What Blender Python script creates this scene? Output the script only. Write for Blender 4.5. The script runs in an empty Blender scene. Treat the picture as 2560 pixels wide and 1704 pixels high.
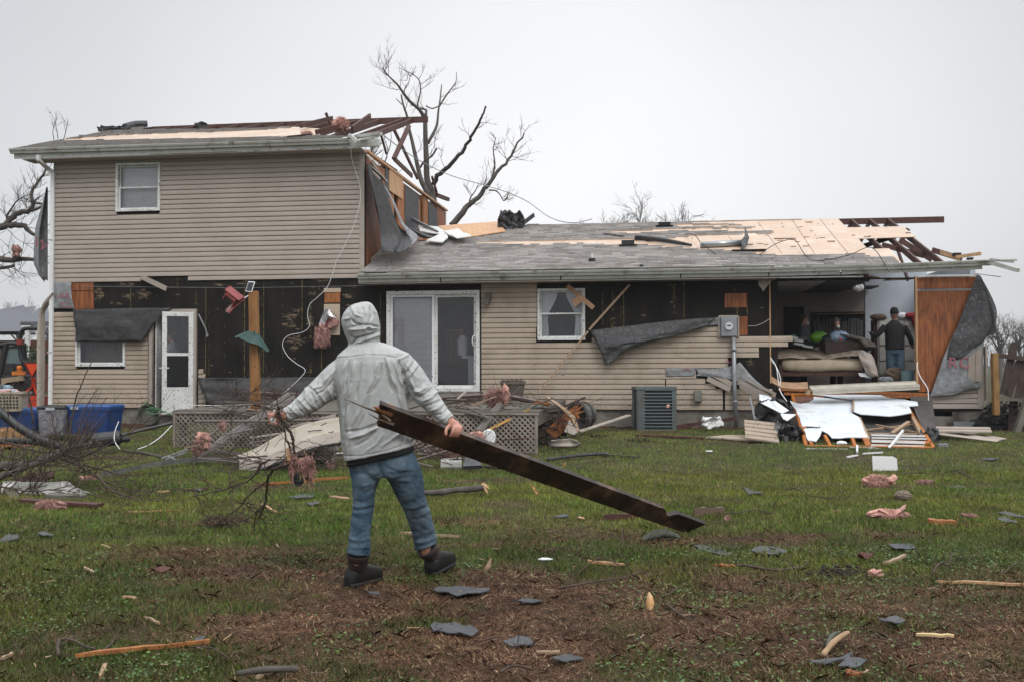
import bpy,math,random
import numpy as np
from mathutils import Vector,Matrix
# camera, world, light
S=bpy.context.scene
random.seed(7)
rng=np.random.default_rng(7)
F=2489.0
PITCH=math.atan(58/F)
CAM=Vector((0,0,1.4))
cd=bpy.data.cameras.new('camera');cam=bpy.data.objects.new('camera',cd)
S.collection.objects.link(cam);S.camera=cam
cd.sensor_width=36;cd.lens=36*F/2560
ROLL=0.0026
DF=Vector((0,math.cos(PITCH),math.sin(PITCH)))
_r=Vector((1,0,0));_u=Vector((0,-math.sin(PITCH),math.cos(PITCH)))
DR=_r*math.cos(ROLL) - _u*math.sin(ROLL);DU=_u*math.cos(ROLL)+_r*math.sin(ROLL)
cam.matrix_world=Matrix.Translation(CAM) @ Matrix((DR,DU,-DF)).transposed().to_4x4()
cd.clip_start=0.05;cd.clip_end=3000
S.view_settings.view_transform='Standard';S.view_settings.look='None'
S.view_settings.exposure=0.0;S.view_settings.gamma=1
W=bpy.data.worlds.new("World");S.world=W;W.use_nodes=True
nt=W.node_tree;nt.nodes.clear()
def nn(t,ty,**k):
 n=t.nodes.new(ty)
 for a,b in k.items():setattr(n,a,b)
 return n
SUN_EL,SUN_AZ=math.radians(48),math.radians(150)
out=nn(nt,'ShaderNodeOutputWorld');addS=nn(nt,'ShaderNodeAddShader')
b1=nn(nt,'ShaderNodeBackground');b2=nn(nt,'ShaderNodeBackground')
sky=nn(nt,'ShaderNodeTexSky',sky_type='NISHITA',sun_disc=False,sun_elevation=SUN_EL,sun_rotation=SUN_AZ)
hs=nn(nt,'ShaderNodeHueSaturation');hs.inputs['Saturation'].default_value=0.12
nt.links.new(sky.outputs[0],hs.inputs['Color']);nt.links.new(hs.outputs[0],b1.inputs['Color'])
b1.inputs['Strength'].default_value=0.05
tc=nn(nt,'ShaderNodeTexCoord')
def vdot(vec):
 n=nn(nt,'ShaderNodeVectorMath',operation='DOT_PRODUCT');nt.links.new(tc.outputs['Generated'],n.inputs[0])
 n.inputs[1].default_value=Vector(vec).normalized();return n.outputs['Value']
ramp=nn(nt,'ShaderNodeValToRGB')
e=ramp.color_ramp.elements
e[0].position=0.80;e[0].color=(0.42,0.435,0.455,1)
e[1].position=1.0;e[1].color=(0.80,0.80,0.812,1)
x=ramp.color_ramp.elements.new(0.90);x.color=(0.53,0.54,0.556,1)
x=ramp.color_ramp.elements.new(0.965);x.color=(0.68,0.684,0.697,1)
nt.links.new(vdot((0.07,1,0.17)),ramp.inputs[0])
zen=nn(nt,'ShaderNodeMapRange');zen.inputs[1].default_value=0.35;zen.inputs[2].default_value=0.9
zen.inputs[3].default_value=1.0;zen.inputs[4].default_value=4.2;zen.interpolation_type='SMOOTHSTEP'
nt.links.new(vdot((0,0,1)),zen.inputs[0])
cn=nn(nt,'ShaderNodeTexNoise');cn.inputs['Scale'].default_value=1.6;cn.inputs['Detail'].default_value=3
nt.links.new(tc.outputs['Generated'],cn.inputs['Vector'])
cm=nn(nt,'ShaderNodeMapRange');cm.inputs[1].default_value=0.3;cm.inputs[2].default_value=0.7
cm.inputs[3].default_value=0.92;cm.inputs[4].default_value=1.05
nt.links.new(cn.outputs[0],cm.inputs[0])
mul=nn(nt,'ShaderNodeMath',operation='MULTIPLY');nt.links.new(zen.outputs[0],mul.inputs[0]);nt.links.new(cm.outputs[0],mul.inputs[1])
nt.links.new(ramp.outputs[0],b2.inputs['Color']);nt.links.new(mul.outputs[0],b2.inputs['Strength'])
nt.links.new(b1.outputs[0],addS.inputs[0]);nt.links.new(b2.outputs[0],addS.inputs[1]);nt.links.new(addS.outputs[0],out.inputs['Surface'])
ld=bpy.data.lights.new('sun','SUN');ld.energy=1.3;ld.angle=math.radians(25);ld.color=(1,0.97,0.93)
sun=bpy.data.objects.new('sun',ld);S.collection.objects.link(sun)
sd=Vector((math.sin(SUN_AZ)*math.cos(SUN_EL),math.cos(SUN_AZ)*math.cos(SUN_EL),math.sin(SUN_EL)))
sun.rotation_euler=sd.to_track_quat('Z','Y').to_euler();sun.location=sd*50
cy=S.cycles
cy.max_bounces=6;cy.diffuse_bounces=3;cy.glossy_bounces=3;cy.transmission_bounces=6;cy.transparent_max_bounces=12
cy.volume_bounces=0;cy.use_denoising=True;cy.caustics_reflective=False;cy.caustics_refractive=False
cy.use_adaptive_sampling=True;cy.adaptive_threshold=0.02
# geometry of the view
def ray(u,v):return DR*((u - 1280)/F)+DF+DU*(-(v - 852)/F)
def P(u,v,D):
 d=ray(u,v);return CAM+d*(D/d.y)
def sstep(a,b,x):
 t=min(1,max(0,(x - a)/(b - a)));return t*t*(3 - 2*t)
def gz(x,y):return 0.17*sstep(12.5,18.3,y)
def G(u,v,dz=0.0):
 d=ray(u,v);z=0.0
 for _ in range(8):
  k=(z - CAM.z)/d.z;p=CAM+d*k;z=gz(p.x,p.y)
 p.z=z+dz;return p
TH=math.atan(0.14)
HO=Vector((0,20.0,0));HX=Vector((math.cos(TH),-math.sin(TH),0));HY=Vector((math.sin(TH),math.cos(TH),0))
HM=Matrix.Translation(HO) @ Matrix.Rotation(-TH,4,'Z')
HI=HM.inverted()
LC=HI @ CAM
def lray(u,v):return HI.to_3x3() @ ray(u,v)
def HP(u,v,y=0.0):
 d=lray(u,v);return LC+d*((y - LC.y)/d.y)
def XP(u,v,x):
 d=lray(u,v);return LC+d*((x - LC.x)/d.x)
def RP(u,v,ze,ye=-0.42,k=1/3,off=0.0):
 d=lray(u,v);a=ze - ye*k+off*math.sqrt(1+k*k)
 return LC+d*((a+k*LC.y - LC.z)/(d.z - k*d.y))
def hx(u,y=0.0):return HP(u,910,y).x
def hz(v,u=1280,y=0.0):return HP(u,v,y).z
def lw(p):return HM @ Vector(p)
def proj(p):
 q=Vector(p) - CAM;f=q.dot(DF);return 1280+F*q.dot(DR)/f,852 - F*q.dot(DU)/f
def inpoly(u,v,poly):
 c=False;n=len(poly)
 for i in range(n):
  x1,y1=poly[i];x2,y2=poly[(i+1) % n]
  if (y1>v) !=(y2>v) and u<(x2 - x1)*(v - y1)/(y2 - y1)+x1:c=not c
 return c
# numpy noise
def _h(ix,iy,seed):
 n=(ix.astype(np.int64)*374761393+iy.astype(np.int64)*668265263+seed*982451653) & 0x7fffffff
 n=((n ^ (n>>13))*1274126177) & 0x7fffffff
 return ((n ^ (n>>16)) & 0xffff)/65535.0
def vnoise(x,y,seed=0):
 x=np.asarray(x,float);y=np.asarray(y,float)
 ix=np.floor(x);iy=np.floor(y);fx=x - ix;fy=y - iy
 fx=fx*fx*(3 - 2*fx);fy=fy*fy*(3 - 2*fy)
 a=_h(ix,iy,seed);b=_h(ix+1,iy,seed);c=_h(ix,iy+1,seed);d=_h(ix+1,iy+1,seed)
 return a+(b - a)*fx+(c - a)*fy+(a - b - c+d)*fx*fy
def fbm(x,y,seed=0,o=4):
 s=0;w=0;a=1.0
 for i in range(o):
  s=s+a*vnoise(np.asarray(x)*2**i,np.asarray(y)*2**i,seed+i);w+=a;a*=0.5
 return s/w
# materials
MATS={}
def mat(name,col,rough=0.7,col2=None,scale=8,stretch=(1,1,1),spec=0.5,bump=0.0,bscale=None,detail=6,lo=0.35,hi=0.65,
  speck=None,speckscale=60,speckamt=0.62,metallic=0.0,wet=None,attr=None,rot=None,dirt=None,dirtscale=3,dirtamt=(0.5,0.75),transm=0.0,alpha=1.0,speckz=None):
 m=bpy.data.materials.new(name);m.use_nodes=True;t=m.node_tree;b=t.nodes['Principled BSDF']
 L=t.links.new
 tcn=nn(t,'ShaderNodeTexCoord');mp=nn(t,'ShaderNodeMapping');mp.inputs['Scale'].default_value=stretch
 if rot:mp.inputs['Rotation'].default_value=rot
 L(tcn.outputs['Object'],mp.inputs[0])
 def noise(sc,det=detail,src=None,rgh=0.6):
  n=nn(t,'ShaderNodeTexNoise');n.inputs['Scale'].default_value=sc;n.inputs['Detail'].default_value=det;n.inputs['Roughness'].default_value=rgh
  L(src or mp.outputs[0],n.inputs['Vector']);return n.outputs[0]
 def mrange(v,a,b2,c=0.0,d=1.0):
  n=nn(t,'ShaderNodeMapRange');n.inputs[1].default_value=a;n.inputs[2].default_value=b2;n.inputs[3].default_value=c;n.inputs[4].default_value=d
  L(v,n.inputs[0]);return n.outputs[0]
 def mix(f,a,b2):
  n=nn(t,'ShaderNodeMix',data_type='RGBA')
  if isinstance(f,float):n.inputs[0].default_value=f
  else:L(f,n.inputs[0])
  for i,q in ((6,a),(7,b2)):
   if isinstance(q,tuple):n.inputs[i].default_value=(*q,1)
   else:L(q,n.inputs[i])
  return n.outputs[2]
 c=col
 if attr:
  an=nn(t,'ShaderNodeAttribute');an.attribute_name=attr;c=an.outputs['Color']
 if col2:c=mix(mrange(noise(scale),lo,hi),c,col2)
 if dirt:c=mix(mrange(noise(dirtscale,5,tcn.outputs['Object']),*dirtamt),c,dirt)
 if speck:
  sv=noise(speckscale,3,tcn.outputs['Object'],.5)
  if speckz:
   sx=nn(t,'ShaderNodeSeparateXYZ');L(tcn.outputs['Object'],sx.inputs[0]);ad=nn(t,'ShaderNodeMath',operation='ADD');L(sv,ad.inputs[0]);L(mrange(sx.outputs[2],speckz[0],speckz[1],0,speckz[2]),ad.inputs[1]);sv=ad.outputs[0]
  c=mix(mrange(sv,speckamt,speckamt+.05),c,speck)
 if isinstance(c,tuple):b.inputs['Base Color'].default_value=(*c,1)
 else:L(c,b.inputs['Base Color'])
 b.inputs['Roughness'].default_value=rough
 if wet:L(mrange(noise(wet[0],3,tcn.outputs['Object']),.4,.6,wet[1],rough),b.inputs['Roughness'])
 b.inputs['Specular IOR Level'].default_value=spec;b.inputs['Metallic'].default_value=metallic
 b.inputs['Transmission Weight'].default_value=transm;b.inputs['Alpha'].default_value=alpha
 if bump:
  bn=nn(t,'ShaderNodeBump');bn.inputs['Strength'].default_value=1.0;bn.inputs['Distance'].default_value=bump
  L(noise(bscale or scale*3),bn.inputs['Height']);L(bn.outputs[0],b.inputs['Normal'])
 MATS[name]=m;return m
# mesh builder
class MB:
 def __init__(s):s.v=[];s.f=[];s.mi=[];s.m=0
 def add(s,vs,fs):
  b=len(s.v);s.v+=[tuple(q) for q in vs];s.f+=[tuple(i+b for i in f) for f in fs];s.mi+=[s.m]*len(fs);return s
 def box(s,c,d,M=None):
  x,y,z=d[0]/2,d[1]/2,d[2]/2
  vs=[Vector((i*x,j*y,k*z)) for i in (-1,1) for j in (-1,1) for k in (-1,1)]
  if M is not None:vs=[M @ q for q in vs]
  c=Vector(c)
  return s.add([q+c for q in vs],[(0,1,3,2),(4,6,7,5),(0,4,5,1),(2,3,7,6),(0,2,6,4),(1,5,7,3)])
 def bar(s,p,q,w,h,up=(0,0,1),jag=0):
  p=Vector(p);q=Vector(q);a=(q - p).normalized();up=Vector(up);r=a.cross(up)
  if r.length<1e-4:r=a.cross(Vector((1,0,0)))
  r.normalize();n=r.cross(a).normalized();vs=[]
  for e in (p,q):
   for i,j in ((-1,-1),(1,-1),(1,1),(-1,1)):
    vs.append(e+r*(i*w/2)+n*(j*h/2)+a*(random.uniform(-jag,jag) if jag else 0))
  return s.add(vs,[(3,2,1,0),(4,5,6,7),(0,1,5,4),(1,2,6,5),(2,3,7,6),(3,0,4,7)])
 def tube(s,pts,rad,n=6,cap=True,flat=1.0):
  pts=[Vector(p) for p in pts];N=len(pts)
  if not hasattr(rad,'__len__'):rad=[rad]*N
  b=len(s.v);prev=None;fs=[]
  for i,p in enumerate(pts):
   a=(pts[min(i+1,N - 1)] - pts[max(i - 1,0)])
   a=a.normalized() if a.length>1e-9 else Vector((0,0,1))
   if prev is None:
    r=a.cross(Vector((0,0,1)) if abs(a.z)<.9 else Vector((1,0,0)))
   else:r=prev - a*prev.dot(a)
   r.normalize();prev=r;t=a.cross(r)
   for k in range(n):
    an=2*math.pi*k/n
    s.v.append(tuple(p+(r*math.cos(an)+t*math.sin(an)*flat)*rad[i]))
  for i in range(N - 1):
   for k in range(n):
    k2=(k+1) % n;fs.append((b+i*n+k,b+i*n+k2,b+(i+1)*n+k2,b+(i+1)*n+k))
  if cap:
   fs.append(tuple(b+k for k in reversed(range(n))));fs.append(tuple(b+(N - 1)*n+k for k in range(n)))
  s.f+=fs;s.mi+=[s.m]*len(fs);return s
 def loft(s,rings,cap=True):
  b=len(s.v);n=len(rings[0]);fs=[]
  for r in rings:s.v+=[tuple(p) for p in r]
  for i in range(len(rings) - 1):
   for k in range(n):
    k2=(k+1) % n;fs.append((b+i*n+k,b+i*n+k2,b+(i+1)*n+k2,b+(i+1)*n+k))
  if cap:
   fs.append(tuple(b+k for k in reversed(range(n))));fs.append(tuple(b+(len(rings) - 1)*n+k for k in range(n)))
  s.f+=fs;s.mi+=[s.m]*len(fs);return s
 def poly(s,pts,thick,nrm=None):
  pts=[Vector(p) for p in pts]
  if nrm is None:
   nrm=Vector((0,0,0))
   for i in range(len(pts)):nrm+=pts[i].cross(pts[(i+1) % len(pts)])
   nrm.normalize()
  nrm=Vector(nrm).normalized();n=len(pts)
  vs=pts+[p - nrm*thick for p in pts]
  return s.add(vs,[tuple(range(n)),tuple(reversed(range(n,2*n)))]+[(i,i+n,(i+1) % n+n,(i+1) % n) for i in range(n)])
 def grid(s,rows,thick=0.0):
  R=len(rows);C=len(rows[0]);b=len(s.v)
  A=np.array([[list(p) for p in r] for r in rows],float)
  du=np.gradient(A,axis=1);dv=np.gradient(A,axis=0);N=np.cross(du,dv);N/=np.linalg.norm(N,axis=2,keepdims=True)+1e-9
  fs=[]
  s.v+=[tuple(p) for p in A.reshape(-1,3)]
  for i in range(R - 1):
   for j in range(C - 1):
    fs.append((b+i*C+j,b+i*C+j+1,b+(i+1)*C+j+1,b+(i+1)*C+j))
  if thick:
   B=A - N*thick;o=b+R*C;s.v+=[tuple(p) for p in B.reshape(-1,3)]
   for i in range(R - 1):
    for j in range(C - 1):
     fs.append((o+i*C+j,o+(i+1)*C+j,o+(i+1)*C+j+1,o+i*C+j+1))
   edge=[(0,j) for j in range(C)]+[(i,C - 1) for i in range(1,R)]+[(R - 1,j) for j in range(C - 2,-1,-1)]+[(i,0) for i in range(R - 2,0,-1)]
   for k in range(len(edge)):
    p,q=edge[k],edge[(k+1) % len(edge)];i1=p[0]*C+p[1];i2=q[0]*C+q[1]
    fs.append((b+i1,o+i1,o+i2,b+i2))
  s.f+=fs;s.mi+=[s.m]*len(fs);return s
 def ball(s,c,r,sq=(1,1,1),n=8,m=6,jit=0.0,seed=0):
  c=Vector(c);rg=random.Random(seed) if seed else random;rings=[]
  for i in range(1,m):
   th=math.pi*i/m;ring=[]
   for k in range(n):
    ph=2*math.pi*k/n;q=1+rg.uniform(-jit,jit)
    ring.append(c+Vector((math.sin(th)*math.cos(ph)*sq[0],math.sin(th)*math.sin(ph)*sq[1],math.cos(th)*sq[2]))*r*q)
   rings.append(ring)
  return s.loft(rings)
 def build(s,name,material,parent=None,local=False,smooth=False,label=None,attr=None):
  me=bpy.data.meshes.new(name);me.from_pydata(s.v,[],s.f);me.update()
  ms=material if isinstance(material,(list,tuple)) else [material]
  for q in ms:me.materials.append(q)
  if len(ms)>1:me.polygons.foreach_set('material_index',s.mi)
  if smooth:me.polygons.foreach_set('use_smooth',[True]*len(me.polygons))
  o=bpy.data.objects.new(name,me);S.collection.objects.link(o)
  if parent is not None:attach(o,parent,local)
  if label:o['label']=label
  return o
def attach(o,parent,local=False):
 o.parent=parent
 if not local and parent.type=='EMPTY':o.matrix_parent_inverse=parent.matrix_basis.inverted()
def tag(o,label=None,cat=None,group=None,kind=None):
 if label:o['label']=label
 if cat:o['category']=cat
 if group:o['group']=group
 if kind:o['kind']=kind
 return o
def thing(name,label,cat,loc=(0,0,0),group=None):
 o=bpy.data.objects.new(name,None);S.collection.objects.link(o);o.location=loc;o.empty_display_size=.2
 bpy.context.view_layer.update() if False else None
 o.matrix_basis=Matrix.Translation(Vector(loc))
 return tag(o,label,cat,group)
def dup(root,loc,rz=0.0,sc=1.0,label=None,name=None):
 r=root.copy();S.collection.objects.link(r);r.location=loc;r.rotation_euler=(0,0,rz);r.scale=(sc,sc,sc)
 if name:r.name=name
 if label:r['label']=label
 for ch in root.children:
  c=ch.copy();S.collection.objects.link(c);c.parent=r
  for g in ch.children:
   d=g.copy();S.collection.objects.link(d);d.parent=c
 return r
def smooth_pts(pts,k=4):
 pts=[Vector(p) for p in pts];out=[]
 for i in range(len(pts) - 1):
  p0=pts[max(i - 1,0)];p1=pts[i];p2=pts[i+1];p3=pts[min(i+2,len(pts) - 1)]
  for j in range(k):
   t=j/k
   out.append(0.5*((2*p1)+(p2 - p0)*t+(2*p0 - 5*p1+4*p2 - p3)*t*t+(3*p1 - p0 - 3*p2+p3)*t**3))
 out.append(pts[-1]);return out
def lerpn(a,n):
 return list(np.interp(np.linspace(0,len(a) - 1,n),range(len(a)),a))
def text_mesh(body,size,thick=0.0005,font_rot=None):
 c=bpy.data.curves.new('txt','FONT');c.body=body;c.size=size;c.align_x='CENTER';c.align_y='CENTER';c.extrude=thick;c.resolution_u=2
 o=bpy.data.objects.new('txt',c);S.collection.objects.link(o)
 dg=bpy.context.evaluated_depsgraph_get();me=bpy.data.meshes.new_from_object(o.evaluated_get(dg))
 vs=[v.co.copy() for v in me.vertices];fs=[tuple(p.vertices) for p in me.polygons]
 bpy.data.objects.remove(o);bpy.data.curves.remove(c);bpy.data.meshes.remove(me)
 return vs,fs
def add_text(mb,body,size,M):
 vs,fs=text_mesh(body,size);mb.add([M @ q for q in vs],fs)
def bake(o,mods):
 for ty,kw in mods:
  m=o.modifiers.new(ty,ty)
  for a,b in kw.items():setattr(m,a,b)
 dg=bpy.context.evaluated_depsgraph_get();me=bpy.data.meshes.new_from_object(o.evaluated_get(dg))
 old=o.data;o.modifiers.clear();o.data=me
 for m in old.materials:
  if m and m.name not in [q.name for q in me.materials if q]:me.materials.append(m)
 bpy.data.meshes.remove(old);return o
# materials
M_sid=mat('vinyl_siding',(.405,.345,.295),.5,col2=(.36,.305,.26),scale=1.6,speck=(.05,.035,.025),speckscale=34,speckamt=.72,dirt=(.36,.3,.24),dirtscale=1.1,dirtamt=(.52,.75))
M_sid2=mat('vinyl_siding_muddy',(.43,.35,.27),.5,col2=(.37,.3,.23),scale=1.6,speck=(.05,.035,.025),speckscale=36,speckamt=.69,speckz=(1.7,.5,.09),dirt=(.3,.24,.17),dirtscale=1.3,dirtamt=(.5,.68))
M_trim=mat('beige_trim',(.42,.37,.32),.5,col2=(.35,.3,.25),scale=3,speck=(.05,.04,.03),speckscale=30,speckamt=.66)
M_sheath=mat('black_sheathing',(.013,.012,.011),.85,col2=(.026,.023,.02),scale=2.2,stretch=(1,1,.4),bump=.004,bscale=30,spec=.12,speck=(.075,.065,.055),speckscale=25,speckamt=.68)
M_fiber=mat('torn_fibreboard',(.2,.15,.1),.95,col2=(.03,.025,.02),scale=9,stretch=(.8,1,3),lo=.42,hi=.55,bump=.01,spec=.1)
M_yel=mat('yellow_print',(.2,.16,.035),.8,col2=(.025,.022,.018),scale=12,lo=.4,hi=.6)
M_gut=mat('gutter_white',(.56,.57,.53),.35,col2=(.42,.42,.38),scale=2,dirt=(.2,.18,.14),dirtscale=5,dirtamt=(.56,.72),speck=(.08,.07,.05),speckscale=40,speckamt=.68)
M_white=mat('white_vinyl',(.75,.76,.75),.35,col2=(.62,.62,.58),scale=4,speck=(.07,.055,.04),speckscale=30,speckamt=.61)
M_whited=mat('white_vinyl_clean',(.8,.81,.81),.35,col2=(.7,.71,.7),scale=4,speck=(.12,.1,.08),speckscale=26,speckamt=.68)
M_osb=mat('roof_sheathing',(.62,.44,.31),.45,col2=(.47,.33,.225),scale=26,stretch=(1,1.6,1),detail=9,speck=(.16,.1,.07),speckscale=9,speckamt=.69,dirt=(.72,.54,.43),dirtscale=1.5,wet=(2,.25),bump=.001)
M_ply=mat('plywood_orange',(.33,.105,.028),.6,col2=(.14,.04,.012),scale=3.2,stretch=(7,7,.8),lo=.38,hi=.62,detail=8,dirt=(.06,.025,.012),dirtscale=1.5,dirtamt=(.58,.75),bump=.001)
M_ply2=mat('plywood_pale',(.58,.36,.2),.6,col2=(.4,.22,.1),scale=3,stretch=(6,6,1),detail=8)
M_lum=mat('stained_lumber',(.1,.037,.024),.65,col2=(.05,.02,.014),scale=5,stretch=(2,2,2),bump=.002)
M_lumw=mat('pale_lumber',(.38,.27,.18),.65,col2=(.3,.2,.12),scale=8,stretch=(1,1,4),bump=.002)
M_stud=mat('wet_stud',(.42,.16,.045),.6,col2=(.22,.075,.02),scale=5,stretch=(5,5,1),bump=.001)
M_felt=mat('roofing_felt',(.085,.085,.088),.7,col2=(.035,.035,.036),scale=11,lo=.3,hi=.7,detail=9,bump=.01,bscale=16,speck=(.15,.15,.155),speckscale=22,speckamt=.6)
M_felt2=mat('black_paper',(.022,.021,.021),.6,col2=(.055,.053,.053),scale=9,lo=.3,hi=.7,detail=9,bump=.01,bscale=14)
M_wrap=mat('house_wrap',(.3,.315,.33),.5,col2=(.17,.175,.18),scale=9,detail=8,bump=.012,bscale=14,dirt=(.15,.14,.13),dirtscale=4)
M_red=mat('red_print',(.4,.07,.09),.6,col2=(.3,.15,.17),scale=14)
M_found=mat('block_foundation',(.24,.22,.19),.9,col2=(.16,.145,.12),scale=3,bump=.01,bscale=40,dirt=(.07,.055,.045),dirtscale=2.2,dirtamt=(.5,.66))
M_deck=mat('weathered_wood',(.16,.145,.12),.7,col2=(.09,.08,.065),scale=4,stretch=(.6,5,5),bump=.004)
M_lat=mat('lattice_brown',(.3,.255,.215),.6,col2=(.22,.185,.155),scale=3,dirt=(.09,.075,.06),dirtscale=3)
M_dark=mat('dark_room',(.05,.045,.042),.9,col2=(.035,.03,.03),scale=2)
M_room=mat('blue_grey_wall',(.55,.6,.66),.8,col2=(.46,.51,.57),scale=2)
M_room2=mat('brown_room_wall',(.3,.26,.23),.85,col2=(.22,.19,.165),scale=2)
M_ceil=mat('ceiling_board',(.3,.3,.3),.9,col2=(.2,.2,.2),scale=2)
M_black=mat('black_plastic',(.01,.011,.012),.45,col2=(.03,.03,.032),scale=6)
M_blackm=mat('matte_black',(.012,.012,.012),.8)
M_grey=mat('grey_metal',(.33,.35,.37),.4,col2=(.25,.26,.27),scale=5,metallic=.3)
M_curt=mat('curtain_cloth',(.86,.88,.9),.8,col2=(.75,.78,.82),scale=8,stretch=(8,1,1),bump=.01)
M_blind=mat('grey_blind',(.86,.87,.88),.6,col2=(.76,.77,.79),scale=3,stretch=(1,1,5))
M_pink=mat('pink_insulation',(.72,.42,.36),.95,dirt=(.3,.2,.16),dirtscale=9,dirtamt=(.5,.7),col2=(.55,.3,.24),scale=20,bump=.006,bscale=50,spec=.1)
M_pinkw=mat('weathered_insulation',(.5,.28,.24),.95,col2=(.2,.12,.1),scale=20,bump=.006,bscale=50,spec=.1)
M_shgb=mat('shingle_grey',(.085,.088,.094),.85,col2=(.05,.052,.056),scale=50,detail=3,bump=.003,bscale=120,wet=(3,.5))
M_bark=mat('bark',(.115,.1,.088),.9,col2=(.06,.05,.043),scale=12,stretch=(1,1,.3),bump=.01)
M_barkd=mat('branch_bark',(.09,.058,.042),.85,col2=(.045,.03,.022),scale=20,bump=.004)
M_barkg=mat('hazy_bark',(.11,.1,.095),.95)
M_foil=mat('foil',(.55,.53,.52),.18,metallic=.9,bump=.02,bscale=14)
M_drywall=mat('drywall_face',(.72,.76,.8),.6,col2=(.64,.68,.73),scale=3,speck=(.2,.17,.13),speckscale=14,speckamt=.72,dirt=(.5,.48,.44),dirtscale=2.2,dirtamt=(.58,.72))
M_card=mat('brown_card',(.36,.22,.13),.8,col2=(.27,.16,.09),scale=5)
def glassmat(name,tint,gl,rough=0.02,film=None):
 m=bpy.data.materials.new(name);m.use_nodes=True;t=m.node_tree;t.nodes.clear()
 o=nn(t,'ShaderNodeOutputMaterial');tr=nn(t,'ShaderNodeBsdfTransparent');g=nn(t,'ShaderNodeBsdfGlossy');mx=nn(t,'ShaderNodeMixShader')
 lwt=nn(t,'ShaderNodeFresnel');lwt.inputs[0].default_value=gl
 tr.inputs[0].default_value=(*tint,1);g.inputs['Roughness'].default_value=rough;g.inputs['Color'].default_value=(.9,.92,.95,1)
 t.links.new(lwt.outputs[0],mx.inputs[0]);t.links.new(tr.outputs[0],mx.inputs[1]);t.links.new(g.outputs[0],mx.inputs[2])
 last=mx.outputs[0]
 if film:
  d=nn(t,'ShaderNodeBsdfDiffuse');d.inputs[0].default_value=(*film[0],1);m2=nn(t,'ShaderNodeMixShader')
  n=nn(t,'ShaderNodeTexNoise');n.inputs['Scale'].default_value=25;n.inputs['Detail'].default_value=5
  tcn=nn(t,'ShaderNodeTexCoord');t.links.new(tcn.outputs['Object'],n.inputs['Vector'])
  r=nn(t,'ShaderNodeMapRange');r.inputs[1].default_value=.35;r.inputs[2].default_value=.75;r.inputs[3].default_value=film[1]*.6;r.inputs[4].default_value=film[1]*1.6
  t.links.new(n.outputs[0],r.inputs[0]);t.links.new(r.outputs[0],m2.inputs[0]);t.links.new(last,m2.inputs[1]);t.links.new(d.outputs[0],m2.inputs[2]);last=m2.outputs[0]
 t.links.new(last,o.inputs[0]);return m
M_glass=glassmat('window_glass',(.97,.97,.98),1.4,film=((.4,.4,.42),.05))
M_screen=glassmat('insect_screen',(.4,.4,.4),1.2,film=((.05,.05,.05),.45))
M_clear=glassmat('clear_plastic',(.8,.8,.85),1.5,rough=.15,film=((.6,.6,.65),.28))
# the damaged house (house-local frame: x along front wall, y back, z up)
house=thing('damaged_house','storm damaged beige sided two storey house with torn roof and open bedroom','house',HO)
house.matrix_basis=HM.copy()
def hb(mb,name,m,parent=None,**k):return mb.build(name,m,parent or house,local=True,**k)
XL,XC,XR=hx(130),hx(911),hx(2456)
YB=8.25
ZB=0.50
ZE1=XP(450,358,0).z if False else RP(450,359,0,0,0).z
ZE1=HP(450,359,-.54).z
ZE2=HP(1400,676,-.54).z
ZS1=ZE1 - .19;ZS2=ZE2 - .19
K=1/3
YR=4.12
ZR1=ZE1+.04+(YR+.42)*K;ZR2=ZE2+.04+(YR+.42)*K
def roofz(ze,y):return ze+.04+(y+.42)*K
def opening(u0,v0,u1,v1):return (hx(u0),hx(u1),HP(u0,v1,0).z,HP(u0,v0,0).z)
O_wa=opening(293,414,396,526);O_wb=opening(195,800,311,911);O_wc=opening(1349,727,1459,846)
O_dr=opening(384,782,486,1024);O_sd=opening(974,735,1194,975);O_bd=(hx(1945),hx(2292),.92,ZS2 - .02)
def gridwall(mb,x0,x1,z0,z1,holes,y0,y1,keep=None):
 xs=sorted({x0,x1} | {min(max(h[i],x0),x1) for h in holes for i in (0,1)});zs=sorted({z0,z1} | {min(max(h[i],z0),z1) for h in holes for i in (2,3)})
 ok=lambda i,j:0<=i<len(xs) - 1 and 0<=j<len(zs) - 1 and not any(h[0]<(xs[i]+xs[i+1])/2<h[1] and h[2]<(zs[j]+zs[j+1])/2<h[3] for h in holes)
 for i in range(len(xs) - 1):
  for j in range(len(zs) - 1):
   if not ok(i,j):continue
   a,b,c,d=xs[i],xs[i+1],zs[j],zs[j+1]
   mb.add([(a,y0,c),(b,y0,c),(b,y0,d),(a,y0,d)],[(0,1,2,3)]);mb.add([(a,y1,c),(b,y1,c),(b,y1,d),(a,y1,d)],[(3,2,1,0)])
   if not ok(i - 1,j):mb.add([(a,y0,c),(a,y1,c),(a,y1,d),(a,y0,d)],[(3,2,1,0)])
   if not ok(i+1,j):mb.add([(b,y0,c),(b,y1,c),(b,y1,d),(b,y0,d)],[(0,1,2,3)])
   if not ok(i,j - 1):mb.add([(a,y0,c),(b,y0,c),(b,y1,c),(a,y1,c)],[(3,2,1,0)])
   if not ok(i,j+1):mb.add([(a,y0,d),(b,y0,d),(b,y1,d),(a,y1,d)],[(0,1,2,3)])
m=MB();gridwall(m,XL,XC,ZB,ZS1,[O_wa,O_wb,O_dr],0,.11)
gridwall(m,XC,XR,ZB,ZS2,[O_sd,O_wc,O_bd,(hx(2292),XR,.92,ZS2)],0,.11)
sheath=hb(m,'sheathing',M_sheath)
m=MB()
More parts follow.
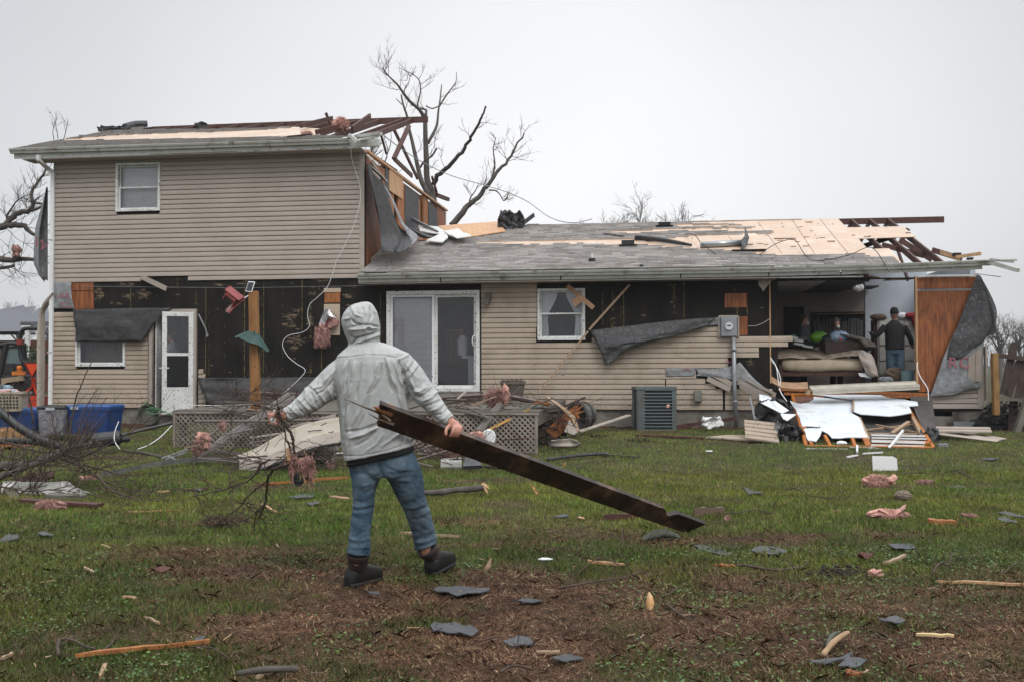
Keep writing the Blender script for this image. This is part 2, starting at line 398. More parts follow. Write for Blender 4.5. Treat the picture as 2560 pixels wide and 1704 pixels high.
def pline(u,v0,v1,w=.012,dash=0):
 x=hx(u);z1=HP(u,v0).z;z0=HP(u,v1).z
 if not dash:m.box((x,-.003,(z0+z1)/2),(w,.003,z1 - z0))
 else:
  z=z0
  while z<z1:
   m.box((x,-.003,z),(w*1.3,.003,.03));z+=random.choice((.06,.06,.25))
for u,v0,v1 in [(326,706,770),(514,715,942),(611,703,942),(659,705,942),(804,870,935),(951,730,850),(1507,735,812),(1560,725,818),(1711,705,795),(1869,760,838),(755,700,830)]:pline(u,v0,v1)
for u,v0,v1 in [(654,745,942),(522,780,935),(957,760,830),(1553,720,800),(1866,765,800),(561,760,930),(706,710,920)]:pline(u,v0,v1,.007,1)
def letters(txt,u,v0,v1,rot=0,size=None):
 n=len(txt);s=size or abs(HP(u,v0).z - HP(u,v1).z)/n*1.05
 for i,ch in enumerate(txt):
  p=HP(u,v0+(v1 - v0)*(i+.5)/n)
  Mx=Matrix.Translation((p.x,-.004,p.z)) @ Matrix.Rotation(math.pi/2,4,'X') @ Matrix.Rotation(rot,4,'Z')
  add_text(m,ch,s,Mx)
letters('TEX',490,724,764);letters('TE',444,695,722);letters('CEL',777,905,948);letters('CELOTEX',777,748,850,size=.1)
letters('CELOTEX',1686,712,785,size=.11);letters('CE',1532,795,825,size=.16);letters('LOTEX',1532,728,780,size=.09);letters('TE',1843,770,790,size=.1)
for u,v in ((485,730),(1686,700)):pass
hb(m,'lettering',M_yel,sheath)
def blob(u,v,ru,rv,n=40):
 pts=[]
 for k in range(n):
  a=2*math.pi*k/n;q=random.uniform(.25,1.15);p=HP(u+ru*q*math.cos(a),v+rv*q*math.sin(a));pts.append((p.x,-.0025,p.z))
 m=MB();m.add(pts,[tuple(reversed(range(n)))]);hb(m,'torn_patch',M_fiber,sheath)
for b in [(318,712,22,9),(322,740,16,10),(248,735,12,26),(358,735,20,16),(548,712,30,5),(620,708,34,7),(725,790,26,11),(728,812,24,12),(742,850,26,14),(800,700,20,6),(785,735,16,6),(870,740,20,8),(742,775,18,6),(775,800,12,20),(735,870,16,10),(1875,905,10,12),(1930,650,6,3),(290,760,20,5),(880,715,14,4),(400,716,14,3)]:blob(*b)
for k in range(46):blob(random.choice((random.uniform(240,960),random.uniform(600,900),random.uniform(1480,1940))),random.uniform(708,930) if k % 2 else random.uniform(706,790),random.uniform(2,9),random.uniform(1,4),16)
def course(mb,z0,z1,x0,x1,y=0.0,dz=None):
 n=max(1,int((x1 - x0)/.8));ys=[(.0,.062),(-.026,.068),(-.022,.5),(-.0145,.85),(-.003,1.0),(.001,1.07)]
 rows=[]
 for fy,fz in ys:
  row=[]
  for i in range(n+1):
   x=x0+(x1 - x0)*i/n;w=math.sin(x*2.3+z0*9)*.002
   d=dz(x) if dz else 0
   row.append((x,y+fy+w*.5,z0+fz*(z1 - z0)+d+w*.6))
  rows.append(row)
 mb.grid(rows)
 for xx in (x0,x1):
  d=dz(xx) if dz else 0
  mb.add([(xx,y,z0+d),(xx,y - .016,z0+d),(xx,y - .006,z1+d),(xx,y,z1+d)],[(0,1,2,3)])
def minus(a,b,holes):
 iv=[(a,b)]
 for h0,h1 in holes:
  nv=[]
  for p,q in iv:
   if h1<=p or h0>=q:nv.append((p,q));continue
   if h0>p:nv.append((p,h0))
   if h1<q:nv.append((h1,q))
  iv=nv
 return iv
CH=.1016
mA,mB_,mC=MB(),MB(),MB()
zA=HP(560,701).z
i=0
while zA+i*CH<ZS1:
 z0=zA+i*CH;z1=min(z0+CH,ZS1);holes=[]
 if z1>O_wa[2] - .03 and z0<O_wa[3]+.03:holes.append((O_wa[0] - .02,O_wa[1]+.02))
 if i==0:holes.append((hx(352),hx(470)))
 for a,b in minus(XL+.02,XC - .1,holes):
  k=a
  while k<b:
   q=min(b,k+random.choice((2.4,3.6,3.6)));course(mA,z0,z1,k,q,-(random.random()*.0015));k=q
 i+=1
i=0
while True:
 z0=ZB+i*CH;z1=z0+CH;_,v=proj(lw((hx(250),0,(z0+z1)/2)))
 if v<776:break
 holes=[]
 if z1>O_wb[2] - .03 and z0<O_wb[3]:holes.append((O_wb[0] - .02,O_wb[1]+.02))
 for a,b in minus(XL+.02,hx(371),holes):course(mB_,z0,z1,a,b)
 if v>925:course(mB_,z0,z1,hx(497),hx(506)+random.random()*.1)
 i+=1
i=0
zb2=ZB
while zb2+i*CH<ZS2 - .02:
 z0=zb2+i*CH;z1=min(z0+CH,ZS2);_,v=proj(lw((hx(1600),0,(z0+z1)/2)))
 a=hx(1204)
 if v<822:b=hx(1343);segs=[(a,b)]
 elif v<848:segs=[(a,hx(1341)),(hx(1560 if v>835 else 1700),hx(1797))]
 elif v<860:segs=[(a,hx(1341)),(hx(1480),hx(1982))]
 elif v<871:segs=[(a,hx(1970))]
 elif v<897:segs=[(a,hx(1897))]
 elif v<922:segs=[(a,hx(1819))]
 elif v<947:segs=[(a,hx(1740))]
 elif v<971:segs=[(a,hx(1662)),(hx(1665),hx(1800 - (971 - v)*2))]
 else:segs=[(a,hx(1806)),(hx(1812),hx(1925+(v - 970)*.6))] if v>978 else [(a,hx(1800))]
 for p,q in segs:
  k=p
  while k<q:
   e=min(q,k+random.choice((2.9,3.6)));course(mC,z0,z1,k,e,-(random.random()*.0015));k=e
 i+=1
hb(mA,'upper_siding',M_sid);hb(mB_,'lower_siding',M_sid2);hb(mC,'rear_siding',M_sid2)
m=MB()
for i in range(5):
 z0=HP(2400,1021).z+i*CH*1.02;dzf=(lambda q:lambda x:-max(0,hx(2450) - x)**1.5*.1*q/4)(i)
 x0=hx(2322) if i<3 else hx(2322+(i - 2)*6)
 course(m,z0,z0+CH,x0,hx(2452),dz=(dzf if i>1 else None))
hb(m,'corner_siding',M_sid)
m=MB();m.box((XC - .05,-.012,(zA+ZS1)/2+.0),(.1,.03,ZS1 - zA));hb(m,'corner_post',M_trim)
m=MB();m.box((XR - .045,-.014,HP(2455,925).z),(.1,.03,HP(2455,830).z - HP(2455,1021).z));m.box((XR+.005,.08,HP(2455,925).z),(.03,.16,1.1));hb(m,'corner_post',M_trim)
m=MB()
def patch(u0,v0,u1,v1,y=-.006,t=.008):
 m=MB();a=HP(u0,v1);b=HP(u1,v0);m.box(((a.x+b.x)/2,y,(a.z+b.z)/2),(abs(b.x - a.x),t,b.z - a.z));hb(m,PN,PM)
PN,PM='exposed_plywood',M_ply;patch(176,706,235,727);patch(178,728,235,773);patch(1812,733,1867,769);patch(1847,791,1869,838)
PN,PM='exposed_gypsum',mat('cream_board',(.5,.4,.3),.8);patch(810,720,852,731);patch(810,760,850,838);PN,PM='exposed_stud',M_stud;patch(812,732,851,757,-.01)
m=MB()
p0,p1=HP(2296,978),HP(2456,675);zt=ZS2+.02
m.box(((p0.x+XR)/2+.0,.006,(.86+zt - .28)/2),(XR - p0.x,.016,zt - .28 - .86))
m.box(((p0.x+XR)/2,.05,zt - .13),(XR - p0.x,.04,.22))
hb(m,'plywood_panel',M_ply)
m=MB();m.box((p0.x - .02,.03,(.9+zt)/2),(.035,.09,zt - .9));m.box((hx(1926),.0,(HP(1926,957).z+HP(1926,706).z)/2),(.022,.05,HP(1926,706).z - HP(1926,957).z))
hb(m,'door_stud',M_ply2)
m=MB();m.bar(HP(2296,690,-.02),HP(2447,688,-.02),.02,.03);m.bar(HP(2440,684,-.05),HP(2500,692,-.5),.05,.02);hb(m,'loose_trim',M_whited)
m=MB();gridwall(m,XL,XR+.02,-.3,ZB - .01,[(hx(2328),hx(2380),HP(2350,1040).z,HP(2350,1021).z)],.02,.3)
m.box((XR - .02,4.2,.1),(.12,7.9,.8));m.box((XL+.06,4.2,.1),(.12,7.9,.8));m.box(((XL+XR)/2,YB - .1,.1),(XR - XL - .3,.12,.8))
for k in range(1,3):
 z=.03+k*.2
 m.box(((hx(1700)+hx(1900))/2,.017,z - .1),(hx(1900) - hx(1700),.004,.008))
found=hb(m,'foundation',M_found)
m=MB();m.box((hx(2408),-.0,HP(2408,1061).z),(hx(2435) - hx(2380),.05,.12));
for k in range(9):m.box((hx(2384+k*6),-.03,HP(2408,1061).z),(.01,.01,.1))
hb(m,'vent_grate',M_grey,found)
m=MB()
p0_=HP(2330,1039);m.box((hx(2354),.2,HP(2354,1030).z),(hx(2378) - hx(2331),.02,.14));hb(m,'vent_dark_panel',M_blackm,found)  # black slab set in the hole in place of the shade under the floor
m=MB()
m.box((XL+.06,YB/2,(ZB+ZS1)/2),(.12,YB - .24,ZS1 - ZB));hb(m,'side_wall',M_sheath)
m=MB();m.box(((XL+XC)/2,YB - .06,(ZB+ZS1)/2),(XC - XL,.12,ZS1 - ZB));m.box(((XC+XR)/2,YB - .06,(ZB+ZS2)/2),(XR - XC,.12,ZS2 - ZB));hb(m,'back_wall',M_sid)
ZF=.86
m=MB();m.box(((XL+XR)/2,YB/2,ZF - .15),(XR - XL - .3,YB - .3,.24));hb(m,'floor',M_deck)
m=MB();m.box(((XL+XC)/2,YB/2,3.4),(XC - XL - .3,YB - .3,.2));hb(m,'upper_floor',M_ceil)
m=MB()
for u,yb in ((560,3.5),(1250,4),(1935,3.9)):m.box((hx(u),yb/2+.15,2.0),(.1,yb,2.3))
m.box(((XL+hx(1935))/2,4.1,2.0),(hx(1935) - XL,.1,2.3));hb(m,'partition',M_room2)
m=MB();m.box(((hx(1200)+hx(1935))/2,2.1,ZS2 - .03),(hx(1935) - hx(960),4,.03));hb(m,'ceiling',M_ceil)
YBD=3.4
m=MB()
xa,xb=hx(1947),XR - .1;xm=XP(2163,800,0);
def atY(u,y):return HP(u,900,y).x
m.box(((xa+atY(2163,YBD))/2,YBD,2.15),(atY(2163,YBD) - xa,.08,2.6));
hb(m,'bedroom_wall',M_room2)
m=MB();m.box(((atY(2163,YBD)+xb)/2,YBD - .02,2.15),(xb - atY(2163,YBD),.08,2.6));m.box((XR - .09,1.8,2.1),(.1,3.2,2.5));hb(m,'bedroom_wall',M_room)
m=MB();m.box(((atY(1985,YBD)) ,YBD - .05,1.75),(.45,.03,1.85));hb(m,'doorway_dark_panel',M_blackm)  # flat black panel on the wall stands in for the darkness beyond
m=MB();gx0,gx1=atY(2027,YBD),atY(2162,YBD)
m.box(((gx0+gx1)/2,YBD - .05,HP(2100,850,YBD).z),(gx1 - gx0,.03,HP(2100,785,YBD).z - HP(2100,925,YBD).z));clo=hb(m,'closet_dark_panel',M_blackm)  # matte black board painted in for the shade inside the closet
m=MB();zc=HP(2100,785,YBD).z
for k in range(16):
 x=gx0+.08+k*(gx1 - gx0 - .1)/16;w=random.uniform(.03,.07);m.box((x,YBD - .09,zc - .45 - random.random()*.1),(w,.04,.75))
hb(m,'hanging_clothes',mat('dim_clothes',(.06,.058,.06),.9,col2=(.14,.135,.14),scale=9,stretch=(9,1,1)),clo)
m=MB();m.box(((gx0+gx1)/2,YBD - .1,zc),(gx1 - gx0,.1,.03));hb(m,'closet_shelf',mat('shelf_brown',(.16,.1,.06),.7),clo)
m=MB();n=7
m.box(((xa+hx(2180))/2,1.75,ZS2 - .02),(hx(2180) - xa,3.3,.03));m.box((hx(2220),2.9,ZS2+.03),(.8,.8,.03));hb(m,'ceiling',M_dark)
m=MB()
for u,v,a in ((2075,700,.3),(2160,690,-.2),(2250,702,.2),(2020,695,.5),(2120,700,.1)):
 p=HP(u,v,.3);m.bar(p+Vector((-.25,0,.02)),p+Vector((.25,.1,a*.2)),.3,.02)
hb(m,'torn_ceiling',M_card)
m=MB();m.bar(HP(1945,972,-.02),HP(2320,985,-.02),.12,.05);m.bar(HP(1960,983,-.08),HP(2318,992,-.08),.06,.05);hb(m,'bottom_plate',M_stud)
# windows and doors
def ring(mb,x0,x1,z0,z1,w,y,t):
 mb.box((x0+w/2,y,(z0+z1)/2),(w,t,z1 - z0));mb.box((x1 - w/2,y,(z0+z1)/2),(w,t,z1 - z0))
 mb.box(((x0+x1)/2,y,z0+w/2),(x1 - x0 - 2*w,t*.98,w));mb.box(((x0+x1)/2,y,z1 - w/2),(x1 - x0 - 2*w,t*.98,w))
def window(O,rail=.5,label=None,ztop=None):
 x0,x1,z0,z1=O;z1=ztop or z1
 m=MB();ring(m,x0 - .035,x1+.035,z0 - .035,z1+.035,.045,-.02,.07);fr=hb(m,'window',M_white,label=label)
 m=MB();zm=z0+(z1 - z0)*rail
 ring(m,x0+.012,x1 - .012,z0+.012,zm+.015,.035,.015,.03);hb(m,'lower_sash',M_white,fr)
 m=MB();ring(m,x0+.012,x1 - .012,zm - .015,z1 - .012,.03,.045,.03);hb(m,'upper_sash',M_white,fr)
 m=MB();m.box(((x0+x1)/2,.018,(z0+zm)/2),(x1 - x0 - .09,.004,zm - z0 - .06));m.box(((x0+x1)/2,.048,(z1+zm)/2),(x1 - x0 - .08,.004,z1 - zm - .05));hb(m,'pane',M_glass,fr)
 return fr
wa=window(O_wa,.5,'upstairs window with grey blind drawn');wb=window(O_wb,.99,'window half covered by hanging black paper');wc=window(O_wc,.52,'window with tied white curtains')
m=MB();m.box(((O_wa[0]+O_wa[1])/2,.13,(O_wa[2]+O_wa[3])/2),(O_wa[1] - O_wa[0],.01,O_wa[3] - O_wa[2]));hb(m,'blind',M_blind,wa)
m=MB();m.box(((O_wb[0]+O_wb[1])/2,.3,(O_wb[2]+O_wb[3])/2),(O_wb[1] - O_wb[0],.01,O_wb[3] - O_wb[2]));hb(m,'blind',mat('dim_curtain',(.14,.125,.11),.9,col2=(.2,.18,.16),scale=3,stretch=(6,1,1)),wb)
m=MB()
for sx in (0,1):
 rows=[]
 for i in range(13):
  t=i/12;z=O_wc[3] - .02 - t*(O_wc[3] - O_wc[2] - .03);w=.34 - .2*math.sin(min(1,t*1.7)*math.pi/2)**2+(.08*(t - .6) if t>.6 else 0)
  row=[]
  for j in range(15):
   s_=j/14*w;xx=O_wc[0]+.02+s_ if sx==0 else O_wc[1] - .02 - s_
   row.append((xx,.085+.015*math.sin(j*2.2),z))
  rows.append(row)
 m.grid(rows)
hb(m,'curtain',M_curt,wc,smooth=True)
x0,x1,z0,z1=O_sd;xm=hx(1084)
m=MB();ring(m,x0 - .05,x1+.05,z0 - .02,z1+.05,.07,-.02,.09);sdoor=hb(m,'patio_door',M_white)
m=MB();ring(m,x0+.02,xm+.02,z0+.05,z1 - .02,.05,.0,.04);hb(m,'sliding_panel',M_whited,sdoor)
m=MB();ring(m,xm+.02,x1 - .02,z0+.05,z1 - .02,.06,.04,.04);hb(m,'sliding_panel',M_white,sdoor)
m=MB();m.box(((x0+xm)/2,.0,(z0+z1)/2),(xm - x0 - .1,.004,z1 - z0 - .15));m.box(((x1+xm)/2,.04,(z0+z1)/2),(x1 - xm - .14,.004,z1 - z0 - .15));hb(m,'pane',M_glass,sdoor)
m=MB();zz=z0+.1
while zz<z1 - .08:m.box(((x0+xm)/2,.09,zz),(xm - x0 - .08,.012,.021));zz+=.025
hb(m,'blind',M_blind,sdoor)
m=MB();hp=HP(1187,852,-.05);m.tube(smooth_pts([hp+Vector((.0,.02,-.12)),hp+Vector((-.035,-.02,-.08)),hp+Vector((-.045,-.025,0)),hp+Vector((-.035,-.02,.08)),hp+Vector((0,.02,.12))],3),.012);hb(m,'handle',M_whited,sdoor,smooth=True)
m=MB()
m.box((hx(1165),.5,1.55),(.3,.35,.05));m.box((hx(1178),.5,1.2),(.25,.3,.68));m.tube([(hx(1143),.6,1.58),(hx(1143),.6,1.9),(hx(1143),.6,2.0)],[.11,.11,.05],10)
hb(m,'sideboard',mat('dim_white',(.5,.5,.52),.6))
m=MB();
for k in range(8):m.box((hx(1100+k*6),.7,1.75 - (k % 2)*.0),(.02,.02,.7))
m.box((hx(1120),.7,2.1),(.42,.03,.04));hb(m,'chair_back',mat('dim_red',(.12,.03,.02),.6))
x0,x1,z0,z1=O_dr
m=MB();ring(m,x0 - .08,x1+.06,z0 - .1,z1+.07,.08,-.015,.1);fr=hb(m,'door_frame',M_trim)
m=MB();m.box((x0+.05,.1,(z0+z1)/2),(.03,.2,z1 - z0));hb(m,'jamb',M_white,fr)
hg=Vector((x1+.0,-.06,0));A0=HP(404,1034,-.42);top=HP(404,779,-.42).z
dv=Vector((A0.x,-.42,0)) - hg;wd=dv.length;dv.normalize();dn=Vector((-dv.y,dv.x,0))
RM=Matrix(((dv.x,dn.x,0,hg.x),(dv.y,dn.y,0,hg.y),(0,0,1,A0.z),(0,0,0,1)))
Hh=top - A0.z
def dbox(mb,a,b,c,d,y=0,t=.035):
 mb.add([RM @ Vector(((a if i<0 else b),y+j*t/2,(c if k<0 else d))) for i in (-1,1) for j in (-1,1) for k in (-1,1)],[(0,1,3,2),(4,6,7,5),(0,4,5,1),(2,3,7,6),(0,2,6,4),(1,5,7,3)])
m=MB();st=.095
dbox(m,0,st,0,Hh);dbox(m,wd - st,wd,0,Hh);dbox(m,st,wd - st,Hh - .09,Hh);dbox(m,st,wd - st,0,.5,0,.03);dbox(m,st,wd - st,.5,.55,0,.04);dbox(m,st,wd - st,1.2,1.26,0,.03)
door=hb(m,'storm_door',M_white)
m=MB();dbox(m,st,wd - st,.55,1.2,0,.004);hb(m,'screen',M_screen,door)
m=MB();dbox(m,st,wd - st,1.26,Hh - .09,0,.004);hb(m,'pane',M_glass,door)
m=MB();q=RM @ Vector((wd - .05,-.04,.95));m.bar(q+Vector((-.1,0,.0)),q+Vector((.12,-.03,0)),.02,.025);m.bar(q+Vector((0,0,-.04)),q+Vector((0,0,.05)),.03,.03);hb(m,'handle',M_whited,door)
m=MB();m.tube(smooth_pts([HP(497,786,-.03),HP(506,805,-.1),HP(514,822,-.1),HP(518,838,-.08)],3),.015);m.box(HP(518,838,-.08),(.04,.03,.06));hb(m,'door_closer',M_grey)
# gutters, soffits, downspout
GP=[(0,0),(0,-.1),(-.07,-.1),(-.085,-.06),(-.105,-.045),(-.12,-.012),(-.12,0),(-.112,0),(-.108,-.012),(-.095,-.038),(-.075,-.052),(-.062,-.092),(-.008,-.092),(-.008,0)]
def gutter(mb,pts):
 rings=[]
 for p in pts:rings.append([(p[0],p[1]+a,p[2]+b) for a,b in GP])
 mb.loft(rings)
m=MB();pts=[(HP(u,v,-.54).x,-.43,HP(u,v,-.54).z) for u,v in ((22,371.5),(200,366),(450,358.5),(700,351),(872,345))];gutter(m,pts);hb(m,'gutter',M_gut)
m=MB();q=HP(880,350,-.56);m.bar(q+Vector((-.05,0,.1)),q+Vector((.14,-.05,-.06)),.1,.06);m.bar(HP(890,343,-.3),HP(950,334,-.9),.12,.06);m.bar(HP(893,350,-.5),HP(948,341,-.9),.02,.04);hb(m,'broken_gutter',M_gut)
m=MB();m.box(((HP(36,360,-.42).x+HP(915,360,-.42).x)/2,-.415,ZE1 - .09),(HP(915,360,-.42).x - HP(36,360,-.42).x,.025,.17));m.bar(HP(895,359,-.4),HP(948,357,-.4),.1,.14);hb(m,'fascia',M_gut)
hb(MB().box(((XL+XC)/2 - .2,-.2,ZS1 - .0),(XC - XL+.5,.42,.02)),'soffit',M_trim)
gp2=[(893,684.5),(1100,680.5),(1400,676),(1700,671),(1920,667),(2100,662.5),(2250,658),(2380,653),(2482,649)]
m=MB();pts=[(HP(u,v,-.54).x,-.43,HP(u,v,-.54).z) for u,v in gp2];gutter(m,pts)
hb(m,'gutter',M_gut)
m=MB();m.bar(HP(2470,655,-.5),HP(2545,676,-.9),.12,.07);m.bar(HP(2440,652,-.5),HP(2543,650,-.7),.1,.02);m.bar(HP(2475,649,-.3),HP(2535,655,-.5),.08,.04);hb(m,'broken_gutter',M_gut)
m=MB()
for (u0,v0),(u1,v1) in zip(gp2[:-1],gp2[1:]):
 a=HP(u0+3,v0,-.42);b=HP(min(u1,2455),v1,-.42);m.bar((a.x,-.415,a.z - .095),(b.x,-.415,b.z - .095),.025,.17)
hb(m,'fascia',M_gut)
hb(MB().box(((XC+hx(1940))/2,-.2,ZS2),(hx(1940) - XC,.42,.02)),'soffit',M_trim)
hb(MB().box(((hx(1942)+hx(2150))/2,-.35,ZS2),(hx(2150) - hx(1942),.1,.02)),'soffit',M_gut)
m=MB();q=[HP(96,388,-.5),HP(96,400,-.48),HP(122,424,-.12),HP(133,432,-.06),HP(132,445,-.06),HP(126,1010,-.06)]
for a,b in zip(q[:-1],q[1:]):m.bar(a,b,.078,.055,up=(0,1,0))
ds=hb(m,'downspout',M_whited)
m=MB();m.box(HP(128,600,-.06),(.1,.07,.03));m.box(HP(126,880,-.06),(.1,.07,.03));hb(m,'strap',M_gut,ds)
m=MB();c1=[HP(136,728,-.12),HP(112,752,-.12),HP(101,775,-.1),HP(94,810,-.1),HP(92,900,-.1),HP(92,1015,-.1)];c2=[HP(134,735,-.05),HP(124,760,0),HP(112,780,.02),HP(112,810,.03),HP(112,900,.04),HP(110,1015,.04)]
m.grid([[a,(a+b)/2+Vector((0,-.05,0)),b] for a,b in zip(smooth_pts(c1,3),smooth_pts(c2,3))],.01);hb(m,'bent_corner_trim',M_trim)
m=MB();m.grid([[HP(119,v,.4),HP(119 - w*.5,v - 3,.5),HP(119 - w,v,.3),HP(117 - w*.6,v+4,.15)] for v,w in ((470,3),(520,16),(570,30),(620,34),(660,34),(690,20),(702,8))],.006);hb(m,'torn_side_wrap',M_wrap,smooth=True)
m=MB();add_text(m,'W',.32,Matrix.Translation(HP(101,612,.18)) @ Matrix.Rotation(.5,4,'Y') @ Matrix.Rotation(math.pi/2,4,'X'));hb(m,'red_lettering',M_red)
# roofs
def roofmap(ze,off=0.0):return lambda u,v:RP(u,v,ze+.04,-.42,K,off)
R1,R2=roofmap(ZE1),roofmap(ZE2)
nrm=Vector((0,-K,1)).normalized()
def deck(mb,R,poly,t=.012,lift=0):mb.poly([R(u,v)+nrm*lift for u,v in poly],t,nrm)
def xyroof(ze,x,y,lift=0):return Vector((x,y,roofz(ze,y)))+nrm*lift
gx=HP(898,352,-.42).x
m=MB()
xl_e=HP(36,368,-.42).x
dk=[xyroof(ZE1,xl_e,-.42),xyroof(ZE1,xl_e,YR),R1(372,324),R1(640,321),R1(740,317.5),R1(800,322),R1(800,338),xyroof(ZE1,HP(800,350,-.42).x,-.42)]
m.poly(dk,.012,nrm);hb(m,'roof_deck',M_osb)
dp2=[(1049,569),(2095,546.5),(2116,569),(2257,566),(2289,592),(2145,597),(2170,623),(2222,621),(2235,633),(2252,655)]
m=MB();pts=[xyroof(ZE2,XC+.02,-.42),xyroof(ZE2,XC+.02,YR)]+[R2(u,v) for u,v in dp2[1:]]+[xyroof(ZE2,HP(2252,657,-.42).x,-.42)]
m.poly(pts,.012,nrm);hb(m,'roof_deck',M_osb)
m=MB()
for u0,v0,u1,v1 in ((1980,549,2040,640),(2050,548,2120,634),(1895,556,1955,634),(1820,590,1850,622)):
 m.bar(R2(u0,v0)+nrm*.002,R2(u1,v1)+nrm*.002,.008,.003,up=nrm)
for k in range(34):
 u=random.uniform(1700,2200);v=random.uniform(558,625);m.box(R2(u,v)+nrm*.004,(random.uniform(.02,.13),.03,.006))
for u,v,w in ((2022,556,.16),(1962,597,.45),(2078,604,.15),(1870,612,.2),(2270,583,.1)):m.box(R2(u,v)+nrm*.006,(w,.04,.012))
hb(m,'torn_scraps',M_lum)
expo1=[(137,352),(274,339),(494,331),(640,326),(735,319),(800,317),(900,318),(900,339),(800,340),(700,343),(640,345),(400,348),(274,351.5)]
bare1=[(370,325),(640,321.5),(740,318),(800,322),(800,341),(1100,341),(1100,270),(380,270)]
exp2=[(1590,603),(1640,598),(1760,588),(1925,583),(1915,576.5),(1720,577.5),(1700,573),(1905,569.5),(1907,566),(1700,567),(1700,563),(1852,562.5),(1850,559.5),(1700,558),(1890,552),(2010,548),(2096,540),(2400,540),(2400,660),(2254,660),(2245,645),(2150,636),(1920,636),(1850,629),(1780,622),(1700,619),(1610,612),(1590,610)]
exp2b=[(1185,607),(1330,603),(1440,601),(1560,599),(1600,600),(1600,611),(1440,609),(1300,611)]
exp2c=[(1518,580.5),(1600,577),(1690,573.5),(1690,577),(1590,582)]
def shingles(mb,ze,x0,x1,skip,seed):
 rg=random.Random(seed);y=-.46;j=0;cols=[]
 ex=.135
 while y<YR - .02:
  x=x0 - rg.random()*.3
  dyy=ex/math.sqrt(1+K*K)
  while x<x1:
   w=rg.choice((.15,.2,.3,.3,.36));a=max(x,x0);b=min(x+w - .005,x1);x+=w+.004
   if b<=a:continue
   yc=y+dyy/2;c=xyroof(ze,(a+b)/2,yc);u,v=proj(lw(c))
   if skip(u+rg.uniform(-14,14),v+rg.uniform(-.8,.8)):continue
   lf=.02+rg.random()*.01;lf2=.002
   if rg.random()<.03:lf+=.02
   p=[xyroof(ze,a,y,lf),xyroof(ze,b,y,lf),xyroof(ze,b,y+dyy*1.02,lf2),xyroof(ze,a,y+dyy*1.02,lf2),xyroof(ze,a,y,0.001),xyroof(ze,b,y,.001)]
   mb.add(p,[(0,1,2,3),(4,5,1,0)]);t=rg.uniform(.8,1.15);cols+=[t]*6
  y+=dyy;j+=1
 return cols
M_sh=mat('shingle_tabs',(.2,.2,.2),.5,attr='tone',col2=(.19,.18,.17),scale=70,detail=3,lo=.45,hi=.8,bump=.003,bscale=90,wet=(1.5,.36),dirt=(.18,.17,.16),dirtscale=.8,dirtamt=(.5,.8))
def tone(o,cols,base):
 at=o.data.color_attributes.new('tone','FLOAT_COLOR','POINT');a=np.ones((len(cols),4),np.float32);a[:,:3]=np.array(cols)[:,None]*np.array(base)[None]
 at.data.foreach_set('color',a.ravel())
m=MB();c=shingles(m,ZE1,xl_e,gx - .1,lambda u,v:inpoly(u,v,expo1) or inpoly(u,v,bare1),3);o=hb(m,'roof_shingles',M_sh);tone(o,c,(.32,.3,.285))
m=MB();c=shingles(m,ZE2,XC+.03,HP(2250,657,-.42).x,lambda u,v:inpoly(u,v,exp2) or inpoly(u,v,exp2b) or inpoly(u,v,exp2c),5);o=hb(m,'roof_shingles',M_sh);tone(o,c,(.46,.43,.41))
m=MB();m.poly([Vector((xl_e,YR,ZR1)),Vector((xl_e,YB+.3,ZR1 - (YB+.3 - YR)*K)),Vector((hx(330),YB+.3,ZR1 - (YB+.3 - YR)*K)),Vector((hx(330),YR,ZR1))],.02,(0,K,1));hb(m,'back_roof',M_shgb)
m=MB();xb2=HP(2095,700,0).x - .4;m.poly([Vector((XC,YR,ZR2)),Vector((XC,YB+.3,ZR2 - (YB+.3 - YR)*K)),Vector((xb2,YB+.3,ZR2 - (YB+.3 - YR)*K)),Vector((xb2,YR,ZR2))],.02,(0,K,1));hb(m,'back_roof',M_shgb)
a=HP(380,316,YR);
m=MB();m.box(((a.x+HP(1070,300,YR).x)/2,YR,ZR1 - .07),(HP(1070,300,YR).x - a.x,.04,.15));hb(m,'ridge_board',M_lum)
m=MB();a=HP(1040,560,YR);m.box(((a.x+HP(2360,550,YR).x)/2,YR,ZR2 - .085),(HP(2360,550,YR).x - a.x,.04,.14));hb(m,'ridge_board',M_lum)
x=HP(372,316,YR).x;k=0
while x<XC - .05:
 m=MB();m.bar((x,-.38,roofz(ZE1,-.38) - .085),(x,YR,ZR1 - .085),.04,.13);
 if x<XC - 1.7:m.bar((x,YR+.02,ZR1 - .085),(x,YB+.2,ZR1 - .085 - (YB+.2 - YR)*K),.04,.13)
 m.bar((x,0,ZS1+.06),(x,YB,ZS1+.06),.04,.09)
 hb(m,'roof_truss',M_lum);x+=.61
x=HP(1950,548,YR).x
while x<HP(2262,560,YR).x:
 m=MB();m.bar((x,-.38,roofz(ZE2,-.38) - .085),(x,YR,ZR2 - .085),.04,.12);m.bar((x,YR+.02,ZR2 - .085),(x,YB+.2,ZR2 - .085 - (YB+.2 - YR)*K),.04,.12)
 if k % 2==0:m.bar((x,YR,ZR2 - .1),(x,2.4,ZS2+.15),.04,.09)
 hb(m,'roof_truss',M_lum);x+=.405;k+=1
m=MB()
for a,b,y in (((2270,572),(2240,628),3.6),((2205,612),(2310,640),1.4),((2330,625),(2405,648),.3),((2120,628),(2240,590),2.5),((2250,600),(2330,650),1.0)):m.bar(HP(*a,y),HP(*b,y),.04,.1)
hb(m,'loose_rafter',M_lum)
m=MB();m.bar(HP(2390,643,-.2),HP(2453,634,-.4),.04,.06);m.bar(HP(2350,630,.3),HP(2400,648,.1),.04,.08);hb(m,'splintered_board',M_ply2)
m=MB();m.box(HP(2392,636,.1),(.14,.1,.05));m.box(HP(2425,647,.1),(.1,.1,.04));hb(m,'loose_block',M_blackm)
zt=ZS1+.05
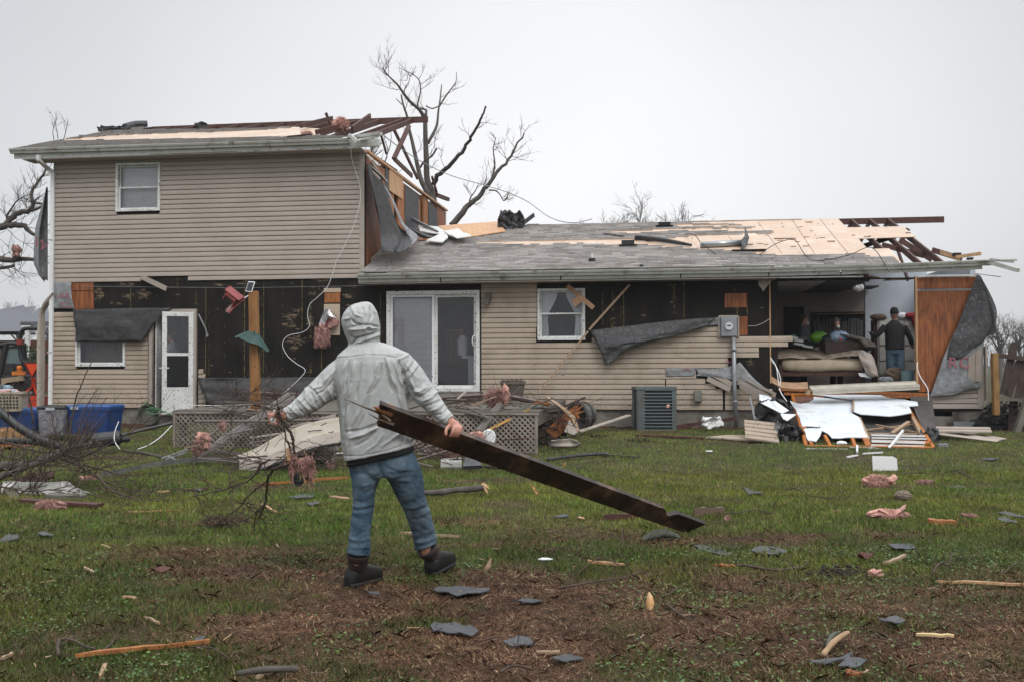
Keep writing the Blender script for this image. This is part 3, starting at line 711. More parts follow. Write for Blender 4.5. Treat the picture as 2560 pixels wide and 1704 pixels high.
m=MB();m.bar((XC,YR,ZR1 - .09),XP(880,348,XC) if False else Vector((XC,-.4,roofz(ZE1,-.4) - .1)),.04,.12);hb(m,'gable_rafter',M_lum)
m=MB();m.bar(XP(1022,316,XC+.12),XP(985,397,XC+.12),.05,.1,up=(1,0,0));m.bar(XP(948,320,XC - .6),XP(966,385,XC - .6),.04,.06);m.bar(XP(982,318,XC - .3),XP(1044,447,XC+.02),.04,.08);m.bar((XC,.6,zt+.02),(XC,2.6,zt+.06),.05,.05);m.bar(XP(985,397,XC+.1),XP(1030,440,XC+.1),.04,.1)
hb(m,'truss_web',M_lum)
m=MB();m.bar(XP(1080,442,XC),XP(1092,482,XC),.05,.06);m.bar(XP(1092,488,XC),XP(1121,499,XC),.08,.1);m.bar(HP(815,283,3.2),HP(823,306,3.2),.06,.06,up=(1,0,0));m.bar(HP(483,325,3.0),HP(598,331,2.6),.05,.05);m.bar(R1(752,326)+Vector((0,0,.1)),R1(830,306)+Vector((0,0,.1)),.06,.1);m.bar(R1(790,338)+Vector((0,0,.06)),R1(900,318)+Vector((0,0,.12)),.05,.1);m.bar(R1(880,330)+Vector((0,0,.06)),R1(925,312)+Vector((0,0,.2)),.05,.12)
hb(m,'loose_lumber',M_lum)
def band(mb,ya,yb,z0,z1,t=.02,x=0.0,slant=0):mb.add([(XC - .1,ya,z0),(XC+x,ya,z0),(XC+x,yb,z0),(XC - .1,yb,z0),(XC - .1,ya,z1),(XC+x,ya,z1),(XC+x,yb,z1+slant),(XC - .1,yb,z1+slant)],[(3,2,1,0),(4,5,6,7),(0,1,5,4),(1,2,6,5),(2,3,7,6),(3,0,4,7)])
def yat(u):return XP(u,600,XC).y
bands=[(914,962,'p'),(963,972,'f'),(972,986,'s'),(986,996,'d'),(996,1012,'s'),(1012,1046,'f'),(1046,1052,'s'),(1052,1060,'d'),(1060,1071,'s'),(1071,1092,'f'),(1092,1112,'p'),(1112,1116,'d')]
mm={q:MB() for q in 'pfsd'}
lo=lambda y:roofz(ZE2,min(y,2*YR - y)) - .3
for u0,u1,q in bands:
 ya,yb=max(.12,yat(u0)),min(yat(u1),YB)
 top=ZS1+random.uniform(-.12,.05);m=MB();band(m,ya,yb,lo(ya),top,x={'p':.0,'f':.012,'s':-.01,'d':-.06}[q],slant=random.uniform(-.1,.05));hb(m,{'p':'gable_plywood','f':'gable_felt','s':'wall_stud','d':'gap_backing'}[q],{'p':M_ply,'f':M_felt,'s':M_stud,'d':M_sheath}[q])
m=MB();m.box((XC+.02,YB*.3,5.55),(.02,1.2,.5));m.bar((XC,.1,zt),(XC,YB,zt),.1,.05);hb(m,'top_plate',M_ply2)
def pix(u,v,x):return XP(u,v,x)
m=MB()
edgeL=[(915,412),(922,470),(940,540),(955,590),(962,632)];edgeR=[(940,432),(975,500),(1000,560),(1025,600),(1012,628)]
L_=smooth_pts([XP(u,v,XC+.04+i*.12) for i,(u,v) in enumerate(edgeL)],4);R_=smooth_pts([XP(u,v,XC+.1+i*.2) for i,(u,v) in enumerate(edgeR)],4)
m.grid([[a.lerp(b,t)+Vector((.08*math.sin(t*9+i*.3),0,.03*math.sin(t*14))) for t in np.linspace(0,1,9)] for i,(a,b) in enumerate(zip(L_,R_))],.006);hb(m,'hanging_felt_flap',M_felt2,smooth=True)
m=MB();R3=[r+Vector((.03,-.04,.0)) for r in R_];R4=smooth_pts([XP(u,v,XC+.12+i*.22) for i,(u,v) in enumerate([(947,440),(984,502),(1012,562),(1045,592),(1018,622)])],4)
m.grid([[a.lerp(b,t) for t in np.linspace(0,1,3)] for a,b in zip(R3,R4)],.004);hb(m,'wrap_edge',M_wrap,smooth=True)
m=MB()
for k,(a,b) in enumerate((((925,393),(945,415)),((927,405),(962,450)),((926,415),(967,455)),((921,420),(950,448)),((918,388),(930,402)))):m.bar(XP(*a,XC+.05),XP(*b,XC+.25+k*.02),.06,.03)
hb(m,'bent_siding_strips',M_sid)
m=MB();m.bar(XP(928,652,XC+.03),XP(960,622,XC+.03),.03,.08);hb(m,'flashing',M_trim)
# hanging paper and wraps on the front wall
def flap(name,mtl,rows,thick=.004,sub=6,wav=.02,seed=1,**k):
 R=[smooth_pts([HP(u,v,y) for u,v,y in r],sub) for r in rows];n=min(len(r) for r in R)
 cols=[]
 for j in range(n):cols.append(smooth_pts([r[j] for r in R],sub))
 G_=[[cols[j][i] for j in range(n)] for i in range(len(cols[0]))]
 for i,r in enumerate(G_):
  for j,p in enumerate(r):G_[i][j]=p+Vector((0,-abs(wav*(float(vnoise(i*.45+seed,j*.45,seed))+.6*float(vnoise(i*.9+j*.4,j*1.1,seed+4))+.35*float(vnoise(i*2.1,j*1.7+i,seed+8)))),0))
 m=MB();m.grid(G_,thick);return hb(m,name,mtl,smooth=True,**k)
flap('hanging_black_paper',M_felt2,[[(186,774,-.02),(260,773,-.03),(330,771,-.05),(434,770,-.04)],[(190,812,-.06),(260,812,-.1),(330,810,-.12),(396,800,-.08)],[(194,853,-.05),(260,854,-.1),(320,853,-.12),(356,853,-.1)]],wav=.05)
flap('torn_wrap_curtain',M_felt,[[(1476,826,-.03),(1570,815,-.03),(1700,800,-.03),(1790,794,-.02)],[(1494,862,-.1),(1565,850,-.16),(1680,835,-.12),(1768,812,-.04)],[(1505,885,-.1),(1560,865,-.18),(1640,850,-.12),(1755,818,-.03)],[(1512,912,-.06),(1530,905,-.1),(1570,872,-.08),(1745,822,-.03)]],wav=.07,seed=3)
flap('wrap_corner',M_wrap,[[(1768,797,-.06),(1797,794,-.05)],[(1755,816,-.05),(1795,812,-.04)]],wav=.01)
flap('black_paper_skirt',M_felt2,[[(498,943,-.03),(600,943,-.03),(740,942,-.03),(840,942,-.03)],[(508,975,-.1),(600,980,-.16),(740,980,-.2),(840,978,-.1)],[(524,1010,-.14),(600,1014,-.22),(740,1014,-.25),(840,1012,-.2)]],wav=.07,seed=8)
wr=flap('torn_house_wrap',M_wrap,[[(135,706,-.01),(155,706,-.03),(180,707,-.02)],[(135,740,-.01),(155,740,-.04),(180,735,-.03)],[(136,772,-.01),(160,772,-.03),(187,773,-.02)]],wav=.02)
m=MB()
for t_,u,v,s_ in (('UAR',156,740,.17),('you D',160,757,.1),('Home',164,767,.09)):
 add_text(m,t_,s_,Matrix.Translation(HP(u,v,-.085)) @ Matrix.Rotation(math.pi/2,4,'X'))
hb(m,'red_lettering',M_red,wr)
flap('wrap_under_meter',M_wrap,[[(1738,920,-.01),(1800,920,-.02),(1850,905,-.02)],[(1745,932,-.03),(1800,932,-.05),(1890,950,-.05)],[(1740,938,-.01),(1830,948,-.07),(1940,988,-.03)]],wav=.02)
flap('wrap_scrap',M_wrap,[[(1740,920,-.02),(1700,920,-.02),(1664,920,-.02)],[(1735,939,-.02),(1700,940,-.02),(1664,940,-.02)]],wav=.01)
m=MB();add_text(m,'UPA',.09,Matrix.Translation(HP(1716,924,-.035)) @ Matrix.Rotation(math.pi/2,4,'X'));add_text(m,'H',.16,Matrix.Translation(HP(1825,905,-.06)) @ Matrix.Rotation(math.pi/2,4,'X'));hb(m,'red_lettering',M_red)
fl=flap('torn_corner_wrap',M_wrap,[[(2441,690,-.03),(2445,690,-.1),(2450,694,-.05)],[(2395,810,-.05),(2430,810,-.12),(2470,760,-.1)],[(2362,880,-.05),(2410,880,-.12),(2456,872,-.1)],[(2335,960,-.05),(2395,960,-.1),(2450,962,-.05)],[(2322,990,-.05),(2380,985,-.08),(2450,962,-.05)]],wav=.03,seed=5)
flap('corner_felt',M_felt,[[(2441,688,-.06),(2445,688,-.13),(2450,692,-.1)],[(2395,808,-.08),(2430,808,-.16),(2490,780,-.2)],[(2376,850,-.09),(2410,852,-.16),(2462,846,-.16)],[(2366,898,-.08),(2400,895,-.14),(2430,872,-.14)]],wav=.04,seed=6)
flap('flying_felt',M_felt,[[(2449,692,-.14),(2466,730,-.2)],[(2462,760,-.15),(2478,762,-.25)],[(2470,800,-.15),(2490,825,-.3)],[(2462,845,-.15),(2472,838,-.2)]],wav=.02,seed=9)
m=MB();add_text(m,'RC',.3,Matrix.Translation(HP(2398,908,-.16)) @ Matrix.Rotation(math.pi/2,4,'X'));hb(m,'red_lettering',M_red)
m=MB();
for i in range(2):m.add([HP(2423+i*17,892 - i*14,-.18),HP(2439+i*16,878 - i*12,-.19),HP(2436+i*16,954,-.13),HP(2421+i*16,952,-.12)],[(3,2,1,0)])
m.bar(HP(2420,950,-.12),HP(2422,890,-.17),.012,.02);hb(m,'upright_siding_scrap',M_sid)
m=MB();m.bar(HP(2463,865,-.03),HP(2466,1000,-.03),.03,.1,up=(0,1,0));m.bar(HP(2476,983,-.1),HP(2464,1010,-.1),.02,.06);hb(m,'bent_corner_trim',M_trim)
m=MB();m.bar(HP(1574,712,-.12),HP(1473,824,-.14),.03,.04);m.bar(HP(1470,828,-.14),HP(1350,975,-.3),.03,.035);hb(m,'leaning_trim_strip',M_lumw)
m=MB();m.bar(HP(1418,714,-.12),HP(1484,770,-.25),.02,.09);m.bar(HP(1438,745,-.2),HP(1448,760,-.2),.02,.2);hb(m,'dangling_trim_board',M_card)
m=MB();m.bar(HP(353,692,-.06),HP(416,722,-.2),.02,.1);hb(m,'dangling_siding_piece',M_sid)
def board(mb,a,b,wz,y0,y1,t=.012):
 p=HP(*a,y0);q=HP(*b,y1);mb.bar(p,q,t,wz)
m=MB();board(m,(1775,930),(1830,960),.1,-.06,-.08);board(m,(1768,945),(1826,973),.1,-.07,-.09);board(m,(1845,953),(1920,992),.1,-.1,-.35);board(m,(1850,962),(1905,992),.1,-.13,-.4);board(m,(1865,947),(1940,985),.05,-.08,-.2)
hb(m,'peeling_siding',M_sid)
m=MB();p=HP(1220,738,-.1);m.tube([p+Vector((0,.1,.0)),p],.06,10);m.box(p+Vector((0,0,-.02)),(.1,.1,.14));m.box(p+Vector((-.03,-.03,-.14)),(.12,.12,.12),Matrix.Rotation(.3,3,'Y'));hb(m,'flood_light',mat('dirty_lamp',(.1,.085,.07),.7))
m=MB();p=HP(1913,700,-.1);m.add([HP(1897,697,-.1),HP(1920,690,-.12),HP(1930,702,-.2),HP(1908,727,-.2),HP(1896,712,-.15)],[(0,1,2,3,4)]);m.bar(HP(1929,700,-.2),HP(1907,728,-.2),.02,.012);hb(m,'dangling_panel',M_trim)
m=MB();m.box(HP(1745,989,-.06),(.14,.1,.22));m.box(HP(1745,989,-.12),(.12,.03,.2));hb(m,'junction_box',mat('box_grey',(.22,.22,.2),.5,col2=(.15,.15,.13),scale=5))
m=MB();p=HP(1822,817,-.06);m.box(p,(.31,.1,.38));m.box(p+Vector((0,-.06,0)),(.28,.02,.35))
mt=hb(m,'meter_box',M_grey)
m=MB();q=HP(1822,816,-.12);m.tube([q,q+Vector((0,-.07,0))],[.078,.073],20);hb(m,'meter_dome',M_whited,mt)
m=MB();m.tube([q+Vector((0,-.071,0)),q+Vector((0,-.075,0))],[.07,.07],16);m.m=0;hb(m,'meter_face',mat('meter_face',(.6,.6,.6),.4),mt)
m=MB();m.box(q+Vector((0,-.078,.015)),(.07,.006,.02));hb(m,'meter_display',M_blackm,mt)
m=MB();m.tube([HP(1834,843,-.1),HP(1836,960,-.1),HP(1841,1072,-.12)],.042,10);m.tube([HP(1835,868,-.1),HP(1835,878,-.1)],.052,10);m.tube([HP(1838,1000,-.1),HP(1838,1006,-.1)],.05,10);hb(m,'conduit',M_grey,mt,smooth=True)
m=MB();m.box(HP(1798,817,-.03),(.04,.05,.42));m.box(HP(1822,791,-.03),(.36,.05,.04));m.box(HP(1846,817,-.03),(.03,.05,.4));hb(m,'meter_trim',M_trim,mt)
def roofbox(name,u,v,d,mtl):m=MB();p=R2(u,v);m.box(p+Vector((0,0,d[2]/2)),d);m.box(p+Vector((0,0,.012)),(d[0]+.12,d[1]+.1,.01));return hb(m,name,mtl)
roofbox('roof_vent',1570,615,(.27,.25,.11),M_black);roofbox('roof_vent',1661,567,(.28,.25,.09),M_blackm)
m=MB();p=R2(1480,654);m.tube([p - Vector((0,0,.02)),p+Vector((0,0,.06)),p+Vector((0,0,.07))],[.08,.06,.03],12);hb(m,'pipe_collar',M_blackm)
m=MB();m.tube([p+Vector((0,0,.03)),p+Vector((0,0,.16))],.025,10);hb(m,'vent_pipe',M_white)
m=MB();p=R2(1604,669);m.ball(p+Vector((0,0,.03)),.04);hb(m,'roof_knob',M_black)
# ground
MUD=[(1.1,5.2,2.6,.75,1.1),(-.35,5.95,1.5,.8,1.15),(.5,6.3,1.6,.5,.8),(2.3,4.6,1.2,.5,.7),(-1.9,5.2,.6,.3,.35),(-1.3,6.75,1.15,.45,1.0),(-2.3,7.4,.9,.3,.75),(-2.9,6.2,.7,.3,.45),(.1,7.7,.8,.4,.6),(.45,8.3,.7,.35,.5),(1.5,7.8,.7,.4,.55),(2.6,8.2,.9,.25,.5),
       (3.6,6.5,1.0,.35,.5),(2.6,6.1,1.1,.2,.5),(-2.6,5.0,.9,.4,.3),(-.3,9.0,.5,.35,.5),(-2.9,8.8,.8,.25,.4),(-1.0,4.5,.9,.3,.45),(-.1,4.6,1.6,.4,.6),(3.4,4.7,.8,.4,.4)]
def mudf(x,y):
 s=np.zeros_like(x)
 for cx,cy_,rx,ry,a in MUD:s=np.maximum(s,a*np.exp(-(((x - cx)/rx)**2+((y - cy_)/ry)**2)**1.3))
 n=fbm(x*1.3,y*1.6,11,4);n2=fbm(x*5,y*5,31,3)
 s=s*(.55+.9*n)+(n2 - .5)*.5*s**.5
 s=s+np.clip((fbm(x*.8,y*1.5,77,4) - .58)*3.2,0,.55) - np.clip((fbm(x*1.9,y*2.6,177,4) - .52)*3,0,.7)*(y<12)
 yl=(x*HY.x+(y - HO.y)*HY.y)
 xl=(x*HX.x+(y - HO.y)*HX.y)
 inh=(yl<9.2)*(xl<XR+.8)*(xl>XL - .8)
 s=np.maximum(s,inh*np.clip((yl+.95+(fbm(x*2,y*2,5) - .5)*.9)*1.6,0,1))
 s=np.where((xl<hx(460)) & inh,np.maximum(s,np.clip((yl+2.4+(fbm(x*1.7,y*1.7,6) - .5)*1.2)*1.2,0,1)),s)
 return np.clip(s,0,1)
def gzn(x,y):
 t=np.clip((y - 12.5)/5.8,0,1);return .17*t*t*(3 - 2*t)
def zf(x,y,m=None):
 m=mudf(x,y) if m is None else m
 near=(np.abs(x)<12)*(y<20)*(y>3)
 return gzn(x,y)+(fbm(x*1.5,y*1.5,3) - .5)*.03*(y<22)+((fbm(x*9,y*9,4,2) - .5)*.014+m*(fbm(x*7,y*7,14,4) - .55)*.05)*near
def axis(lo,hi,near0,near1,fine,coarse):
 a=list(np.arange(near0,near1,fine));s=fine;x=near1
 while x<hi:a.append(x);s=min(s*1.25,coarse);x+=s
 a.append(hi);s=fine;x=near0
 while x>lo:x -=s;s=min(s*1.25,coarse);a.insert(0,max(x,lo))
 return np.array(a)
gx_,gy_=axis(-300,300,-11,11,.06,30),axis(-30,420,3.6,20,.06,30)
X,Y=np.meshgrid(gx_,gy_);Z=zf(X,Y)
nx,ny=len(gx_),len(gy_)
me=bpy.data.meshes.new('ground');V=np.stack([X,Y,Z],-1).reshape(-1,3)
ii=(np.arange(ny - 1)[:,None]*nx+np.arange(nx - 1)[None]).ravel();Q=np.stack([ii,ii+1,ii+nx+1,ii+nx],1)
def npmesh(me,V,Fq,k):
 me.vertices.add(len(V));me.vertices.foreach_set('co',V.astype(np.float32).ravel());n=len(Fq)
 me.loops.add(n*k);me.loops.foreach_set('vertex_index',Fq.astype(np.int32).ravel())
 me.polygons.add(n);me.polygons.foreach_set('loop_start',np.arange(n,dtype=np.int32)*k);me.update(calc_edges=True)
npmesh(me,V,Q,4)
at=me.color_attributes.new('mud','FLOAT_COLOR','POINT');a=np.ones((len(V),4),np.float32);a[:,:3]=mudf(V[:,0],V[:,1])[:,None];at.data.foreach_set('color',a.ravel())
me.polygons.foreach_set('use_smooth',[True]*len(Q))
g=bpy.data.materials.new('lawn_soil');g.use_nodes=True;t=g.node_tree;b=t.nodes['Principled BSDF']
tcn=nn(t,'ShaderNodeTexCoord');an=nn(t,'ShaderNodeAttribute');an.attribute_name='mud'
def gn(sc,d=6):n=nn(t,'ShaderNodeTexNoise');n.inputs['Scale'].default_value=sc;n.inputs['Detail'].default_value=d;t.links.new(tcn.outputs['Object'],n.inputs['Vector']);return n.outputs[0]
def gm(f,a,c):
 n=nn(t,'ShaderNodeMix',data_type='RGBA');t.links.new(f,n.inputs[0])
 for i,q in ((6,a),(7,c)):
  if isinstance(q,tuple):n.inputs[i].default_value=(*q,1)
  else:t.links.new(q,n.inputs[i])
 return n.outputs[2]
def gr(v,lo,hi):n=nn(t,'ShaderNodeMapRange');n.inputs[1].default_value=lo;n.inputs[2].default_value=hi;t.links.new(v,n.inputs[0]);return n.outputs[0]
soil=gm(gr(gn(14),.35,.65),(.018,.009,.005),(.085,.043,.025));soil=gm(gr(gn(70,4),.55,.7),soil,(.13,.085,.055))
grs=gm(gr(gn(5),.35,.65),(.03,.035,.012),(.055,.055,.02));grs=gm(gr(gn(40,5),.5,.7),grs,(.07,.055,.03))
t.links.new(gm(an.outputs['Color'],grs,soil),b.inputs['Base Color']);b.inputs['Roughness'].default_value=.85;b.inputs['Specular IOR Level'].default_value=.2
bn=nn(t,'ShaderNodeBump');bn.inputs['Distance'].default_value=.02;t.links.new(gn(35,8),bn.inputs['Height']);t.links.new(bn.outputs[0],b.inputs['Normal'])
me.materials.append(g);o=bpy.data.objects.new('ground',me);S.collection.objects.link(o);tag(o,'wet lawn ground with patches of bare brown soil','ground',kind='structure')
# grass blades, ground cover and fibrous litter (stuff)
def scatter(n,y0,y1,power=1.0):
 y=y0+(y1 - y0)*rng.random(n)**power;x=(rng.random(n)*2 - 1)*(y*.56+1.1);return x,y
DKX0,DKX1,DKY=hx(432),hx(1345),None
def blades(name,n,y0,y1,hmin,hmax,w,colf,keepf,lean=.5,label='',seg2=True,flat=False):
 x,y=scatter(n,y0,y1);mdu=mudf(x,y);keep=keepf(x,y,mdu);x,y,mdu=x[keep],y[keep],mdu[keep]
 yl=x*HY.x+(y - HO.y)*HY.y;xl=x*HX.x+(y - HO.y)*HX.y;ok=(yl<-.05) | (xl>XR+.2) | (xl<XL - .2);x,y,mdu=x[ok],y[ok],mdu[ok]
 n=len(x);z=zf(x,y,mdu) - .002
 h=hmin+(hmax - hmin)*rng.random(n)*(.12+1.75*np.clip(fbm(x*3.3,y*3.3,21,3) - .12,0,1));h*=(1 - .35*mdu)
 an=rng.random(n)*6.283;ca,sa=np.cos(an),np.sin(an);ln=(rng.random(n)*lean+.05)*h;la=rng.random(n)*6.283+1.2*fbm(x,y,9)*3
 lx,ly=np.cos(la)*ln,np.sin(la)*ln;ww=w*(.6+.8*rng.random(n))*.5
 if flat:zt=h*.15*rng.random(n)
 b0=np.stack([x - ca*ww,y - sa*ww,z],1);b1_=np.stack([x+ca*ww,y+sa*ww,z],1)
 if flat:L=h;m1=np.stack([x+sa*L - ca*ww*.3,y - ca*L - sa*ww*.3,z+zt+.004],1);m2=np.stack([x+sa*L+ca*ww*.3,y - ca*L+sa*ww*.3,z+zt+.004],1);b0[:,2]+=.006;b1_[:,2]+=.006;Vv=np.stack([b0,b1_,m2,m1],1).reshape(-1,3);k=4
 elif seg2:
  mx=np.stack([x+lx*.35,y+ly*.35,z+h*.6],1);c=np.stack([ca*ww*.8,sa*ww*.8,0*x],1);tp=np.stack([x+lx,y+ly,z+h],1)
  Vv=np.stack([b0,b1_,mx+c,tp,mx - c],1).reshape(-1,3);k=5
 else:tp=np.stack([x+lx,y+ly,z+h],1);Vv=np.stack([b0,b1_,tp],1).reshape(-1,3);k=3
 me=bpy.data.meshes.new(name);npmesh(me,Vv,np.arange(n*k).reshape(-1,k),k)
 col=colf(x,y,mdu,n);a=np.ones((n,k,4),np.float32);a[:,:,:3]=col[:,None,:]
 at=me.color_attributes.new('tone','FLOAT_COLOR','POINT');at.data.foreach_set('color',a.ravel());return me,n
M_gr=mat('grass_blade',(0,0,0),.5,attr='tone',spec=.35);M_gr.node_tree.nodes['Principled BSDF'].inputs['Subsurface Weight'].default_value=0
def gcol(x,y,m,n):
 f=fbm(x*.55,y*.9,51,4)[:,None];r=rng.random((n,1));dry=(rng.random((n,1))<(.16+.5*m[:,None]+.9*np.clip(fbm(x*1.1,y*1.7,61,3) - .5,0,1)[:,None]))
 A=np.array([.125,.205,.03]);B=np.array([.23,.265,.04]);Dk=np.array([.045,.09,.013]);H=np.array([.3,.225,.1]);near=np.clip((y - 4.5)/4.5,0,1)[:,None]
 c=A+(B - A)*np.clip((f - .35)*3,0,1);c=c*(1 - r*.5)+Dk*r*.5;c=np.where(dry,H*(.35+.75*r),c);cl=fbm(x*3.1,y*4,71,3)[:,None]
 return c*(.7+.55*rng.random((n,1)))*(.5+1.0*cl)*(.5+.5*near)  # darker towards the camera: foreground growth and vignette put into the colour
def fibcol(x,y,m,n):
 r=rng.random((n,1));c=np.array([.045,.021,.012])*(1 - r)+np.array([.24,.13,.075])*r;c=np.where(rng.random((n,1))<.07,np.array([.5,.37,.23]),c);return c*(.35+1.25*fbm(x*4,y*4,81,3))[:,None]
kg=lambda x,y,m:(rng.random(len(x))>m*1.15) & (rng.random(len(x))<.35+1.1*fbm(x*1.8,y*2.2,41,3))
me1,n1=blades('grass',300000,4.0,8.2,.014,.055,.0034,gcol,kg,lean=.9)
me2,n2=blades('grass_mid',290000,8.2,13,.016,.055,.005,gcol,kg,lean=.8)
me3,n3=blades('grass_far',270000,13,24,.02,.055,.008,gcol,kg,lean=.7,seg2=False)
for q,lb in ((me1,'short wet grass near the boots and the bare soil'),(me2,'short green lawn grass in the middle of the yard'),(me3,'short green lawn grass along the house and the deck')):
 q.materials.append(M_gr);o=bpy.data.objects.new('grass',q);S.collection.objects.link(o);tag(o,lb,'grass',kind='stuff')
kf=lambda x,y,m:rng.random(len(x))<m*1.1+.06
me4,_=blades('thatch',290000,4.0,9.5,.02,.11,.0026,fibcol,kf,flat=True)
me5,_=blades('thatch',100000,9.5,22,.03,.1,.006,fibcol,kf,flat=True)
me6,_=blades('thatch',150000,4.1,9,.015,.06,.0028,fibcol,kf,lean=2.4)
M_th=mat('thatch_fibre',(0,0,0),.8,attr='tone',spec=.2)
for q,lb in ((me4,'brown shredded roots and straw lying on the bare soil'),(me5,'brown straw and dirt crumbs along the house'),(me6,'frizzy brown root fibres standing up from bare soil')):
 q.materials.append(M_th);o=bpy.data.objects.new('litter',q);S.collection.objects.link(o);tag(o,lb,'litter',kind='stuff')
def clover():
 n=26000;x,y=scatter(n,4.1,7.6);f=fbm(x*1.2,y*1.5,91,3);k=(f>.5) & (rng.random(n)>mudf(x,y)*.8);x,y=x[k],y[k];n=len(x)
 z=zf(x,y)+.01+.02*rng.random(n);r=.004+.006*rng.random(n);a=rng.random(n)*6.28;tl=(rng.random((n,2)) - .5)*.9
 vs=[]
 for j in range(5):
  c,s_=np.cos(a+j*1.2566)*r,np.sin(a+j*1.2566)*r;vs.append(np.stack([x+c,y+s_,z+c*tl[:,0]+s_*tl[:,1]],1))
 me=bpy.data.meshes.new('clover');npmesh(me,np.stack(vs,1).reshape(-1,3),np.arange(n*5).reshape(-1,5),5)
 a4=np.ones((n,5,4),np.float32);q=rng.random((n,1));a4[:,:,:3]=(np.array([.035,.075,.018])*(1 - q)+np.array([.1,.17,.035])*q)[:,None]
 at=me.color_attributes.new('tone','FLOAT_COLOR','POINT');at.data.foreach_set('color',a4.ravel());me.materials.append(M_gr)
 o=bpy.data.objects.new('clover',me);S.collection.objects.link(o);tag(o,'small round clover leaves in the near lawn','clover',kind='stuff')
clover()
# haze
m=MB();m.box((0,150,14),(560,340,32));hz_=bpy.data.materials.new('haze');hz_.use_nodes=True;t=hz_.node_tree;t.nodes.clear()
o_=nn(t,'ShaderNodeOutputMaterial');pv=nn(t,'ShaderNodeVolumePrincipled');pv.inputs['Color'].default_value=(.5,.51,.53,1);pv.inputs['Density'].default_value=.001;pv.inputs['Anisotropy'].default_value=0.0
t.links.new(pv.outputs[0],o_.inputs['Volume']);o=m.build('haze',hz_);tag(o,'pale grey drizzle and mist over the whole yard','haze',kind='stuff')
# trees
def limb(mb,pts,r0,r1,n=7,k=3,wob=0.0):
 r0*=LS;r1*=LS
 p=smooth_pts(pts,k)
 if wob:p=[q+Vector((random.uniform(-wob,wob),random.uniform(-wob,wob),random.uniform(-wob,wob)))*(0<i<len(p) - 1) for i,q in enumerate(p)]
 mb.tube(p,list(np.linspace(r0,r1,len(p))),n);return p
def twig(mb,p,d,L,r,lev,n=4,spread=.7,up=.15,kids=3,segs=3):
 pts=[p];q=Vector(p);d=Vector(d).normalized()
 for i in range(segs):
  d=(d+Vector((random.uniform(-1,1),random.uniform(-1,1),random.uniform(-1,1)))*.22+Vector((0,0,up*.3))).normalized();q=q+d*(L/segs);pts.append(q)
 mb.tube(pts,list(np.linspace(r,r*.45,len(pts))),n,cap=False)
 if lev<=0:return
 for j in range(kids):
  i=random.randint(1,segs);nd=(d+Vector((random.uniform(-1,1),random.uniform(-1,1),random.uniform(-1,1)))*spread+Vector((0,0,up))).normalized()
  twig(mb,pts[i],nd,L*random.uniform(.5,.75),r*.55,lev - 1,3,spread,up,kids,segs)
def twigs_on(mb,pts,cnt,L,r,lev=2,side=None,kids=3):
 for _ in range(cnt):
  i=random.randint(1,len(pts) - 1);t=(pts[i] - pts[i - 1]).normalized();d=t.cross(Vector((random.uniform(-1,1),random.uniform(-1,1),random.uniform(-1,1)))).normalized()+t*.5
  twig(mb,pts[i - 1].lerp(pts[i],random.random()),d,L*random.uniform(.5,1.2),r,lev,3,.8,.2,kids)
def pl(L,D,dd=0):return [P(u,v,D+dd*i) for i,(u,v) in enumerate(L)]
DT=34.0;LS=.58
root=thing('broken_tree','tall storm broken bare tree standing behind the two storey gable','tree',P(1085,930,DT))
tr=MB();cr=MB()
limb(tr,[P(1090,930,DT),P(1092,700,DT),P(1086,520,DT)],.34,.24,9)
a1=limb(tr,pl([(1086,520),(1080,480),(1068,450),(1066,400),(1064,350),(1063,300)],DT),.22,.13)
a2=limb(cr,pl([(1063,300),(1049,275),(1024,253),(1008,232),(992,210),(970,189),(956,170)],DT,-.2),.12,.025)
a3=limb(cr,pl([(1070,358),(1079,341),(1092,314),(1096,278),(1100,251),(1104,212)],DT,.2),.11,.03)
a4=limb(cr,pl([(1097,268),(1115,240),(1129,221),(1140,204),(1141,180)],DT+1,.2),.06,.015)
a5=limb(cr,pl([(1063,290),(1065,275),(1044,267),(1051,232),(1049,204),(1035,188),(1019,180),(996,168)],DT,.15),.07,.012)
a6=limb(cr,pl([(1086,510),(1056,459),(1046,424),(1038,388),(1030,352),(1022,319),(1018,292),(1008,262),(1003,237)],DT - 1),.16,.04)
a6b=limb(cr,pl([(1005,262),(998,255),(990,247)],DT - 1),.03,.02,4)
a7=limb(cr,pl([(1084,460),(1101,432),(1123,415),(1145,391),(1167,363),(1184,333),(1200,303),(1208,281),(1213,266)],DT,-.3),.15,.04,wob=.05)
a8=limb(cr,pl([(1065,265),(1080,272),(1097,266)],DT),.04,.04,5)
a9=limb(cr,pl([(1050,420),(1062,402),(1080,390),(1092,370)],DT - .5),.07,.06,6)
a10=limb(cr,pl([(1010,237),(1012,222),(1022,205),(1025,190)],DT),.04,.015,5)
for p_,c_,L_2,lv in ((a2,9,1.0,2),(a5,10,.9,2),(a10,7,.8,2),(a3,4,.6,1),(a4,6,.6,1),(a6,8,.8,2),(a1,10,.9,2),(a7,8,.6,2),(a9,4,.5,1)):twigs_on(cr,p_,max(2,int(c_*.7)),L_2*.62,.013,lv)
for u,v in ((956,175),(960,183),(968,190)):
 for _ in range(2):twig(cr,P(u,v,DT),(random.uniform(-1,.4),0,random.uniform(.1,1)),.5,.01,2,3)
tr.build('trunk',M_bark,root,smooth=True);cr.build('crown',M_bark,root,smooth=True)
root=thing('broken_tree','leaning limb of a snapped bare tree behind the one storey roof','tree',P(1120,930,DT - 2))
tr=MB();cr=MB()
limb(tr,[P(1105,930,DT - 2),P(1110,700,DT - 2),P(1128,565,DT - 2)],.3,.2,8)
b1_=limb(tr,pl([(1128,565),(1156,530),(1175,511),(1203,484),(1225,454),(1249,426),(1271,399),(1288,369),(1310,333)],DT - 2),.19,.04,8,wob=.04)
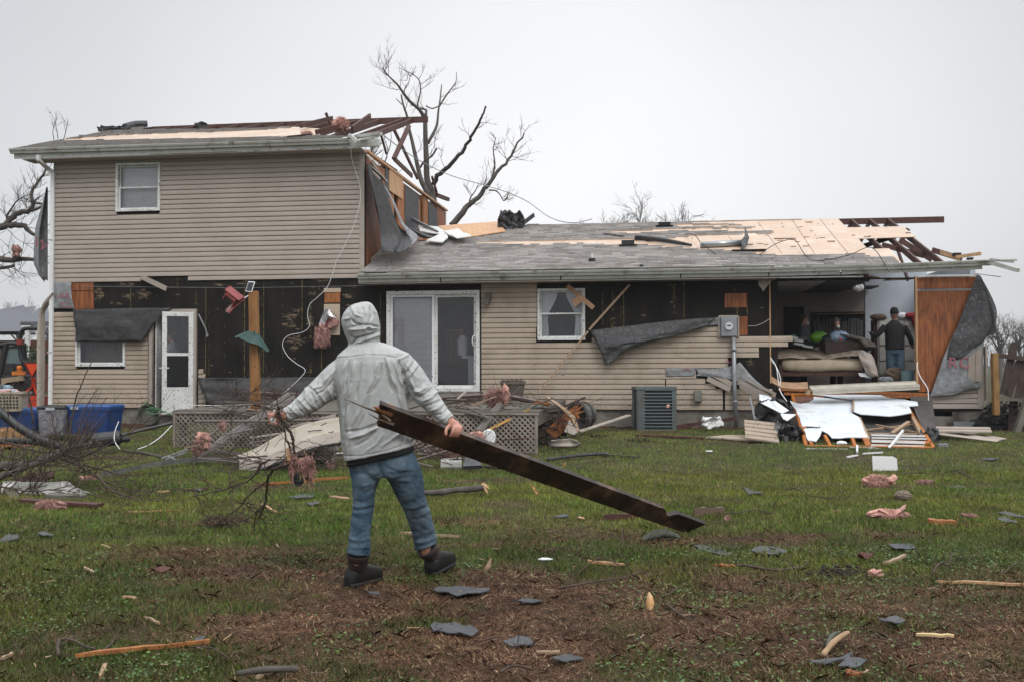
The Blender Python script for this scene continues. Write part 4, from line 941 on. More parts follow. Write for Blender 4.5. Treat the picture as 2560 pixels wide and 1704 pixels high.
b2_=limb(cr,pl([(1231,443),(1237,410),(1233,374),(1240,343)],DT - 2),.07,.015,6)
b3_=limb(cr,pl([(1172,515),(1176,495),(1188,478),(1196,460)],DT - 2),.05,.02,5)
b4_=limb(cr,pl([(1222,476),(1238,477),(1250,487),(1259,503),(1268,495)],DT - 2),.05,.015,5)
for p_,c_,L_2,lv in ((b1_,16,.8,2),(b3_,4,.6,2),(b4_,7,.6,2),(b2_,4,.4,1)):twigs_on(cr,p_,c_,L_2*.7,.012,lv)
tr.build('trunk',M_bark,root,smooth=True);cr.build('crown',M_bark,root,smooth=True)
DL=27.0;LS=.75
root=thing('oak_tree','gnarled bare oak reaching in from the left edge behind the house','tree',P(-140,940,DL))
tr=MB();cr=MB()
limb(tr,[P(-160,960,DL),P(-150,800,DL),P(-120,660,DL),P(-130,500,DL),P(-60,420,DL)],.42,.2,9)
l1=limb(cr,pl([(-130,600),(-50,575),(0,568),(27,562),(55,564),(71,573),(85,587)],DL),.17,.06,8,wob=.03)
l2=limb(cr,pl([(10,566),(33,541),(55,530),(74,527),(82,508),(80,480),(93,458),(108,438),(116,420)],DL),.11,.03,7,wob=.02)
l3=limb(cr,pl([(-130,650),(-40,648),(0,649),(27,652),(55,648),(82,648),(110,640)],DL),.15,.05,7,wob=.02)
l4=limb(cr,pl([(-60,670),(0,670),(20,668),(36,664)],DL),.08,.05,6);l5=limb(cr,pl([(20,552),(17,540),(30,520),(40,505),(60,490)],DL),.05,.015,5)
l6=limb(cr,pl([(74,527),(90,524),(112,512)],DL),.06,.05,5);l7=limb(cr,pl([(82,510),(90,508),(118,512)],DL),.05,.04,5)
for p_,c_,L_2,lv in ((l1,10,.7,2),(l2,18,.5,2),(l3,12,.8,2),(l4,5,.6,2),(l5,12,.6,2)):twigs_on(cr,p_,c_,L_2,.012,lv)
tr.build('trunk',M_bark,root,smooth=True);cr.build('crown',M_bark,root,smooth=True)
m=MB()
for k in range(5):m.ball(P(44+random.uniform(-8,8),630+random.uniform(-10,10),DL - .2),.1,jit=.4)
tag(m.build('insulation_clump',M_pinkw),'dirty pink insulation caught in the oak branches','insulation')
def round_tree(u,v0,v1,D,w,label,seed,lev=5,grp='bare trees beyond the house'):
 random.seed(seed);base=P(u,912,D);top=P(u,v0,D).z;root=thing('bare_tree',label,'tree',base,grp);tr=MB();cr=MB();H=top - gz(0,D)
 base.z=.17;w=H*.55;tr.tube([base,base+Vector((0,0,H*.25)),base+Vector((.1,0,H*.42))],[w*.055,w*.045,w*.035],7)
 for j in range(9):
  st=base+Vector((0,0,H*random.uniform(.3,.46)));an=j*.75+random.random();el=random.uniform(.75,1.5)
  twig(cr,st,(math.cos(an)*math.cos(el),math.sin(an)*math.cos(el),math.sin(el)),H*random.uniform(.22,.28),w*.022,lev - 1,4,.8,.16,3,3)
 tr.build('trunk',M_barkg,root);cr.build('crown',M_barkg,root)
round_tree(1528,490,0,110,6,'round crowned bare tree rising above the roof ridge, largest of the far trees',11,7)
round_tree(1468,535,0,165,4,'small hazy bare tree just left of the large round crowned one',12)
round_tree(1660,516,0,154,4,'hazy bare tree above the black square vent on the ridge',13,5)
round_tree(1738,513,0,158,3,'narrow hazy bare tree above the bare roof boards',14)
round_tree(1848,524,0,176,3,'smallest hazy bare tree above the shingled ridge end',15,4)
round_tree(780,270,0,60,4,'bare treetop showing over the middle of the two storey ridge',16,5)
round_tree(862,268,0,64,4,'bare treetop over the ridge beside the pink insulation',17,4)
round_tree(45,738,0,132,7,'hazy bare tree above the neighbouring grey roof',18,6)
round_tree(120,760,0,145,5,'hazy bare tree between the grey roof and the white downspout',22,5)
round_tree(2500,762,0,64,4,'bare tree just right of the flying grey felt at the corner',19,6)
round_tree(2548,785,0,67,4,'broken topped bare tree at the right edge above the fence',20,6)
round_tree(2455,800,0,121,4,'faint bare tree behind the torn right corner of the house',23,5)
round_tree(2530,840,0,154,5,'faintest low bare tree behind the tilted fence',24,5)
round_tree(1230,545,0,105,3,'thin bare shrub tops above the plywood on the low roof',21,4)
random.seed(99)
nb=thing('neighbour_house',"neighbour's low brick house with grey hip roof behind the tractor",'house',P(40,930,48))
m=MB();m.poly([P(-120,832,48),P(88,832,48),P(88,832,50),P(60,762,55),P(-120,800,55)],.1);m.add([P(-200,830,46),P(62,828,46),P(90,765,56),P(-80,780,56)],[(0,1,2,3)]);m.add([P(55,806,42),P(125,806,42),P(120,765,48),P(98,770,48)],[(0,1,2,3)]);m.box(P(90,809,42),(1.2,.3,.15));nroof=m.build('roof',mat('hazy_roof',(.12,.125,.14),.9),nb)
m=MB();m.box(P(69,865,42),(.16,.16,1.9));m.box(P(120,812,42),(1.0,.2,.2));m.box(P(69,814,42),(.4,.3,.12));m.build('porch_post',M_white,nb)
m=MB();a=P(30,880,47);m.box((a.x,50,1.3),(9,5,2.6));m.build('wall',mat('red_brick',(.2,.07,.05),.9,col2=(.12,.04,.03),scale=8),nb)
def bushy(name,c,r,label,cat='shrub',mtl=None,n=500):
 m=MB()
 for _ in range(n):
  d=Vector((random.gauss(0,1),random.gauss(0,1),random.gauss(0,1))).normalized()*r*random.random()**.4;d.z=abs(d.z)*.9;q=Vector(c)+d;a=Vector((random.uniform(-1,1),random.uniform(-1,1),random.uniform(-1,1))).normalized()*.06;b_=a.cross(Vector((random.random(),1,.3))).normalized()*.04
  m.add([q - a,q+b_,q+a,q - b_],[(0,1,2,3)])
 o=m.build(name,mtl or mat(name+'_leaf',(.04,.06,.025),.7));return tag(o,label,cat)
bushy('evergreen_shrub',P(85,905,38),.75,'dark clipped shrub at the corner of the brick house')
m=MB();random.seed(5)
for k in range(2600):
 x=random.uniform(-150,150);y=230+random.uniform(-8,8);h=4.0+2.5*float(vnoise(x*.15,0,3))+random.random();q=Vector((x,y,.2));m.tube([q,q+Vector((random.uniform(-.8,.8),0,h))],[.12,.03],3,cap=False)
tag(m.build('woods',M_barkg),'far misty line of bare woods on the horizon','woods',kind='stuff')
LS=1.0
# the man in the grey jacket
random.seed(42)
def ell(c,ax,ay,n=20,pw=2.4):
 out=[]
 for k in range(n):
  a=2*math.pi*k/n;cx,sy=math.cos(a),math.sin(a)
  cx=math.copysign(abs(cx)**(2/pw),cx);sy=math.copysign(abs(sy)**(2/pw),sy);out.append(c+ax*cx+ay*sy)
 return out
YV=Vector((0,1,0))
def ringpx(uL,vL,uR,vR,D,b,fwd=YV,pw=2.4):
 a,c=P(uL,vL,D),P(uR,vR,D);return ell((a+c)/2,(c - a)/2,fwd*b,20,pw)
def tubepx(mb,pts,n=14,k=4,flat=1.0):
 c=[P(u,v,D) for u,v,D,r in pts];r=[q[3]*q[2]/F for q in pts];sp=smooth_pts(c,k);mb.tube(sp,lerpn(r,len(sp)),n,flat=flat);return sp
def remesh(o,vox,sm=6,f=.6):return bake(o,[('REMESH',dict(mode='VOXEL',voxel_size=vox)),('SMOOTH',dict(iterations=sm,factor=f))])
def setsmooth(o):o.data.polygons.foreach_set('use_smooth',[True]*len(o.data.polygons))
def folds(o,cr,nf=None,front=True):
 me=o.data;n=len(me.vertices);co=np.empty(n*3,np.float32);me.vertices.foreach_get('co',co);co=co.reshape(-1,3).astype(float)
 no=np.empty(n*3,np.float32);me.vertex_normals.foreach_get('vector',no);no=no.reshape(-1,3).astype(float)
 q=co - np.array(CAM);f=q @ np.array(DF);U=1280+F*(q @ np.array(DR))/f;Vv=852 - F*(q @ np.array(DU))/f
 vis=np.clip(-(no*q).sum(1)/np.linalg.norm(q,axis=1)*2.5+.3,0,1);d=np.zeros(n)
 for u1,v1,u2,v2,w,a in cr:
  dx,dy=u2 - u1,v2 - v1;L2=dx*dx+dy*dy;t=((U - u1)*dx+(Vv - v1)*dy)/L2;tc_=np.clip(t,0,1)
  dist=np.hypot(U - u1 - tc_*dx,Vv - v1 - tc_*dy);bend=1.0
  d+=a*np.exp(-(dist/w)**2)*(.35+.65*np.sin(np.clip(tc_,.0,1)*math.pi))*vis
 if nf is not None:d+=nf(U,Vv,co)*np.clip(vis+.25,0,1)
 co+=no*d[:,None];me.vertices.foreach_set('co',co.astype(np.float32).ravel());me.update()
DP=6.30
man=thing('person','man seen from behind in light grey hooded rain jacket and jeans dragging a dark beam','person',G(905,1452))
b=MB()
b.loft([ringpx(877,800 - 35,930,765,6.32,.04),ringpx(864,785,940,785,6.32,.085),ringpx(863,810,943,810,6.33,.095),ringpx(868,835,942,835,6.34,.09),ringpx(878,852,942,852,6.34,.07),ringpx(884,870,944,870,6.32,.06)])
b.loft([ringpx(880,866,965,862,6.3,.06),ringpx(850,900,1015,895,6.3,.09),ringpx(852,960,1008,955,6.3,.11),ringpx(860,1060,1010,1050,6.3,.11),ringpx(882,1150,1025,1130,6.3,.09),ringpx(895,1195,1030,1185,6.32,.08)])
arms=[[(880,915,6.3,15),(818,968,6.27,15),(754,1014,6.22,17),(722,1034,6.18,11),(705,1040,6.16,10)],[(990,908,6.3,15),(1036,952,6.3,16),(1083,1008,6.28,17),(1120,1045,6.22,11),(1134,1060,6.19,11)]]
for a in arms:tubepx(b,a)
legs=[[(915,1190,6.32,28),(909,1260,6.3,20),(900,1330,6.28,16),(892,1410,6.29,13)],[(1005,1190,6.34,28),(1038,1262,6.43,20),(1057,1322,6.54,16),(1066,1385,6.61,12)]]
for a in legs:tubepx(b,a)
def finger(mb,pts,r):mb.tube(smooth_pts(pts,3),lerpn(r,(len(pts) - 1)*3+1),8)
hL=P(697,1043,6.14)
b.loft([ell(hL+Vector((.03,0,.012)),Vector((.0,.018,0)),Vector((.012,0,.030)),12),ell(hL+Vector((.0,0,0)),Vector((0,.024,0)),Vector((.012,0,.038)),12),ell(hL+Vector((-.03,-.0,-.008)),Vector((0,.02,0)),Vector((.01,0,.036)),12)])
for k in range(4):
 o_=hL+Vector((-.026+.004*k,.012,.026 - k*.0185));finger(b,[o_,o_+Vector((-.026,.002,.002)),o_+Vector((-.036,-.024,-.004)),o_+Vector((-.014,-.04,-.006)),o_+Vector((.010,-.034,-.006))],[.0105,.0105,.0098,.009,.0075])
finger(b,[hL+Vector((.02,-.015,.028)),hL+Vector((.0,-.036,.034)),hL+Vector((-.022,-.046,.022)),hL+Vector((-.032,-.046,.004))],[.013,.012,.011,.009])
hR=P(1136,1063,6.17);
BE0,BE1=P(950,1033,5.95),P(1736,1316,8.28);BA=(BE1 - BE0).normalized()
b.loft([ell(hR+Vector((-.03,.0,.022)),Vector((.0,.017,0)),Vector((.018,0,.022)),12),ell(hR,Vector((0,.02,0)),Vector((.022,0,.03)),12),ell(hR+Vector((.018,-.008,-.02)),Vector((.0,.018,0)),Vector((.028,0,.018)),12)])
for k in range(4):
 o_=hR+BA*(.022 - k*.0205)+Vector((.022,-.012,.004))+Vector((0,0,-.004*k));finger(b,[o_,o_+Vector((.006,-.026,-.010)),o_+Vector((-.002,-.042,-.034)),o_+Vector((-.012,-.036,-.056)),o_+Vector((-.02,-.03,-.066))],[.0108,.0108,.0098,.009,.0075])
finger(b,[hR+Vector((-.032,-.01,.0)),hR+Vector((-.046,-.03,-.018)),hR+Vector((-.05,-.046,-.04)),hR+Vector((-.046,-.048,-.058))],[.0135,.012,.011,.0085])
M_skin=mat('skin',(.52,.27,.2),.5,col2=(.42,.18,.13),scale=25,bump=.001,bscale=120)
body=b.build('body',M_skin,man);remesh(body,.0048,3,.5);setsmooth(body)
j=MB()
j.loft([ringpx(879,858,957,855,6.31,.085),ringpx(862,872,988,867,6.305,.11),ringpx(843,890,1020,881,6.3,.13),ringpx(836,912,1030,900,6.3,.145),ringpx(836,948,1025,940,6.3,.155),ringpx(840,985,1021,980,6.3,.158),ringpx(845,1022,1023,1012,6.3,.158),ringpx(849,1066,1027,1050,6.3,.16),ringpx(854,1108,1031,1080,6.3,.168),ringpx(859,1140,1035,1102,6.3,.176),ringpx(861,1151,1037,1112,6.3,.178)])
tubepx(j,[(872,912,6.3,31),(842,941,6.3,36),(811,971,6.28,36),(781,996,6.25,31),(754,1015,6.22,26),(731,1029,6.19,20),(713,1037,6.17,16)],16)
tubepx(j,[(995,900,6.3,31),(1017,927,6.3,35),(1039,953,6.3,32),(1060,981,6.29,30),(1083,1009,6.27,26),(1106,1034,6.23,20),(1126,1051,6.2,15)],16)
hood=[(757,899,921,.035),(761,884,930,.068),(770,869,937,.1),(784,859,944,.128),(800,854,948,.138),(816,856,951,.138),(832,861,951,.13),(846,867,948,.115),(858,872,951,.105),(872,868,965,.11)]
j.loft([ringpx(a,v,c,v - 2,6.33,bb,pw=2.2) for v,a,c,bb in hood])
jk=None
def cloth(name,color,**k):return mat(name,color,**k)
M_jack=mat('rain_jacket',(.40,.41,.40),.4,col2=(.38,.39,.38),scale=2,spec=.45,bump=.0004,bscale=60)
jk=j.build('jacket',M_jack,man);remesh(jk,.0048,7,.6);setsmooth(jk)
CR=[]
def zr(pts,w,a):
 for (x1,y1),(x2,y2) in zip(pts[:-1],pts[1:]):CR.append((640+x1/3.647,730+y1/3.647,640+x2/3.647,730+y2/3.647,w,a))
zr([(722,690),(712,800),(722,940)],4,-.022);zr([(735,950),(752,1150),(770,1300)],3,-.008)
zr([(1350,700),(1358,800),(1372,900)],4,-.022);zr([(1370,900),(1390,1020)],4,-.012)
zr([(1295,610),(1330,700),(1350,790)],3.5,-.01)
zr([(735,690),(690,760),(640,900)],5,.008);zr([(820,640),(790,760),(770,900)],5,.012);zr([(850,640),(825,780),(815,900),(800,1100)],4,-.010)
zr([(900,640),(880,800),(850,1000),(830,1250)],6,.014);zr([(960,650),(930,820),(910,960)],4.5,-.010);zr([(1100,640),(1080,760),(1020,900)],5,.011)
zr([(1150,650),(1130,790),(1050,920)],4,-.010);zr([(1200,620),(1230,760),(1290,900),(1330,1050)],6,.014);zr([(1170,600),(1200,760),(1240,900)],4,-.010)
zr([(1260,640),(1300,780),(1340,860)],4,.010);zr([(1010,900),(960,1050),(880,1200)],6,.008);zr([(1040,950),(1000,1100),(920,1260)],5,-.007)
zr([(830,1270),(960,1250),(1120,1200)],5,-.012);zr([(860,1330),(1000,1290),(1100,1230)],6,.014);zr([(900,1400),(1020,1340),(1090,1270)],5,-.008);zr([(1150,1400),(1250,1330),(1320,1280)],5,.010);zr([(1000,1450),(1100,1380),(1160,1290)],5,.006)
zr([(820,1440),(830,1350),(850,1250)],5,.009);zr([(1340,1380),(1360,1280),(1350,1200)],4,-.007)
zr([(730,600),(860,590),(1000,570),(1140,572),(1290,600)],2,-.004)
zr([(790,1490),(950,1490),(1200,1440),(1430,1360)],2,-.006)
zr([(640,650),(560,780),(545,860)],4,-.006);zr([(690,740),(600,850),(520,880)],5,.014);zr([(700,800),(620,900),(540,930)],4,-.012);zr([(470,850),(520,890),(560,930)],4,-.014);zr([(460,870),(450,930),(400,1000)],4.5,.013)
zr([(560,900),(600,960),(640,1010)],5,.012);zr([(500,900),(530,980),(560,1040)],4,-.011);zr([(370,960),(430,1020),(490,1080)],4.5,.012);zr([(350,990),(390,1060),(440,1110)],3.5,-.010);zr([(420,950),(470,1020),(530,1070)],3.5,-.009)
zr([(290,1030),(340,1080),(390,1120)],4,.008);zr([(265,1060),(290,1110),(330,1140)],3,-.007);zr([(660,880),(690,950),(700,990)],4,.01)
zr([(1450,620),(1400,690),(1365,740)],4,-.016);zr([(1470,660),(1430,720),(1380,780)],5,.013);zr([(1400,780),(1450,880),(1500,920)],5,.012);zr([(1390,850),(1440,940),(1520,960)],4,-.012);zr([(1560,860),(1500,900),(1440,900)],4.5,.012);zr([(1600,880),(1540,930),(1470,950)],4,-.012)
zr([(1650,900),(1600,960),(1520,990)],5,.014);zr([(1690,980),(1620,1010),(1540,1040)],4,-.012);zr([(1720,1000),(1660,1060),(1590,1080)],4.5,.012);zr([(1750,1060),(1700,1100),(1630,1120)],3.5,-.010);zr([(1770,1090),(1730,1140),(1680,1160)],3.5,.008);zr([(1400,560),(1330,600),(1290,610)],4,.006);zr([(1510,740),(1560,820),(1570,850)],4,.008)
zr([(810,250),(860,240),(870,190),(880,150)],3.5,.010);zr([(850,110),(880,150),(900,210),(960,230)],3.5,.008);zr([(870,250),(900,290),(960,300)],4,-.012);zr([(960,120),(990,180),(1000,250)],4,-.008);zr([(1040,150),(1060,210),(1040,260)],4,-.008)
zr([(870,320),(960,300),(1050,300),(1120,320)],3,-.012);zr([(850,345),(950,340),(1040,330),(1100,330)],3.5,.010);zr([(860,480),(920,420),(1000,400),(1100,370)],3,-.016);zr([(880,490),(960,450),(1060,410),(1130,380)],4,.013);zr([(850,380),(880,430),(920,420)],5,-.014);zr([(930,480),(1000,440),(1100,440),(1150,460)],4,-.006);zr([(1000,330),(1020,345),(1040,350)],4,-.01)
zr([(900,250),(930,190),(950,130)],4,.006);zr([(1000,110),(1040,130),(1090,200)],4,.006)
CR.append((1012,905,1038,940,3,.004))
def jn(U,Vv,co):
 tor=((U>838) & (U<1030)).astype(float);a=(fbm(U/24,Vv/70,301,2) - .5)*.010;b_=(fbm((U*.8+Vv*.6)/20,(U*.6 - Vv*.8)/26,311,2) - .5)*.018;r=1 - np.abs(fbm(U/11,Vv/18,321,3) - .5)*4
 return tor*a+(1 - tor)*b_+(r - .5)*.0015
CR=[(a,b,c,d,w*.68,h*(1.3 if 838<a<1030 else .95)) for a,b,c,d,w,h in CR];folds(jk,CR,jn)
m=MB();c=P(922,822,6.17);m.tube([c+Vector((0,.01,0)),c+Vector((0,-.012,0))],[.014,.012],12);m.build('hood_toggle',mat('dark_grey_rubber',(.12,.125,.125),.5),man)
m=MB();m.loft([ringpx(867,1130,1033,1095,6.3,.155),ringpx(867,1162,1036,1124,6.3,.158),ringpx(870,1165,1034,1128,6.3,.14)]);o=m.build('shirt_hem',mat('black_shirt',(.018,.019,.022),.9),man);setsmooth(o)
j=MB()
j.loft([ringpx(872,1140,1030,1115,6.31,.13),ringpx(870,1165,1040,1140,6.31,.14),ringpx(874,1184,1052,1166,6.32,.14),ringpx(878,1194,1056,1184,6.33,.12)])
def legl(mb,rows):
 rings=[]
 for uL,vL,uR,vR,D,bb in rows:rings.append(ringpx(uL,vL,uR,vR,D,bb,pw=2.1))
 mb.loft(rings)
legl(j,[(877,1178,958,1178,6.32,.125),(880,1205,948,1203,6.31,.115),(882,1232,938,1230,6.31,.1),(883,1252,936,1252,6.31,.092),(880,1277,936,1273,6.3,.084),(877,1305,929,1303,6.29,.076),(873,1340,926,1335,6.28,.072),(869,1365,927,1362,6.28,.08),(866,1378,927,1386,6.28,.084)])
legl(j,[(958,1182,1056,1176,6.34,.125),(974,1206,1059,1198,6.36,.115),(988,1236,1061,1226,6.38,.1),(1000,1258,1066,1248,6.42,.092),(1011,1280,1073,1268,6.46,.086),(1023,1312,1081,1298,6.52,.078),(1031,1340,1088,1326,6.57,.076),(1035,1358,1093,1345,6.6,.08),(1037,1373,1092,1358,6.61,.082)])
M_jean=mat('blue_denim',(.06,.1,.14),.85,col2=(.15,.21,.26),scale=3.5,lo=.42,hi=.62,spec=.2,bump=.0008,bscale=200,dirt=(.025,.05,.08),dirtscale=5,dirtamt=(.5,.72))
jn_=j.build('jeans',M_jean,man);remesh(jn_,.006,4,.6);setsmooth(jn_)
CR=[]
def zq(pts,w,a):
 for (x1,y1),(x2,y2) in zip(pts[:-1],pts[1:]):CR.append((640+x1/3.647,1080+y1/3.647,640+x2/3.647,1080+y2/3.647,w,a))
zq([(1150,400),(1130,330),(1100,280)],5,-.016);zq([(1150,400),(1060,470),(960,500)],4,.010);zq([(1140,430),(1080,510),(980,560)],4,-.010);zq([(870,380),(950,370),(1050,400)],4,-.008);zq([(1190,430),(1280,500),(1320,600)],4,-.008);zq([(1180,390),(1280,430),(1400,440)],5,.009);zq([(1200,330),(1300,370),(1420,370)],4,-.007)
zq([(870,700),(940,710),(1030,690),(1085,680)],3.5,-.014);zq([(880,670),(960,680),(1080,650)],4,.013);zq([(870,740),(960,740),(1050,720)],4,.012);zq([(900,620),(980,640),(1080,600)],3.5,-.009);zq([(880,780),(950,790),(1040,780)],3.5,-.008)
zq([(840,1000),(920,1020),(1040,1000)],3.5,-.012);zq([(850,970),(940,990),(1040,960)],4,.010);zq([(830,1040),(920,1050),(1050,1040)],3.5,.011);zq([(850,930),(900,950),(1000,900)],3.5,-.007);zq([(860,1070),(950,1065),(1040,1080)],2.5,-.007)
zq([(1350,690),(1450,680),(1560,640)],4,.012);zq([(1370,720),(1470,710),(1570,670)],3.5,-.013);zq([(1380,760),(1480,760),(1580,710)],4,.010);zq([(1400,800),(1500,790),(1590,760)],3.5,-.008);zq([(1340,640),(1440,640),(1540,590)],3.5,-.008)
zq([(1440,980),(1540,970),(1640,920)],3.5,-.012);zq([(1440,1010),(1540,1000),(1650,950)],3.5,.011);zq([(1430,940),(1520,930),(1620,880)],3.5,.009);zq([(1450,1040),(1540,1040),(1650,990)],3,-.01)
zq([(890,300),(900,360),(960,370),(1050,350),(1060,290)],1.8,-.003);zq([(1160,320),(1180,370),(1260,390),(1380,350),(1380,260)],1.8,-.003);zq([(1110,290),(1120,340),(1150,400)],2,-.005);zq([(1510,400),(1530,520),(1570,700),(1620,880)],1.5,-.003)
def jnn(U,Vv,co):return (fbm((U+Vv*.4)/22,(Vv - U*.5)/18,401,3) - .58)*.014
CR=[(a,b,c,d+random.uniform(-3,3),w,h*(.75 if b<1250 else .42)) for a,b,c,d,w,h in CR];folds(jn_,CR,jnn)
M_boot=mat('black_rubber_boot',(.009,.0085,.0085),.5,spec=.3,col2=(.018,.016,.015),scale=14,bump=.003,bscale=60,dirt=(.04,.027,.018),dirtscale=9,dirtamt=(.55,.72))
M_boot2=mat('brown_boot_shaft',(.05,.03,.028),.7,col2=(.03,.02,.02),scale=10,bump=.004,bscale=30)
def boot(heel,toe,top,rt,lift):
 ax=(toe - heel);L=ax.length;f=ax.normalized();s_=f.cross(Vector((0,0,1))).normalized();u_=s_.cross(f).normalized();m=MB();R=[]
 for t,w,h in ((-.08,.025,.06),(0,.05,.11),(.15,.06,.135),(.35,.06,.14),(.55,.062,.115),(.75,.066,.1),(.9,.058,.085),(1.0,.038,.06),(1.04,.015,.035)):
  c=heel+f*(t*L)+u_*(h*.5+(.0));R.append(ell(c,s_*w,u_*(h*.5),16,2.8))
 m.loft(R);ank=heel+f*.07+u_*.08;m.tube([heel+f*.075+u_*.03,ank+u_*.02,ank+(top - ank)*.3],[.058,.06,.055],16)
 low=m
 m2=MB();m2.tube([ank - u_*.01,ank+(top - ank)*.5,top],[.053,rt,rt*1.03],16);m2.tube([top - (top - ank).normalized()*.035,top+(top - ank).normalized()*.004],[rt*1.12,rt*1.14],16)
 sole=MB();sr=[]
 for t,w in ((-.07,.038),(.05,.058),(.3,.06),(.55,.064),(.8,.068),(.96,.05),(1.03,.02)):
  c=heel+f*(t*L)+u_*.008;sr.append(ell(c,s_*w,u_*.014,16,4))
 sole.loft(sr);return low,m2,sole
for heel,toe,top,rt in ((G(874,1466,.006),G(937,1450,.008),P(896,1378,6.29),.066),(G(1077,1438,.008),P(1118,1409,6.83),P(1066,1368,6.62),.064)):
 toe=heel+(toe - heel).normalized()*.265
 a_,b_,c_=boot(heel,toe,top,rt,0);o=a_.build('boot',M_boot,man);remesh(o,.006,3);setsmooth(o);q=b_.build('boot_shaft',M_boot2,o);q2=c_.build('sole',M_blackm,o)
 remesh(q,.006,3);setsmooth(q)
 setsmooth(q2)
# the dragged beam
beam=thing('broken_beam','long dark wet splintered timber beam dragged by the man in grey','beam',BE0)
M_beam=mat('dark_wet_beam',(.011,.005,.004),.36,col2=(.035,.016,.01),scale=3,stretch=(2,2,2),detail=9,lo=.4,hi=.7,bump=.004,bscale=14,dirt=(.17,.1,.06),dirtscale=3.4,dirtamt=(.5,.68),speck=(.25,.14,.06),speckscale=9,speckamt=.765,spec=.5)
view=((BE0+BE1)/2 - CAM).normalized();side=BA.cross(view).normalized()
if side.z<0:side=-side
wide=(Matrix.Rotation(math.radians(32),3,BA) @ side).normalized();
if (BA.cross(wide)).dot(view)>0:pass
thin=BA.cross(wide).normalized()
if thin.dot(view)>0:thin=-thin
if wide.dot(-view)<0:wide=(Matrix.Rotation(math.radians(-32),3,BA) @ side).normalized();thin=BA.cross(wide).normalized();thin=thin if thin.dot(view)<0 else -thin
Lb=(BE1 - BE0).length;WB,TB=.150,.040
top_f=[(0.02,.0),(.0,-.012),(.0,-.05)]
m=MB();N=90;rings=[]
for i in range(N+1):
 t=i/N;s=t*Lb;c=BE0+BA*s;hw=WB/2;topn=0;jag=0
 up_=hw;dn_=-hw
 d1=Lb - s
 if .36<d1<.52:up_=hw - .06*(1 - abs(d1 - .44)/.08)
 ring=[]
 for sx,sy in ((1,1),(1,-1),(-1,-1),(-1,1)):
  p=c+wide*(up_ if sx>0 else dn_)+thin*(sy*TB/2)
  if i==N:p=p+BA*((.06 if sx>0 else -.06))
  if i==0:p=p+BA*(random.uniform(-.05,.05)+(-.03 if sx>0 else .04))
  p=p+thin*(random.uniform(-.0012,.0012))+wide*random.uniform(-.0015,.0015)
  ring.append(p)
 rings.append(ring)
m.loft(rings);m.build('timber',M_beam,beam)
m=MB()
for o1,o2,L_,w in ((.045,0,.05,.026),(.03,.01,.08,.024),(.06,-.01,.04,.024),(.01,.005,.05,.024),(.02,.0,.03,.026)):
 p=BE0+wide*o1+thin*o2;m.tube([p+BA*.06,p,p - BA*L_+wide*.006],[w*.7,w*.75,w*.2],6)
m.build('splintered_end',mat('torn_orange_wood',(.3,.12,.04),.8,col2=(.1,.035,.015),scale=25),beam)
m=MB();m.tube(smooth_pts([P(975,1052,5.95),P(945,1030,5.93),P(900,1012,5.92),P(853,992,5.9)],3),lerpn([.012,.009,.006,.0015],10),6);m.tube(smooth_pts([P(985,1060,5.95),P(950,1048,5.93),P(921,1032,5.92)],3),lerpn([.009,.006,.0015],7),5);m.build('splinter',M_beam,beam)
# branch bundle in the left hand
br=thing('branch_bundle','tangle of twigs and pink insulation hanging from the man\'s left hand','branch',P(697,1045,6.1))
def q2(x,y,D=6.2):return P(400+x/3.647,900+y/3.647,D)
m=MB();A=lambda L,D0,D1:[q2(x,y,D0+(D1 - D0)*i/(len(L) - 1)) for i,(x,y) in enumerate(L)]
def lb(L,r0,r1,D0=6.15,D1=6.4,tw=0,tl=.18):
 p=limb(m,A(L,D0,D1),r0*.72,r1*.72,6,4,wob=.004)
 if tw:twigs_on(m,p,tw,tl,.0035,1)
 return p
lb([(1090,420),(1080,480),(1110,540),(1150,600),(1200,680),(1215,750),(1230,850)],.015,.012,6.08,6.2,3,.1)
lb([(860,400),(940,420),(1040,450),(1090,470)],.011,.012,6.2,6.08,8,.22);lb([(1130,580),(1145,700),(1180,800),(1230,930)],.007,.006,6.1,6.25,4)
lb([(1230,920),(1130,950),(1040,990),(1000,1040),(980,1100)],.013,.012,6.2,6.5);lb([(980,1100),(970,1200),(960,1300),(920,1400),(900,1440)],.013,.006,6.5,6.7,5)
lb([(980,1100),(880,1170),(800,1240),(720,1340),(600,1420),(560,1460)],.009,.004,6.5,6.8,9,.25);lb([(920,930),(850,1060),(720,1130),(560,1180),(400,1220),(300,1240)],.009,.004,6.3,6.8,12,.22)
lb([(560,1180),(440,1120),(320,1060)],.005,.003,6.5,6.6,4,.15);lb([(1000,900),(930,940),(900,1010),(850,1060)],.007,.008,6.2,6.3,3);lb([(640,1150),(630,1060),(620,980)],.004,.002,6.4,6.4,4,.12)
lb([(960,1300),(900,1360),(800,1440),(700,1480)],.007,.003,6.6,6.8,10,.2);lb([(900,1430),(950,1460),(970,1560)],.006,.003,6.7,6.8,3,.1);lb([(1230,940),(1150,700),(1040,790)],.003,.002,6.2,6.2)
lb([(950,1320),(870,1420),(860,1560)],.008,.004,6.6,6.8,8,.22);lb([(690,760),(800,720),(940,640),(1020,580),(1090,500)],.003,.003,6.3,6.1)
lb([(480,420),(640,460),(780,520),(960,450),(1080,440)],.003,.004,6.4,6.1,6,.2);lb([(700,350),(830,370),(960,430)],.004,.004,6.4,6.1,5,.18)
m.build('twigs',M_barkd,br,smooth=True)
